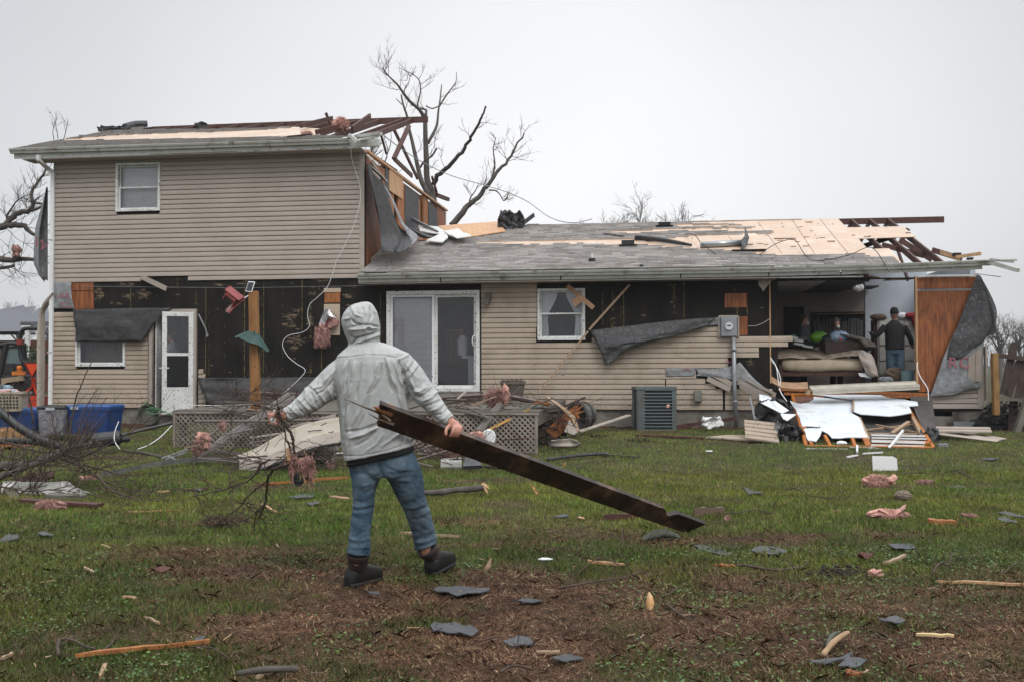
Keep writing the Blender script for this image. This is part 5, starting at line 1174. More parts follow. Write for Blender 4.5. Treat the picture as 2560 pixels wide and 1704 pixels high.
def tuft(name,c,r,n,mtl,parent=None,L=.05,w=.004,down=.6,flatt=1):
 m=MB();c=Vector(c);m.ball(c,r*.62,(1,.7,1*flatt),9,7,jit=.3)
 for _ in range(n):
  d=Vector((random.gauss(0,1),random.gauss(0,.8),random.gauss(0,1)*flatt)).normalized();p=c+d*r*random.uniform(.4,.85);d=(d+Vector((0,0,-down))+Vector((random.gauss(0,.5),random.gauss(0,.5),random.gauss(0,.5)))).normalized();l=L*random.uniform(.4,1.3);q=p+d*l*.5;e=q+(d+Vector((0,0,-.3))).normalized()*l*.5
  m.tube([p,q,e],[w,w*.8,w*.2],3,cap=False)
 return m.build(name,mtl,parent)
m=MB()
for (x,y,r) in ((1200,900,.03),(1240,950,.03),(1320,930,.035),(1360,985,.028),(1340,1040,.018),(1385,930,.022)):m.ball(q2(x,y,6.22),r,(1,.6,1),9,7,jit=.3)
for _ in range(520):
 x=random.choice((random.gauss(1215,25),random.gauss(1330,32),random.gauss(1370,18)));y=random.gauss(940,45)+(x - 1200)*.15;p=q2(x,y,6.18+random.random()*.08);l=random.uniform(.01,.03)+.07*random.random()**3;m.tube([p,p+Vector((random.uniform(-.01,.01),0,-l*.5)),p+Vector((random.uniform(-.02,.02),0,-l))],[.005,.004,.001],3,cap=False)
m.build('insulation',M_pinkw,br)
m=MB();m.ball(q2(1250,1080,6.2),.026,(.8,.7,1.6),8,7,jit=.3);m.ball(q2(1265,1110,6.2),.03,(1,.7,.8),8,7,jit=.3);m.build('soil_clod',M_blackm,br)
m=MB();m.bar(q2(1165,800,6.2),q2(1180,910,6.2),.012,.02);m.build('wood_sliver',M_ply2,br)
m=MB();p=P(688,1036,6.1);m.tube([p+Vector((-.02,0,-.03)),p+Vector((-.004,0,.03))],.008,8);m.tube([p+Vector((-.014,0,-.03))+Vector((.014*math.cos(a),0,.014*math.sin(a))) for a in np.linspace(0,6.3,9)],.004,5);m.build('plastic_hook',M_whited,br)
# deck with lattice skirt
random.seed(3)
ya=(HI @ G(432,1119)).y;yb=(HI @ G(1345,1131)).y;DY=(ya+yb)/2
def DPt(u,v,dy=0):return HP(u,v,DY+dy)
dx0,dx1=DPt(434,1060).x,DPt(1345,1060).x;DZ=(DPt(432,1023).z+DPt(1345,1028).z)/2
deckt=thing('wooden_deck','low weathered deck with brown lattice skirt along the back wall','deck',lw((dx0,DY,.05)))
Minv=deckt.matrix_basis.inverted()
def wb(mb,name,m,parent,**k):
 mb.v=[tuple(HM @ Vector(q)) for q in mb.v];return mb.build(name,m,parent,**k)
m=MB();y=DY
while y<-.25:m.box(((dx0+dx1)/2,y+.065,DZ - .02+random.uniform(-.002,.002)),(dx1 - dx0+random.uniform(-.01,.03),.132,.036));y+=.14
wb(m,'deck_boards',M_deck,deckt)
m=MB();m.box(((dx0+dx1)/2,DY+.03,DZ - .085),(dx1 - dx0,.04,.10));m.box((dx1 - .02,DY/2 - .05,DZ - .13),(.04,-DY - .2,.18));m.box((dx0+.02,DY/2 - .05,DZ - .13),(.04,-DY - .2,.18));wb(m,'rim_joist',M_deck,deckt)
zb=.07;zt_=DZ - .05
def clipline(x0,z0,dx,dz,X0,X1,Z0,Z1):
 t0,t1=-1e9,1e9
 for p,d,a,b in ((x0,dx,X0,X1),(z0,dz,Z0,Z1)):
  ta,tb=(a - p)/d,(b - p)/d;t0=max(t0,min(ta,tb));t1=min(t1,max(ta,tb))
 return (t0,t1) if t1 - t0>.02 else None
m=MB();pitch=.083
for sgn,yy in ((1,DY - .004),(-1,DY - .011)):
 x=dx0 - 1
 while x<dx1+1:
  r=clipline(x,zb,1.0,sgn*1.0,dx0+.02,dx1 - .02,zb,zt_)
  if r:m.bar((x+r[0],yy,zb+sgn*r[0]),(x+r[1],yy,zb+sgn*r[1]),.0065,.037,up=(0,1,0)) if False else m.bar((x+r[0],yy,zb+sgn*r[0]),(x+r[1],yy,zb+sgn*r[1]),.025,.0065,up=(0,1,0))
  x+=pitch
wb(m,'lattice',M_lat,deckt)
m=MB();m.box((dx1 - .02,DY - .015,(zb+zt_)/2),(.04,.02,zt_ - zb));m.box((dx0+.02,DY - .015,(zb+zt_)/2),(.04,.02,zt_ - zb));m.box(((dx0+dx1)/2,DY - .018,zt_+.012),(dx1 - dx0+.04,.03,.03));wb(m,'lattice_frame',M_lat,deckt)
for k in range(6):
 m=MB();x=dx0+.1+k*(dx1 - dx0 - .2)/5;m.box((x,DY+.12,(.0+DZ - .05)/2),(.09,.09,DZ - .08));wb(m,'post',M_deck,deckt)
m=MB();m.box(((hx(985)+hx(1195))/2,-.55,DZ+.09),(2.0,.7,.16));m.box(((hx(985)+hx(1195))/2,-.95,DZ+.02),(1.9,.04,.1));wb(m,'step',M_deck,deckt)
random.seed(31)
# feeder post with baffle, feeder and solar lamp
DPO=15.3
pg=G(641,1116);pw=thing('feeder_post','square honey brown wooden post standing in front of the deck','post',pg)
m=MB();t_=P(634,728,pg.y);b_=pg+Vector((0,0,-.05));m.bar(b_,t_,.135,.135,up=(0,1,0));m.build('post_shaft',mat('honey_wood',(.33,.16,.05),.6,col2=(.2,.085,.025),scale=4,stretch=(3,3,.5),detail=8,speck=(.05,.02,.01),speckscale=7,speckamt=.72,bump=.003),pw)
m=MB();c=P(633,842,pg.y - .02);n=18
rows=[]
for i,(r,dz_) in enumerate(((.06,.08),(.14,.015),(.235,-.07))):
 rows.append([c+Vector((math.cos(a)*r*1.05+(-.04 if math.cos(a)<0 else 0)*i*.5,math.sin(a)*r*.9,dz_+(.07*math.cos(a)*-1 if math.cos(a)<0 else -.16*math.cos(a))*i*.5+.02*math.sin(a*5))) for a in np.linspace(0,2*math.pi,n)])
m.grid(rows,.004);m.build('baffle',mat('green_metal',(.01,.045,.038),.5,col2=(.02,.065,.055),scale=5),pw)
m=MB();m.tube(smooth_pts([P(632,730,pg.y),P(622,738,pg.y - .05),P(610,746,pg.y - .1),P(596,756,pg.y - .15),P(585,762,pg.y - .2)],3),.008,6);m.tube(smooth_pts([P(598,735,pg.y - .1),P(590,748,pg.y - .14),P(582,760,pg.y - .2),P(566,780,pg.y - .2)],3),.007,6);m.build('wire_bracket',M_whited,pw)
fd=thing('bird_feeder','red barn shaped bird feeder hanging askew left of the post top','bird feeder',P(580,755,pg.y - .2))
def rot2(p,ang,c):q=Matrix.Rotation(ang,3,'Y') @ (Vector(p));return c+q
c=P(580,745,pg.y - .2);A_=math.radians(38)
def fbox(mb,a,d):mb.box(c+Matrix.Rotation(A_,3,'Y') @ Vector(a),d,Matrix.Rotation(A_,3,'Y'))
M_redp=mat('red_painted_wood',(.27,.045,.04),.5,col2=(.18,.03,.03),scale=8)
m=MB();fbox(m,(.0,-.1,.02),(.2,.02,.07));fbox(m,(0,.1,.02),(.2,.02,.07));fbox(m,(-.09,0,-.02),(.02,.16,.14));fbox(m,(.09,0,-.02),(.02,.16,.14));m.build('feeder_body',M_redp,fd)
m=MB();M1=Matrix.Rotation(A_ - .0,3,'Y')
for s_ in (-1,1):m.box(c+M1 @ Vector((0,s_*.06,.085)),(.28,.15,.014),M1 @ Matrix.Rotation(-s_*.6,3,'X'))
m.build('feeder_roof',M_redp,fd)
m=MB();fbox(m,(0,0,-.01),(.15,.12,.10));m.build('seed_window',mat('dark_seed',(.03,.02,.015),.5),fd)
m=MB();m.bar(P(583,764,pg.y - .2),P(568,780,pg.y - .22),.17,.015,up=(.6,0,1));m.bar(P(612,746,pg.y - .2),P(585,768,pg.y - .22),.15,.015,up=(.6,0,1));m.build('feeder_tray',M_redp,fd)
sl=thing('solar_panel','small tilted solar panel clipped on top of the feeder post','solar panel',P(626,717,pg.y - .05))
m=MB();pts=[P(621,704,pg.y - .06),P(637,705,pg.y - .0),P(629,731,pg.y - .06),P(613,729,pg.y - .12)];m.poly(pts,.015);m.build('frame',M_whited,sl)
ctr=sum(pts,Vector())/4;m=MB();m.poly([ctr+(p - ctr)*.84+Vector((0,-.012,0)) for p in pts],.01);m.build('panel',mat('solar_dark',(.03,.035,.045),.25),sl)
# air conditioner
ac=G(1640,1082);acx0,acx1=1591,1693;D_=18.55
def AP(u,v):return P(u,v,D_)
a0=AP(1591,1080);a1_=AP(1693,1080);z0,z1=P(1640,1083,D_).z,P(1640,967,D_).z
acr=thing('air_conditioner','grey green slatted air conditioning unit standing by the back wall','air conditioner',((a0.x+a1_.x)/2,D_+.35,gz(0,D_)))
M_ac=mat('ac_metal',(.13,.16,.16),.5,col2=(.1,.12,.12),scale=4,metallic=.2,dirt=(.1,.08,.06),dirtscale=3)
wA,xc_=a1_.x - a0.x,(a0.x+a1_.x)/2;zc=(z0+z1)/2;hA=z1 - z0
m=MB()
for sx in (-1,1):
 for sy in (0,1):m.tube([(xc_+sx*(wA/2 - .045),D_+.045+sy*.62,z0),(xc_+sx*(wA/2 - .045),D_+.045+sy*.62,z1 - .03)],.045,10)
m.box((xc_ - wA/2+.1,D_+.02,zc),(.12,.03,hA - .04));m.box((xc_+wA/2 - .06,D_+.02,zc),(.06,.03,hA - .04));m.box((xc_,D_+.35,z1 - .02),(wA,.72,.045));m.box((xc_,D_+.35,z0+.03),(wA,.72,.06));m.build('casing',M_ac,acr)
m=MB();m.box((xc_,D_+.35,zc),(wA - .08,.6,hA - .1));m.build('coil',M_blackm,acr)
m=MB();n=13
for k in range(n):m.box((xc_+.02,D_+.004,z0+.07+(hA - .12)*k/(n - 1)),(wA - .2,.02,.012))
for k in range(28):m.box((xc_ - wA/2+.17+k*(wA - .24)/28,D_+.03,zc),(.004,.004,hA - .1))
m.build('grille',mat('ac_slat',(.16,.2,.2),.5),acr)
m=MB();m.ball(P(1670,1014,D_ - .02),.035,(1,.5,1),jit=.3);tag(m.build('wood_chip',M_pink),'small pale scrap stuck on the slats of the air conditioner','scrap')
# pots
def pot(name,label,c,r0,r1,h,mtl,rim=.015,extra=None):
 m=MB();c=Vector(c);prof=[(r0*.96,0),(r0,.004),((r0+r1)/2,h*.5),(r1,h*.86),(r1+rim,h*.86),(r1+rim,h),(r1 - .012,h),(r1 - .02,h*.8)]
 m.loft([[c+Vector((r*math.cos(a),r*math.sin(a),z)) for a in np.linspace(0,2*math.pi,21)[:-1]] for r,z in prof]);return tag(m.build(name,mtl),label,'flower pot')
M_pot=mat('dirty_brown_pot',(.13,.105,.085),.8,col2=(.08,.065,.05),scale=6)
pc=lw(HP(1282,990,-.6));pc.z=DZ;pr=thing('flower_pot','tall square brown planter on the deck right of the patio door','flower pot',pc)
m=MB();wbot,wtop,hh=.19,.25,P(1280,952,pc.y).z - DZ
m.loft([[pc+Vector((sx*w,sy*w,z)) for sx,sy in ((1,1),(-1,1),(-1,-1),(1,-1))] for w,z in ((wbot*.95,0),(wtop*.93,hh*.85),(wtop,hh*.86),(wtop,hh),(wtop*.88,hh),(wtop*.85,hh*.9))]);m.build('planter',M_pot,pr)
m=MB()
for k in range(160):q=pc+Vector((random.uniform(-.2,.2),random.uniform(-.2,.2),hh*.95));m.tube([q,q+Vector((random.uniform(-.08,.08),random.uniform(-.08,.08),random.uniform(.02,.08)))],[.004,.001],3)
m.build('dead_plant',M_barkd,pr)
bc=G(1462,1068);bp=thing('barrel_planter','dark half barrel planter lying on its side by the foundation','planter',bc)
c=P(1455,1037,18.4);ax=Vector((-.75,-.62,-.1)).normalized();s1=ax.cross(Vector((0,0,1))).normalized();s2=s1.cross(ax)
M_barr=mat('barrel_plastic',(.07,.07,.06),.6,col2=(.13,.13,.11),scale=4,stretch=(1,1,5),dirt=(.05,.04,.03))
m=MB();m.loft([[c+ax*t+(s1*math.cos(a)+s2*math.sin(a))*r for a in np.linspace(0,2*math.pi,25)[:-1]] for t,r in ((-.2,.17),(-.195,.2),(-.08,.235),(-.075,.245),(-.05,.245),(-.045,.24),(.1,.262),(.105,.275),(.14,.275),(.14,.25),(.05,.235),(-.15,.18))]);m.build('barrel',M_barr,bp,smooth=False)
m=MB()
for t,r in ((.12,.279),(-.06,.25)):m.loft([[c+ax*(t+o)+(s1*math.cos(a)+s2*math.sin(a))*r for a in np.linspace(0,2*math.pi,25)[:-1]] for o in (-.02,.02)],cap=False)
m.build('hoop',M_black,bp)
m=MB();c=G(376,1062);c=P(376,1042,18.9);m.loft([[c+Vector((.02*t,-t*.7,t*.3))+Vector((math.cos(a)*r*.8,0.1*math.cos(a),math.sin(a)*r)) for a in np.linspace(0,2*math.pi,21)[:-1]] for t,r in ((-.2,.12),(0,.18),(.2,.21),(.21,.2),(.0,.16))])
tag(m.build('flower_pot',mat('mossy_pot',(.14,.14,.11),.7,col2=(.09,.09,.07),scale=6)),'grey pot tipped over beside the storm door','flower pot')
m=MB()
for k in range(4):
 p=[P(352+k*3,1008+k*8,18.6),P(366+k*2,1002+k*9,18.5),P(374+k*4,1014+k*6,18.6),P(400+k*6,1024+k*2,18.6),P(430,1036+k,18.4)];m.tube(smooth_pts(p,4),.007,5)
for k in range(8):a=k*.9;m.tube(smooth_pts([P(385+20*math.cos(a+j),1026+8*math.sin(a+j),18.4) for j in (0,.8,1.6,2.4)],3),.005,4)
tag(m.build('garden_hose',mat('green_cable',(.08,.2,.1),.5)),'thin green cable tangled over the tipped grey pot','cable')
# storage totes and basket at the left
def tote(name,label,pix,D,depth,mtl,lidm,lipz=.0,rot=0,handle=None,contents=None):
 (u0,v0,u1,v1)=pix;a=P(u0,v1,D);b=P(u1,v1,D);w=b.x - a.x;z0=a.z;z1=P(u0,v0,D).z;h=z1 - z0;c=Vector(((a.x+b.x)/2,D+depth/2,z0));rt=thing(name,label,'storage box',c)
 R=Matrix.Rotation(rot,3,'Z');m=MB()
 def rr(w_,d_,z,n=5,r=.05):
  out=[]
  for qx,qy,a0_ in ((1,1,0),(-1,1,90),(-1,-1,180),(1,-1,270)):
   for k in range(n):an=math.radians(a0_+90*k/(n - 1));out.append(c+R @ Vector((qx*(w_/2 - r)+r*math.cos(an),qy*(d_/2 - r)+r*math.sin(an),z)))
  return out
 m.loft([rr(w*.86,depth*.86,0),rr(w*.955,depth*.955,h*.8),rr(w*.985,depth*.985,h*.81),rr(w*.985,depth*.985,h*.88)]);m.build('bin',mtl,rt)
 m=MB();m.loft([rr(w,depth,h*.88),rr(w*1.01,depth*1.01,h*.95),rr(w*.96,depth*.96,h),rr(w*.88,depth*.88,h*.995),rr(w*.86,depth*.86,h*.97)]);m.build('lid',lidm,rt)
 m=MB()
 for sx in (-.28,) if not handle else handle:m.box(c+R @ Vector((sx*w,-depth/2 - .005,h*.9)),(.14,.02,.045),R)
 m.build('latch',mat(name+'_latch',(.4,.42,.45),.5),rt);return rt,c,w,h
M_tote=mat('blue_plastic',(.018,.055,.2),.4,col2=(.014,.04,.15),scale=4,dirt=(.06,.07,.1),dirtscale=5,dirtamt=(.55,.75));M_toteL=mat('blue_plastic_lid',(.035,.1,.3),.35,col2=(.03,.08,.24),scale=4)
DTt=1.22*F/(1086 - 910) ;D1=16.6
tote('storage_tote','blue plastic tote with blue lid in front of the left wall',(163,1012,280,1085),D1,.55,M_tote,M_toteL,rot=-.12)
tote('storage_tote','blue plastic tote under the beige laundry basket',(-40,1020,90,1090),D1+.1,.6,M_tote,M_toteL,rot=.1)
rt,c,w,h=tote('storage_tote','clear tote of folded papers with black lid between the blue ones',(87,1014,157,1087),D1 - .1,.5,M_clear,M_black,rot=.08,handle=(0,))
cols=[(.5,.5,.48),(.35,.3,.28),(.55,.5,.42),(.4,.08,.14),(.3,.28,.3),(.6,.58,.52)]
m_=[]
for k in range(9):
 m=MB();m.box(c+Vector((random.uniform(-.02,.02),random.uniform(-.02,.02),.03+k*h*.075)),(w*random.uniform(.55,.72),.36,h*.06),Matrix.Rotation(random.uniform(-.15,.15),3,'Z'));tag(m.build('folded_papers',mat('paper_%d' % k,random.choice(cols),.8)),['lowest','second','third','fourth','fifth','sixth','seventh','eighth','topmost'][k]+' folded bundle inside the clear tote','paper bundle','bundles in the clear tote')
u0,v0,u1,v1=0,978,72,1028;bk=thing('laundry_basket','beige perforated laundry basket full of clothes on the blue tote','basket',P(30,1028,D1 - .1))
c=P(28,1026,D1+.15);wb_,hb_,db_=.52,P(28,980,D1).z - P(28,1028,D1).z,.4
M_bsk=mat('beige_plastic',(.42,.36,.28),.5,col2=(.34,.29,.22),scale=5)
m=MB()
def rr2(w_,d_,z,n=5,r=.07):
 out=[]
 for qx,qy,a0_ in ((1,1,0),(-1,1,90),(-1,-1,180),(1,-1,270)):
  for k in range(n):an=math.radians(a0_+90*k/(n - 1));out.append(c+Vector((qx*(w_/2 - r)+r*math.cos(an),qy*(d_/2 - r)+r*math.sin(an),z)))
 return out
m.loft([rr2(wb_*.8,db_*.8,0),rr2(wb_*.97,db_*.97,hb_*.9),rr2(wb_*1.06,db_*1.06,hb_*.9),rr2(wb_*1.06,db_*1.06,hb_),rr2(wb_*.95,db_*.95,hb_),rr2(wb_*.9,db_*.9,hb_*.7)]);m.build('basket_shell',M_bsk,bk)
m=MB()
for r_ in range(4):
 for k in range(8):
  z=hb_*(.2+r_*.17);m.box(c+Vector((-.19+k*.054,-db_*(.4+.085*z/hb_) - .004,z)),(.03,.004,.03),Matrix.Rotation(.78,3,'Y'))
m.build('perforation',M_blackm,bk)
def lump(mb,c,r,sq,seed,n=14,mm_=10,jit=.12):mb.ball(c,r,sq,n,mm_,jit,seed)
m=MB();lump(m,c+Vector((-.08,0,hb_)),.2,(1,.8,.3),3);m.build('clothes',mat('pale_clothes',(.3,.36,.4),.9,col2=(.5,.25,.2),scale=8),bk)
m=MB();lump(m,c+Vector((-.16,.02,hb_+.07)),.17,(1.1,.6,.3),4);tag(m.build('folded_towel',mat('light_blue_cloth',(.35,.5,.58),.9,col2=(.05,.06,.08),scale=6)),'light blue patterned cloth on top of the laundry basket','towel')
m=MB();c=P(22,1098,15.6);m.loft([[c+Vector((math.cos(a)*r*(1+.2*math.sin(3*a)),math.sin(a)*r*.6,z+.03*math.sin(a*4))) for a in np.linspace(0,6.283,15)[:-1]] for z,r in ((-.12,.24),(0,.23),(.16,.2),(.17,.05))]);tag(m.build('split_log',mat('torn_blond_wood',(.34,.2,.09),.9,col2=(.14,.07,.03),scale=9,stretch=(3,3,1),bump=.01)),'split blond tree stump piece in front of the blue tote','log')
m=MB();random.seed(8)
tag(MB().tube(smooth_pts([P(-20,1010,14.2),P(40,1062,14.2),P(90,1092,14.2),P(120,1105,14.2),P(150,1115,14.1)],3),.06,10).build('black_pipe',M_black,smooth=True),'thick black pipe slanting down at the left edge','pipe')
tag(MB().tube(smooth_pts([P(-20,1102,14.5),P(60,1102,14.4),P(110,1108,14.3),P(160,1120,14.2),P(172,1128,14.1)],3),.045,8).build('black_pipe',M_black,smooth=True),'black pipe lying flat at the left edge','pipe')
q=thing('tube_heater','fat black cylinder with a thin arm lying in the grass before the lattice','cylinder',G(245,1118))
MB().tube([P(188,1104,15.0),P(196,1104,15),P(300,1093,15.2),P(302,1093,15.2)],[.06,.11,.11,.06],16).build('drum',M_black,q,smooth=False)
MB().tube([P(300,1087,15.3),P(430,1056,15.6)],.025,8).build('arm',M_black,q);MB().tube([P(302,1098,15.2),P(322,1096,15.3)],.045,8).build('nozzle',M_black,q)
tag(MB().bar(P(0,1110,15.2),P(115,1108,15.2),.05,.05).build('orange_board',M_stud),'orange board lying behind the black pipes','board')
tag(MB().tube(smooth_pts([P(297,1052,15.2),P(288,1075,15.1),P(286,1100,15.0),P(300,1122,14.9)],4),.006,6).build('white_wire',M_whited),'short white wire loop curling up from the grass','wire')
tag(MB().tube(smooth_pts([P(430,1062,15.5),P(400,1092,15.2),P(370,1112,15),P(343,1122,14.9)],4),.006,6).build('white_wire',M_whited),'pale wire running from the lattice corner into the grass','wire')
# tractor behind the left corner
DTr=26.0
tc_=thing('compact_tractor','black and orange compact tractor with cab behind the left corner','tractor',P(20,1010,DTr))
def T(u,v,d=0):return P(u,v,DTr+d)
M_or=mat('tractor_orange',(.75,.06,.015),.4);M_tan=mat('tan_fender',(.4,.3,.2),.6)
m=MB()
for d in (0,1.1):m.tube(smooth_pts([T(-30,868,d),T(4,862,d),T(30,858,d),T(64,862,d)],3),.05,8);m.tube(smooth_pts([T(16,862,d),T(8,900,d),T(2,930,d),T(-6,960,d)],3),.06,8);m.tube([T(60,862,d),T(62,905,d),T(70,935,d)],.06,8)
m.poly([T(-40,868,0),T(66,862,0),T(66,860,1.2),T(-40,866,1.2)],.06);m.box(T(36,925,.5),(.9,1.0,.35));m.box(T(-5,985,.5),(1.0,1.0,.9));m.box(T(10,960,.6),(.5,1.1,.8));m.build('cab_frame',M_black,tc_)
m=MB();m.poly([T(18,872,.05),T(56,868,.05),T(60,915,.05),T(16,922,.05)],.02);m.poly([T(-20,872,.05),T(4,870,.05),T(-4,918,.05),T(-20,918,.05)],.02);m.build('cab_window',mat('cab_glass',(.13,.18,.18),.15),tc_)
m=MB();m.tube(smooth_pts([T(112,822,-.4),T(84,821,-.4),T(62,822,-.4),T(52,832,-.4),T(50,850,-.4),T(50,865,-.4)],3),.05,8);m.tube(smooth_pts([T(50,866,-.4),T(52,885,-.4),T(57,900,-.4),T(66,910,-.4)],3),.06,8);m.build('roll_bar',M_black,tc_)
m=MB();m.box(T(50,855,-.45),(.12,.12,.14));m.build('red_band',mat('dull_red',(.3,.03,.02),.5),tc_)
m=MB();m.loft([[T(42,1000,-.2)+Vector((math.cos(a)*r,t,math.sin(a)*r)) for a in np.linspace(0,6.283,25)[:-1]] for t,r in ((-.3,.3),(-.28,.6),(-.2,.68),(.1,.68),(.16,.6),(.18,.3))])
for k in range(22):a=k*.2856;m.box(T(42,1000,-.2)+Vector((math.cos(a)*.69,-.05,math.sin(a)*.69)),(.06,.36,.09),Matrix.Rotation(-a,3,'Y') @ Matrix.Rotation(.3,3,'X'))
wh=m.build('wheel',mat('tyre_rubber',(.02,.02,.02),.8),tc_)
m=MB();m.poly([T(18,945,-.3),T(66,938,-.3),T(70,950,-.3),T(30,955,-.3),T(18,966,-.3)],.3);m.build('fender',M_tan,tc_)
m=MB();cs=T(27,951,-.33);st=[cs+Vector((math.cos(math.pi/2+k*math.pi/5)*(.05 if k % 2==0 else .02),0,math.sin(math.pi/2+k*math.pi/5)*(.05 if k % 2==0 else .02))) for k in range(10)];m.poly(st,.01,(0,-1,0));m.build('star_decal',M_blackm,tc_)
m=MB();m.ball(T(49,919,-.4),.075,(1,1,1.0));m.box(T(49,925,-.4),(.1,.1,.04));m.build('beacon',mat('amber',(.8,.2,.01),.3),tc_)
m=MB();m.box(T(48,932,-.4),(.34,.08,.1));m.build('tail_light',mat('tail_red',(.5,.05,.015),.3,col2=(.7,.25,.03),scale=4),tc_)
m=MB();m.poly([T(59,905,-.7),T(104,905,-.7),T(80,948,-.7)],.02,(0,-1,0));sg=m.build('warning_triangle',mat('dark_red_border',(.25,.01,.01),.5),tc_)
mo=mat('fluorescent_orange',(.95,.09,.01),.5);m=MB();m.poly([T(65,909,-.73),T(98,909,-.73),T(80,938,-.73)],.01,(0,-1,0));m.build('reflector',mo,sg)
m=MB();m.box(T(27,918,-.3),(.16,.08,.22));m.build('mirror',M_black,tc_)
m=MB();m.tube(smooth_pts([T(82,945,-.5),T(80,965,-.5),T(66,978,-.5),T(50,985,-.5)],3),.03,6);m.tube(smooth_pts([T(88,945,-.5),T(86,965,-.5),T(92,985,-.5)],3),.03,6);m.box(T(88,1010,-.5),(.55,.5,.45));m.build('hitch',M_or,tc_)
# fence at the right edge
M_fen=mat('brown_fence',(.065,.04,.032),.75,col2=(.035,.022,.018),scale=6,stretch=(3,3,1))
fn=thing('picket_fence','leaning brown picket fence panel at the right edge','fence',G(2540,1078))
DFn=18.3
def fp(u,v,d=0):return P(u,v,DFn+d)
for (ub,vb,ut,vt) in ((2508,985,2535,860),(2543,1000,2572,870),(2578,1010,2606,880),(2520,990,2548,905),(2560,1000,2580,905),(2600,1010,2630,890)):
 m=MB();a=fp(ub,vb);b=fp(ut,vt);m.bar(a,b,.02,.135,up=(1,0,.2));m.bar(b,b+(b - a).normalized()*.04,.02,.09,up=(1,0,.2));m.build('picket',M_fen,fn)
for (ub,vb,ut,vt) in ((2528,1080,2535,995),(2560,1080,2566,1000)):
 m=MB();m.bar(fp(ub,vb,.1),fp(ut,vt,.1),.02,.15,up=(1,0,.2));m.build('picket',M_fen,fn)
m=MB();m.bar(fp(2494,888,-.05),fp(2640,905,-.05),.04,.08);m.build('rail',M_fen,fn)
m=MB();m.bar(fp(2494,996,-.05),fp(2640,1000,-.05),.04,.06);m.build('rail',M_deck,fn)
tag(MB().bar(P(2490,1036,DFn - .1),P(2486,882,DFn - .1),.1,.1,up=(0,1,0)).build('fence_post',mat('yellow_post',(.3,.17,.055),.6,col2=(.2,.1,.03),scale=5)),'honey coloured square fence post at the house corner','post')
tag(MB().bar(P(2540,1085,DFn - .4),P(2572,985,DFn - .3),.1,.1,up=(0,1,0)).build('fence_post',M_deck),'grey weathered post leaning against the fence','post')
m=MB();random.seed(12)
for k in range(260):
 q=P(random.uniform(2465,2560),random.uniform(1010,1078),random.uniform(18.2,19));m.tube([q,q+Vector((random.uniform(-.2,.2),random.uniform(-.1,.1),random.uniform(-.08,.12)))],[.02,.008],3)
lump(m,P(2500,1060,18.9),.45,(1.6,.6,.55),5);tag(m.build('debris_heap',M_blackm),'dark heap of roots and brush under the fence','brush heap',kind='stuff')
# bedroom things
def HPW(u,v,y):return lw(HP(u,v,y))
bed=thing('bed','bed with cream mattress and crumpled blankets inside the opened bedroom','bed',HPW(2080,965,.9))
def sheetW(pts,mtl,name,parent,th=.01,sub=4,wav=.03,seed=0,smooth=True,lab=None,cat=None):
 R=[smooth_pts([HP(u,v,y) for u,v,y in r],sub) for r in pts];cols=[]
 for j in range(len(R[0])):cols.append(smooth_pts([r[j] for r in R],sub))
 Gd=[[cols[j][i]+Vector((0,-1,.6))*(wav*(float(vnoise(i*.6+seed,j*.6,seed)) - .3)) for j in range(len(cols))] for i in range(len(cols[0]))]
 m=MB();m.grid(Gd,th);o=wb(m,name,mtl,parent,smooth=smooth)
 if lab:tag(o,lab,cat)
 return o
m=MB();ybf=.7;x0,x1=HP(1956,920,ybf).x,HP(2160,920,ybf).x;zt,z0=HP(2050,896,ybf).z,HP(2050,928,ybf).z
def rbx(x0,x1,y0,y1,z0,z1,r=.05,n=4):
 rings=[]
 for z,ins in ((z0,r),(z0+r*.3,r*.3),(z0+r,0),(z1 - r,0),(z1 - r*.3,r*.3),(z1,r)):rings.append([Vector((x,y,z+.012*math.sin(x*5))) for x,y in [(x0+ins+(x1 - x0 - 2*ins)*t,y0+ins) for t in np.linspace(0,1,12)]+[(x1 - ins,y1 - ins),(x0+ins,y1 - ins)]])
 return rings
m.loft(rbx(x0,x1,ybf,2.6,z0,zt,.09));wb(m,'mattress',mat('cream_mattress',(.6,.5,.38),.85,col2=(.5,.4,.29),scale=7,bump=.01,bscale=25),bed,smooth=True)
m=MB();m.box(((x0+x1)/2,1.65,z0 - .05),(x1 - x0,1.8,.08));m.box((x0 - .03,.75,z0 - .1),(.06,.06,.5));m.box((x1 - .1,.85,z0 - .2),(.06,.06,.4));wb(m,'bed_frame',M_lum,bed)
sheetW([[(1925,880,1.6),(1990,870,1.7),(2060,872,1.7),(2120,874,1.6),(2165,878,1.4)],[(1928,888,1.0),(1990,882,1.1),(2050,886,1.1),(2120,878,1.0),(2170,882,.9)],[(1930,898,.66),(1990,896,.7),(2060,897,.75),(2130,892,.66),(2172,890,.6)]],mat('rumpled_blanket',(.5,.42,.35),.9,col2=(.28,.2,.14),scale=5,bump=.01),'blanket',bed,wav=.12,seed=3)
sheetW([[(2140,876,.7),(2160,878,.6),(2180,890,.6)],[(2150,900,.58),(2170,905,.5),(2190,918,.55)],[(2160,925,.55),(2178,930,.48),(2194,935,.5)],[(2172,942,.55),(2184,942,.5),(2194,940,.5)]],mat('grey_comforter',(.5,.43,.38),.9,col2=(.4,.34,.3),scale=8,bump=.01),'comforter',bed,wav=.08,seed=9)
sheetW([[(2145,932,.6),(2162,932,.58),(2176,934,.58)],[(2148,940,.58),(2164,943,.56),(2178,946,.56)]],M_curt,'bed_skirt',bed,wav=.02)
def hb2(name,u,v,y,r,sq,mtl,lab,cat,seed=1,jit=.14):
 m=MB();m.ball(HPW(u,v,y),r,sq,12,9,jit,seed);return tag(m.build(name,mtl,smooth=True),lab,cat)
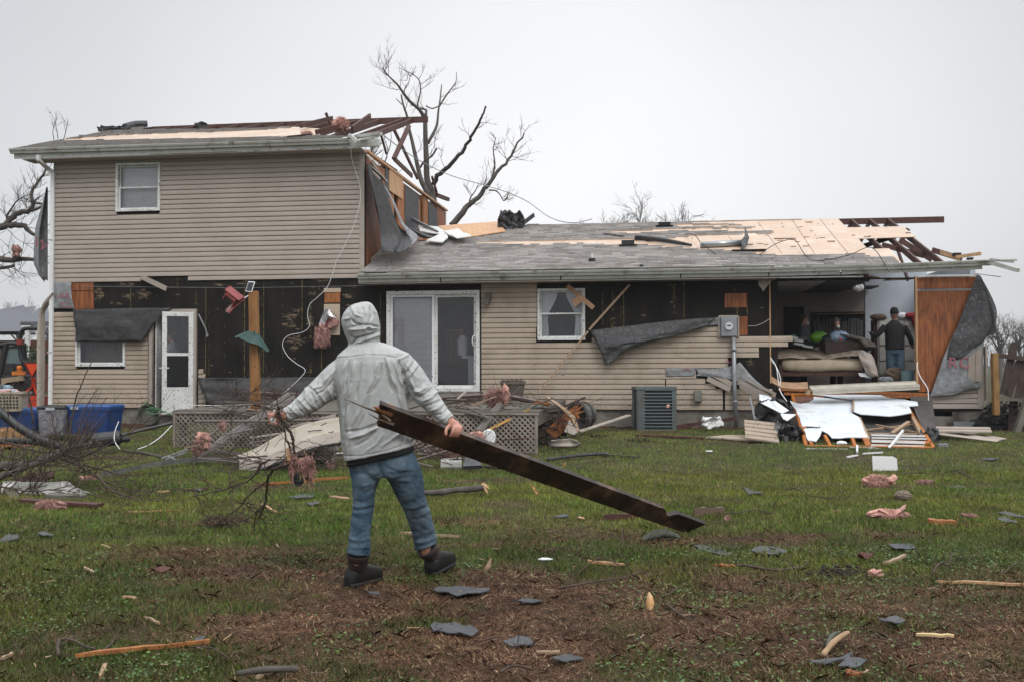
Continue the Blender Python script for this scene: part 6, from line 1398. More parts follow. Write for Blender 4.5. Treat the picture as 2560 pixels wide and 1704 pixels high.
hb2('green_bag',2048,842,1.3,.13,(1.5,.8,.85),mat('bright_green_plastic',(.14,.36,.03),.4),'bright green plastic bag lying on the bed heap','plastic bag',2)
hb2('blue_bag',2098,842,1.2,.12,(1.6,.8,1.0),mat('light_blue_bag',(.28,.48,.72),.45,col2=(.5,.6,.72),scale=9),'light blue printed bag next to the bright green bag','plastic bag',3)
m=MB();m.box(HPW(2101,848,1.04),(.07,.02,.04),Matrix.Rotation(.5,3,'Y'));tag(m.build('red_label',mat('bag_red',(.6,.06,.05),.5)),'small red mark on the light blue bag','label')
hb2('black_bag',2075,852,1.3,.2,(1.1,.8,.7),M_black,'black plastic bag in the middle of the bed heap','plastic bag',5)
m=MB();m.box(HPW(2090,868,1.2),(.55,.4,.24),Matrix.Rotation(-.05,3,'Y'));tag(m.build('drawer_box',mat('dark_drawer',(.06,.035,.028),.6)),'dark wooden drawer on the bed under the bags','drawer')
m=MB();m.bar(HPW(2095,832,1.4),HPW(2160,848,1.1),.5,.03);m.bar(HPW(2160,848,1.1),HPW(2180,868,1.0),.4,.04);tag(m.build('torn_board',mat('dirty_board',(.2,.17,.14),.8,col2=(.08,.06,.05),scale=6)),'dirty board lying slanted over the right side of the bed','board')
hb2('rubble',2140,862,1.3,.3,(1.3,.8,.5),mat('brown_rubble',(.09,.065,.05),.95,col2=(.2,.16,.12),scale=12,bump=.03),'brown debris piled on the right side of the bed','rubble',7)
for k,(u,v,a) in enumerate(((1980,844,.1),(1994,851,.15),(1996,860,.2),(2018,866,.15),(1975,840,-.1),(2004,846,0))):
 m=MB();m.box(HPW(u,v,1.1+.05*k),(.2,.14,.045),Matrix.Rotation(a,3,'Y'));tag(m.build('book',mat('book_%d' % k,[(.6,.62,.63),(.6,.62,.63),(.62,.63,.64),(.6,.6,.6),(.1,.2,.15),(.15,.12,.1)][k],.7)),['white book at the left of the bed pile','white book above the two lower white ones on the bed','white book in the middle of the bed pile','long white box lowest on the bed pile','dark green book at the far left of the bed','brown book beside the white ones on the bed'][k],'book','books on the bed')
hb2('clothes_pile',1998,862,1.4,.25,(1.6,.8,.4),M_blackm,'black clothes heaped beneath the books on the bed','clothes',12)
dr=thing('dresser','white dresser behind the man in black inside the bedroom','dresser',HPW(2250,950,2.4))
M_dw=mat('white_furniture',(.55,.54,.5),.6,col2=(.42,.4,.36),scale=4);
def dbx(mb,u0,v0,u1,v1,y,d):a=HP(u0,v1,y);b=HP(u1,v0,y);mb.box(((a.x+b.x)/2,y+d/2,(a.z+b.z)/2),(b.x - a.x,d,b.z - a.z))
m=MB();dbx(m,2195,797,2296,960,2.4,.45);wb(m,'carcass',M_dw,dr)
for v0,v1 in ((803,826),(829,862),(866,900),(904,935)):
 for u0,u1 in ((2199,2258),(2262,2294)):m=MB();dbx(m,u0,v0,u1,v1,2.37,.03);wb(m,'drawer',M_dw,dr)
m=MB();dbx(m,2186,800,2196,955,2.45,.3);wb(m,'side_panel',M_lum,dr)
hb2('red_blanket',2283,790,2.4,.16,(1.3,.7,.45),mat('deep_red_cloth',(.28,.02,.03),.9),'deep red cloth on top of the white dresser','blanket',3)
hb2('red_bag',2290,802,2.3,.1,(.9,.7,1.4),MATS['deep_red_cloth'],'red bag hanging over the dresser front edge','bag',4)
hb2('pale_cloth',2256,790,2.4,.1,(1.3,.7,.7),M_curt,'pale cloth on the dresser beside the red one','cloth',5)
hb2('clutter',2196,793,2.4,.12,(1.5,.7,.6),mat('brown_clutter',(.12,.07,.05),.8),'brown clutter at the left end of the dresser','clutter',6)
m=MB();c=HPW(2268,940,.5);m.loft([[c+Vector((r*math.cos(a),r*math.sin(a),z)) for a in np.linspace(0,6.283,17)[:-1]] for z,r in ((-.12,.1),(.1,.14),(.12,.15),(.12,.13),(-.05,.1))]);tag(m.build('bucket',mat('light_blue_bucket',(.22,.34,.38),.5)),'pale blue bucket on the bedroom floor by the sill','bucket')
m=MB();m.ball(HPW(2238,935,.55),.2,(1,.6,.7),12,9,.15,6);tag(m.build('brown_sack',mat('brown_sack',(.13,.09,.06),.9)),'brown sack at the feet of the man in black','sack')
m=MB();m.ball(HPW(2215,948,-.15),.1,(1.4,.6,.55),12,9,.2,6);tag(m.build('grey_rag',mat('grey_rag',(.18,.19,.21),.9)),'dark grey rag draped over the fallen siding at the sill','rag')
fan=thing('ceiling_light','three lobed glass ceiling light hanging inside the bedroom','ceiling light',HPW(2143,700,1.6))
for k,(u,v) in enumerate(((2137,718),(2146,722),(2153,719))):MB().ball(HPW(u,v,1.5),.06,(1,1,1.2)).build('glass_shade',M_curt,fan,smooth=True)
MB().tube([HPW(2143,690,1.55),HPW(2143,714,1.55)],[.05,.03],8).build('fixture_stem',M_grey,fan)
m=MB();m.bar(HPW(2015,690,1.2),HPW(2050,705,1.0),.12,.02);m.bar(HPW(2120,700,1.2),HPW(2143,694,1.2),.1,.02);tag(m.build('fan_blade',M_blackm),'dark ceiling strips dangling near the bedroom ceiling light','fan blade')
# background people
def figure(label,foot,H,rz,skin,top,legs,cap=None,armL=None,armR=None,mask=False,hair=None,hoodc=None,crouch=0.0):
 """standing person, local frame: x right, y back (faces -y before rz)"""
 R=Matrix.Rotation(rz,3,'Z');foot=Vector(foot);k=H/1.8;T_=lambda x,y,z:foot+R @ Vector((x*k,y*k,z*k));root=thing('person',label,'person',foot)
 rx,ry=R @ Vector((1,0,0)),R @ Vector((0,1,0))
 E=lambda x,y,z,a,b_:ell(T_(x,y,z),rx*a*k,ry*b_*k,14,2.2)
 b=MB();b.loft([E(0,0,1.82,.03,.03),E(0,0,1.78,.065,.08),E(0,-.005,1.70,.08,.1),E(0,-.01,1.63,.075,.095),E(0,-.02,1.58,.05,.07),E(0,.01,1.54,.055,.055),E(0,.01,1.47,.1,.08),E(0,0,1.42,.18,.1),E(0,0,1.2,.16,.11),E(0,0,1.0,.15,.1),E(0,0,.88,.16,.11)])
 b.tube([T_(0,-.1,1.68),T_(0,-.122,1.65),T_(0,-.095,1.64)],[.012,.017,.012],6)
 aL=armL or [(-.2,0,1.42),(-.26,.02,1.15),(-.26,-.1,.92)];aR=armR or [(.2,0,1.42),(.26,.02,1.15),(.26,-.1,.92)]
 for a in (aL,aR):
  b.tube(smooth_pts([T_(*q) for q in a],3),lerpn([.045*k,.038*k,.026*k],(len(a) - 1)*3+1),10);e_=T_(*a[-1]);d_=(e_ - T_(*a[-2])).normalized();sd_=d_.cross(Vector((0,0,1))).normalized()
  b.tube([e_,e_+d_*.05*k,e_+d_*.09*k],[.03*k,.042*k,.03*k],8,flat=.5)
  for j in range(4):o_=e_+d_*.085*k+sd_*(j - 1.5)*.019*k;b.tube([o_,o_+d_*.04*k,o_+(d_*.06+Vector((0,0,-.03)))*k],[.0105*k,.01*k,.008*k],6)
  b.tube([e_+d_*.03*k+sd_*.03*k,e_+d_*.07*k+sd_*.055*k],[.012*k,.01*k],6)
 for sx in (-1,1):b.tube([T_(sx*.09,0,.9),T_(sx*.1,-.01,.5),T_(sx*.1,.02,.08)],[.08*k,.055*k,.035*k],10)
 o=b.build('body',skin,root);remesh(o,.012,3,.4);setsmooth(o)
 j=MB();j.loft([E(0,.01,1.56,.07,.075),E(0,.01,1.5,.13,.1),E(0,0,1.43,.215,.125),E(0,0,1.25,.21,.15),E(0,0,1.05,.2,.15),E(0,0,.9,.21,.155)])
 for a in (aL,aR):j.tube(smooth_pts([T_(*q) for q in a],3),lerpn([.075*k,.062*k,.048*k],(len(a) - 1)*3+1),10)
 if hoodc:j.loft([E(0,.02,1.86,.05,.06),E(0,.025,1.8,.1,.11),E(0,.03,1.7,.115,.115),E(0,.03,1.6,.11,.1),E(0,.02,1.52,.12,.1)])
 o=j.build('jacket',top,root);remesh(o,.014,3,.5);setsmooth(o)
 q=MB();q.loft([E(0,0,.98,.17,.12),E(0,0,.86,.185,.13),E(0,0,.8,.17,.12)])
 for sx in (-1,1):q.tube([T_(sx*.09,0,.9),T_(sx*.1,-.01,.5),T_(sx*.105,.02,.1)],[.105*k,.085*k,.075*k],12)
 o=q.build('jeans',legs,root);remesh(o,.014,3,.5);setsmooth(o)
 for sx in (-1,1):s_=MB();s_.loft([ell(T_(sx*.105,y_,h_),rx*w_*k,Vector((0,0,h_*k)),10,3) for y_,w_,h_ in ((.08,.03,.04),(.04,.045,.055),(-.06,.048,.045),(-.17,.04,.025),(-.2,.015,.02))]);s_.build('shoe',M_blackm,root)
 if cap:h=MB();h.loft([E(0,0,1.85,.03,.03),E(0,.005,1.82,.075,.09),E(0,.01,1.75,.092,.112),E(0,.015,1.69,.09,.11)]);h.build('beanie',cap,root)
 if hair:h=MB();h.loft([E(0,0,1.85,.03,.03),E(0,.01,1.82,.07,.085),E(0,.02,1.74,.09,.105),E(0,.035,1.66,.085,.085),E(0,.06,1.6,.06,.05)]);h.build('hair',hair,root)
 if mask:h=MB();h.loft([ell(T_(0,-.085,1.625),rx*.055*k,Vector((0,0,.05*k)),12),ell(T_(0,-.12,1.62),rx*.04*k,Vector((0,0,.035*k)),12),ell(T_(0,-.135,1.62),rx*.01*k,Vector((0,0,.01*k)),12)]);h.build('dust_mask',M_whited,root,smooth=True)
 for sx in (-1,1):h=MB();h.ball(T_(sx*.032,-.096,1.70),.011*k);h.build('eye',M_blackm,root)
 return root
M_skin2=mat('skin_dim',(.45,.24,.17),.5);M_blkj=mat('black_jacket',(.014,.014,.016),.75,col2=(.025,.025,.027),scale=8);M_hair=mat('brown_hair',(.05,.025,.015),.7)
ff=HPW(2238,978,1.65);ff.z=ZF
figure('man in black jacket and knit cap standing at the white dresser',ff,P(2238,767,ff.y).z - ZF - .05,math.pi - .15 - .1,M_skin2,M_blkj,mat('pale_denim',(.17,.27,.36),.85,col2=(.1,.17,.25),scale=8),cap=M_blackm,armL=[(-.2,0,1.42),(-.33,-.05,1.16),(-.4,-.28,1.02)],armR=[(.2,0,1.42),(.4,.02,1.2),(.48,-.2,1.28)])
ff=HPW(2010,960,2.1);ff.z=ZF;figure('woman with brown hair and white dust mask behind the bed',ff,P(2010,790,ff.y).z - ZF,-math.pi/2+math.pi - .35 - math.pi,M_skin2,mat('dark_grey_hoodie',(.09,.1,.12),.9),M_blackm,hair=M_hair,mask=True) if False else figure('woman with brown hair and white dust mask behind the bed',ff,P(2010,790,ff.y).z - ZF,math.pi/2 - .35,M_skin2,mat('dark_grey_hoodie',(.09,.1,.12),.9),M_blackm,hair=M_hair,mask=True)
ff=HPW(2092,960,2.5);ff.z=ZF;figure('person in dark olive hood and white dust mask before the closet',ff,P(2092,800,ff.y).z - ZF,.2,M_skin2,mat('olive_hoodie',(.07,.065,.055),.9),M_blackm,hoodc=True,mask=True)
ff=HPW(428,1030,.45);ff.z=ZF - .2;figure('person in grey jacket and jeans standing inside behind the storm door',ff,P(425,832,ff.y).z - ff.z,-math.pi/2 - .15,M_skin2,mat('slate_jacket',(.13,.145,.17),.8),MATS['pale_denim'],hair=M_hair)
# debris: helpers
random.seed(77)
def gp(u,v,z=0.0):return G(u,v,z)
def item(mb,name,mtl,label,cat,group=None,smooth=False):return tag(mb.build(name,mtl,smooth=smooth),label,cat,group)
def plane_px(p0,p1,p2):
 n=(p1 - p0).cross(p2 - p0).normalized()
 def f(u,v,off=0.0):
  d=ray(u,v);k=(p0 - CAM).dot(n)/d.dot(n);q=CAM+d*k;return q+(n if n.z>0 else -n)*off
 f.n=n if n.z>0 else -n;return f
def wbar(mb,a,b,w,h,up=(0,0,1)):return mb.bar(a,b,w,h,up=up)
def crumple(name,c,ru,rv,mtl,label,cat,seed=1,n=12,depth=.5,jag=.4,parent=None):
 """a crumpled sheet: folded grid, ragged outline, real thickness"""
 rg=random.Random(seed);c=Vector(c);rows=[]
 for i in range(n):
  row=[]
  for j in range(n):
   x=(j/(n - 1) - .5)*2;z=(i/(n - 1) - .5)*2;r=math.hypot(x,z);k=1 - .6*max(0,r - .85)
   fy=(float(vnoise(i*.55,j*.55,seed)) - .5)*2*depth+(float(vnoise(i*1.4,j*1.4,seed+5)) - .5)*depth
   row.append(c+Vector((x*ru*k+rg.uniform(-jag,jag)*ru*.15,fy*ru,z*rv*k+(float(vnoise(i*.8,j*.8,seed+9)) - .5)*rv*.8)))
  rows.append(row)
 m=MB();m.grid(rows,.006);return item(m,name,mtl,label,cat,smooth=True)
def wool(name,c,rx,ry,rz,mtl,label,n=160,seed=1,parts=5,fib=.05,parent=None):
 rg=random.Random(seed);m=MB();c=Vector(c)
 for k in range(parts+5):
  d=Vector((rg.uniform(-.8,.8)*rx,rg.uniform(-.5,.5)*ry,rg.uniform(-.6,.6)*rz));q=rg.uniform(.16,.36);ax_=[rx*q*rg.uniform(.8,1.6),ry*q,rz*q*rg.uniform(.8,1.3)];R_=Matrix.Rotation(rg.uniform(-.7,.7),3,'Y');N1,N2=20,12;rings=[]
  for i in range(1,N2):
   th=math.pi*i/N2;ring=[]
   for j in range(N1):
    ph=2*math.pi*j/N1;f=.72+.75*float(vnoise(j*.7+k*9,i*.7+seed,seed))+.3*(float(vnoise(j*2.1,i*2.1+k,seed+3)) - .5);ring.append(c+d+R_ @ Vector((math.sin(th)*math.cos(ph)*ax_[0]*f,math.sin(th)*math.sin(ph)*ax_[1]*f,math.cos(th)*ax_[2]*f)))
   rings.append(ring)
  m.loft(rings)
 for k in range(int(n*4.5)):
  an,el=rg.uniform(0,6.28),rg.uniform(-1.2,1.4);d=Vector((math.cos(an)*math.cos(el)*rx,math.sin(an)*math.cos(el)*ry,math.sin(el)*rz));p=c+d*rg.uniform(.45,.85);e_=d.normalized()*fib*rg.uniform(.2,.9)+Vector((rg.uniform(-.6,.6),rg.uniform(-.4,.4),rg.uniform(-.6,.3)))*fib
  m.tube([p,p+e_*.6,p+e_+Vector((0,0,-fib*.3))],[fib*.06,fib*.045,fib*.01],3,cap=False)
 return item(m,name,mtl,label,'insulation',smooth=True)
# fallen wall section in front of the bedroom
pA,pB,pC=gp(2016,1113,.03),gp(2334,1116,.03),lw(HP(2140,985,-.2))
PF=plane_px(pA,pB,pC)
fw=thing('fallen_wall_section','fallen wall section of white plasterboard on orange studs below the bedroom','wall section',pA)
m=MB()
def fb(u0,v0,u1,v1,w=.05,h=.09,off=-.045):m.bar(PF(u0,v0,off),PF(u1,v1,off),w,h,up=PF.n)
fb(1981,985,2016,1112);fb(2016,1112,2334,1116);fb(2272,1020,2334,1115);fb(2062,1085,2076,1112);fb(2128,1085,2138,1112);fb(2160,1085,2172,1112,.09);fb(1981,984,2060,985);fb(2180,1100,2330,1104,.12)
fb(2100,985,2200,989);fb(2000,1040,2030,1110)
m.build('stud_frame',mat('bright_wet_stud',(.5,.17,.03),.5,col2=(.3,.09,.018),scale=6),fw)
m=MB();m.bar(PF(2148,1042,-.03),PF(2172,1096,-.03),.05,.07,up=PF.n);m.bar(PF(2282,1040,-.04),PF(2304,1085,-.04),.05,.09,up=PF.n);m.bar(PF(2172,1076,-.06),PF(2300,1078,-.06),.04,.05,up=PF.n);m.bar(PF(2230,1082,.0),PF(2272,1056,.02),.06,.03,up=PF.n);m.bar(PF(2190,1050,-.08),PF(2300,1075,-.05),.03,.03,up=PF.n);m.bar(PF(2165,1060,-.1),PF(2290,1046,-.1),.03,.03,up=PF.n);m.build('inner_frame',M_lumw,fw)
def torn(poly,jag=1.6,sub=5):
 out=[]
 for i in range(len(poly)):
  a=poly[i];b=poly[(i+1) % len(poly)];L=math.hypot(b[0] - a[0],b[1] - a[1]);n=max(1,min(sub,int(L/9)))
  for k in range(n):t=k/n;out.append((a[0]+(b[0] - a[0])*t+random.uniform(-jag,jag)*(k>0),a[1]+(b[1] - a[1])*t+random.uniform(-jag,jag)*.5*(k>0)))
 return out
def sheet_px(name,poly,off,mtl,parent,th=.013,offs=None):
 m=MB();pts=[PF(u,v,off+(offs(u,v) if offs else 0)) for u,v in torn(poly)];m.poly(pts,th,PF.n);return m.build(name,mtl,parent)
sheet_px('plasterboard',[(1975,1002),(2000,1010),(2022,1006),(2034,998),(2034,992),(2132,1000),(2131,1034),(2146,1042),(2170,1093),(2080,1095),(2070,1084),(2055,1077),(2050,1090),(2040,1104),(2020,1101),(2009,1072),(2052,1070),(2050,1067),(2006,1066),(1990,1024)],.012,M_drywall,fw)
sheet_px('plasterboard',[(2034,991),(2202,993),(2228,1001),(2262,1004),(2293,1010),(2295,1019),(2272,1021),(2279,1037),(2222,1046),(2153,1041),(2132,1033),(2134,1004)],.05,M_drywall,fw)
sheet_px('board_underlay',[(1984,990),(2055,987),(2050,1004),(2010,1010),(1990,1004)],-.02,mat('red_brown_back',(.2,.09,.06),.9,col2=(.1,.06,.05),scale=8),fw)
m=MB();m.bar(PF(2134,1006,.07),PF(2132,1034,.07),.03,.02,up=PF.n);m.build('torn_edge',M_lumw,fw)
m=MB();pts=[PF(u,v,-.12) for u,v in ((2010,1080),(2330,1105),(2300,1000),(1990,992))];m.poly(pts,.01,PF.n);m.build('backing_felt',M_felt2,fw)
m=MB();m.grid([[lw(HP(2275,992,-.3)),lw(HP(2330,992,-.3))],[P(2290,1035,17.2),P(2338,1064,17.2)],[P(2310,1080,16.4),P(2340,1066,16.6)],[P(2334,1110,16.2),P(2345,1108,16.2)]],.01);item(m,'dark_felt_sheet',mat('brown_black_felt',(.05,.042,.04),.8,col2=(.08,.07,.065),scale=6),'brown black felt sheet lying right of the fallen wall section','felt')
crumple('crumpled_felt',P(2325,1098,16.2),.18,.2,M_felt,'crumpled grey felt at the right foot of the fallen wall section','felt',21,depth=.4)
item(MB().bar(P(2345,1113,15.6),P(2368,1111,15.6),.08,.05),'foil_scrap',M_wrap,'small shiny scrap right of the orange studs','scrap')
slats=[(2178,1086,2312,1089,.025),(2179,1093,2316,1096,.02),(2179,1101,2312,1105,.04),(2178,1111,2310,1114,.025),(2176,1117,2311,1120,.025),(2124,1118,2240,1122,.03),(2122,1125,2250,1127,.03),(2172,1122,2330,1124,.03),(2240,1129,2337,1127,.04),(2015,1121,2120,1122,.02)]
labs=['topmost','second from the top','wide third','fourth','fifth','short left','lowest left','long lower','lowest right','thin lone']
for k,(a,b,c,d,w) in enumerate(slats):item(MB().bar(P(a,b,15.75 - k*.04),P(c,d,15.75 - k*.04),.025,w),'blind_slat',M_whited,labs[k]+' white slat in the pile before the fallen wall section','blind slat','white slats before the fallen wall section')
item(MB().bar(P(2258,1075,15.6),P(2232,1108,15.4),.03,.035),'blind_slat',M_whited,'white slat sticking up diagonally out of the slat pile','blind slat','white slats before the fallen wall section')
item(MB().bar(P(2245,1094,15.5),P(2222,1118,15.3),.03,.02),'blind_slat',M_whited,'small white slat crossing the slats low down','blind slat','white slats before the fallen wall section')
item(MB().bar(gp(2143,1121,.05),gp(2143,1134,.03),.03,.03),'white_stub',M_whited,'short white stub pointing to the camera left of the slats','plastic stub')
item(MB().bar(gp(2157,1136,.02),gp(2207,1133,.02),.02,.02),'white_strip',M_whited,'thin white strip behind the upright white board','strip')
item(MB().bar(gp(2118,1145,.02),gp(2144,1140,.02),.03,.02),'white_strip',M_whited,'short white strip left of the upright white board','strip')
m=MB();b0,b1=gp(2183,1178),gp(2245,1175);D_=b0.y;m.poly([P(2183,1178,D_),P(2245,1175,D_),P(2242,1145,D_),P(2233,1140,D_),P(2181,1139,D_)],.02,(0,-1,0));item(m,'white_board',mat('clean_white_board',(.85,.85,.84),.6,col2=(.8,.8,.79),scale=3),'white board standing alone in the grass before the wall section','board')
item(MB().ball(P(2104,1107,15.9),.07,(1.3,.6,.6),10,8,.1,4),'white_foam',M_whited,'rounded white foam piece on the lower orange stud','foam')
m=MB();a,b=P(2027,972,18.2),P(2293,960,18.2);m.bar(a,b,.25,.03,up=(0,-.4,1));m.bar(a+Vector((0,-.1,-.05)),b+Vector((0,-.1,-.04)),.02,.1);m.bar(a+Vector((0,.1,.05)),b+Vector((0,.1,.05)),.06,.03);item(m,'fallen_fascia',mat('cream_metal',(.5,.47,.4),.5,col2=(.4,.36,.3),scale=4),'long cream boxed fascia lying across the bedroom sill','fascia')
m=MB();m.grid([[P(1926,940,18.3),P(1950,955,18.2),P(1985,957,18.1),P(2019,955,18)],[P(1930,957,18.1),P(1955,970,18),P(1985,973,17.9),P(2020,972,17.9)]],.015);item(m,'curled_board',M_card,'curled brown board at the left end of the bedroom sill','board')
m=MB()
for dx in (0,6):m.tube(smooth_pts([P(1926,893+dx,18.4),P(1940,915,18.2),P(1945+dx,945,18.1),P(1950,975,18),P(1967,1002,17.6)],4),.008,6)
item(m,'white_cable',M_whited,'pair of white cables hanging down at the left edge of the bedroom','cable')
item(MB().tube(smooth_pts([P(2294,905,18.4),P(2293,920,18.3),P(2303,945,18.2),P(2319,970,18),P(2321,1000,17.9)],4),.008,6),'white_cable',M_whited,'single white cable curving down beside the plywood panel','cable')
item(MB().bar(P(2017,985,17.8),P(2022,975,17.8),.12,.05),'wood_chip',M_lumw,'pale torn wood block at the top of the fallen wall section','wood chip')
def slab(name,pts,mtl,label,cat,th=.015):m=MB();m.poly(pts,th);return item(m,name,mtl,label,cat)
slab('plasterboard_strip',[P(1899,986,17.6),P(1920,990,17.4),P(1972,1026,16.9),P(1955,1034,16.8),P(1899,1006,17.3)],M_drywall,'slanting white plasterboard strip left of the fallen wall section','plasterboard')
slab('plasterboard_scrap',[P(1951,1035,16.8),P(1990,1036,16.8),P(1968,1052,16.5),P(1958,1047,16.6)],M_drywall,'small triangular plasterboard scrap below the slanting strip','plasterboard')
crumple('crumpled_felt',P(1935,1030,17.3),.35,.22,M_felt2,'dark crumpled felt under the slanting plasterboard strip','felt',31,depth=.3)
crumple('crumpled_wrap',P(1975,1088,16.3),.25,.17,M_felt,'crumpled grey house wrap heap left of the orange studs','house wrap',33,n=16,depth=.45)
crumple('crumpled_wrap',P(1944,1075,16.6),.07,.14,M_wrap,'pale folded edge of the crumpled house wrap heap','house wrap',34,depth=.4)
def sidstack(quad,n,label,mtl=M_sid2):
 (a,b,c,d)=quad;m=MB();rows=[]
 for i in range(n):
  t0,t1=i/n,(i+1)/n;p=[a.lerp(d,t0),b.lerp(c,t0),b.lerp(c,t1),a.lerp(d,t1)];nr=(p[1] - p[0]).cross(p[3] - p[0]).normalized();nr=nr if nr.dot(CAM - p[0])>0 else -nr
  rows+=[[p[0]+nr*.002,p[1]+nr*.002],[p[3]+nr*.022,p[2]+nr*.022],[p[3],p[2]]]
 m.grid(rows,.003);return item(m,'fallen_siding',mtl,label,'siding')
sidstack((P(1860,1048,17),P(1937,1056,17),P(1948,1107,16),P(1863,1096,16)),5,'fallen beige siding panel of several boards right of the conduit')
sidstack((gp(1815,1094,.05),gp(1860,1094,.05),gp(1945,1110,.02),gp(1763,1097,.02)),1,'flat beige siding strip lying in the grass before the conduit')
sidstack((P(2330,1065,16.9),P(2474,1067,16.9),P(2480,1081,16.6),P(2332,1080,16.6)),2,'double beige siding strip lying under the corner foundation',M_sid)
for k,(u0,v0,u1,v1) in enumerate(((2333,1082,2512,1101),(2336,1088,2500,1104),(2340,1097,2495,1106))):item(MB().bar(gp(u0,v0,.1),gp(u1,v1,.03),.1,.012,up=(0,-.3,1)),'fallen_siding',M_sid,['upper','middle','lowest'][k]+' of three fanned siding strips at the far right corner','siding','fanned siding strips')
m=MB();m.tube([P(1874,990,18.3),P(1888,1050,17.6)],.02,6);item(m,'thin_pipe',M_grey,'thin grey pipe leaning on the foundation beside the plasterboard','pipe')
item(MB().bar(P(1692,1066,18.6),P(1838,1045,18.3),.03,.07),'dark_plank',M_lum,'dark plank propped between air conditioner and conduit','plank')
crumple('white_bent_sheet',P(1780,1055,18.2),.22,.13,M_white,'muddy white bent sheet leaning by the conduit','sheet',41,n=9,depth=.45,jag=.1)
item(MB().bar(P(1447,1078,17.5),P(1572,1037,18.4),.12,.02),'long_strip',M_trim,'thin beige strip running up from the barrel to the wall','strip')
item(MB().bar(gp(1590,1089,.02),gp(1760,1097,.02),.12,.03),'flat_board',M_lum,'dark flat board in the grass before the air conditioner','board')
m=MB()
for k in range(26):
 a=P(random.uniform(1350,1410),random.uniform(1020,1100),random.uniform(15.8,17));a.z=max(a.z,.1);m.bar(a,a+Vector((random.uniform(-.4,.5),random.uniform(-.3,.3),random.uniform(-.15,.25))),random.uniform(.03,.12),.03)
item(m,'broken_boards',mat('dark_broken_wood',(.045,.03,.024),.8),'dark broken boards heaped at the right end of the deck','board pile').__setitem__('kind','stuff')
for k,(a,b,w,h) in enumerate((((1375,1085),(1440,1030),.2,.03),((1395,1072),(1432,1032),.12,.05))):
 m=MB();p,q=P(*a,15.9),P(*b,15.9);m.bar(p,q,h,w)
 for j in range(8):r=q+Vector((random.uniform(-.05,.05),0,random.uniform(-.08,.08)));m.tube([q - (q - p)*.15,r+(q - p).normalized()*random.uniform(.05,.15)],[.03,.004],5)
 item(m,'splintered_timber',mat('orange_splinter%d' % k,(.42,.14,.03),.7,col2=(.1,.04,.02),scale=7,stretch=(2,2,6)),['wide orange splintered timber end beside the barrel planter','smaller orange splintered timber behind the wide one'][k],'timber')
item(MB().grid([[P(1364,993,16),P(1372,994,16)],[P(1400,1018,15.8),P(1408,1016,15.8)],[P(1428,1044,15.7),P(1438,1040,15.7)],[P(1441,1075,15.6),P(1449,1078,15.6)]],.02),'curved_trim',M_lumw,'pale curved trim arching over the broken boards','trim')
item(MB().poly([P(1425,1050,15.7),P(1446,1081,15.5),P(1436,1088,15.5),P(1412,1080,15.6)],.03),'beige_panel',M_trim,'beige panel lying beside the orange splintered timber','panel')
crumple('bent_siding',P(1410,1108,15.4),.28,.07,M_trim,'bent beige siding piece in the grass at the deck corner','siding',51,n=7,depth=.25,jag=.1)
item(MB().bar(gp(1352,1112,.05),gp(1425,1104,.05),.08,.03),'flat_board',M_deck,'grey board lying against the lattice corner','board')
item(MB().bar(gp(1370,1102,.2),gp(1436,1085,.25),.04,.02),'wood_strip',M_lum,'dark strip across the debris at the deck corner','strip')
DKp=lambda u,v,D:P(u,v,D)
m=MB();m.bar(DKp(1125,1013,16),DKp(1200,1010,16),.12,.03);item(m,'loose_board',M_lumw,'grey board lying on the deck behind the man\'s arm','board')
for k,(u0,v0,u1,v1,r) in enumerate(((1270,988,1378,1008,.03),(1272,993,1372,1011,.025),(1100,993,1220,985,.02),(1095,1002,1215,988,.02),(1110,1010,1212,988,.02),(1075,990,1200,984,.018),(640,980,745,984,.025),(640,986,742,992,.022),(648,978,740,1014,.015),(1133,1050,1230,1024,.022),(660,992,745,1000,.02))):
 item(MB().tube([P(u0,v0,15.9+k*.03),P(u1,v1,15.9+k*.03)],r,6),'railing_rod',mat('rail_brown%d' % k,(.13,.1,.09),.5) if k==0 else MATS['rail_brown0'],['upper rod right of the pink clump','lower rod right of the pink clump','highest rod left of the pink clump','middle rod left of the pink clump','lowest long rod left of the pink clump','thin rod along the patio door foot','top rod beside the feeder post','second rod beside the feeder post','slanting thin rod beside the feeder post','rod emerging under the pink clump to the hand','third rod beside the feeder post'][k]+' on the deck','rod','brown railing rods on the deck')
item(MB().bar(P(1300,1000,16),P(1372,1007,15.8),.03,.05),'orange_strip',M_stud,'orange wood strip under the rods on the deck','strip')
for k in range(2):
 m=MB();a,b=(P(1248+k*6,1008,15.2),P(1195+k*7,1076,14.9));m.bar(a,b,.045,.05);item(m,'rail_tube',mat('rail_grey',(.2,.18,.17),.4) if k==0 else MATS['rail_grey'],['left','right'][k]+' of two grey rails slanting from the deck edge','rail','slanting grey rails')
item(MB().bar(P(1324,1022,15.1),P(1212,1078,14.9),.025,.03),'blond_strip',mat('blond_wood',(.6,.33,.1),.7),'thin blond strip slanting over the lattice','strip')
for k,(a,b,r) in enumerate((((474,1152),(722,984),.026),((482,1154),(735,990),.026),((495,1140),(690,1020),.02))):
 item(MB().bar(P(*a,13.9),P(*b,15.0),.06,.045),'rail_tube',MATS['rail_grey'],['upper','middle','lower'][k]+' long brown rail slanting before the lattice at the feeder post','rail','long slanting brown rails')
item(MB().tube([P(487,1052,14.6),P(650,1052,14.4),P(858,1046,14.2)],.02,7),'rail_rod',MATS['rail_brown0'],'thin brown rod running level in front of the lattice','rod')
item(MB().tube([P(525,1087,14.4),P(560,1060,14.5)],.018,6),'rail_rod',MATS['rail_brown0'],'short brown rod rising from the left insulation clump','rod')
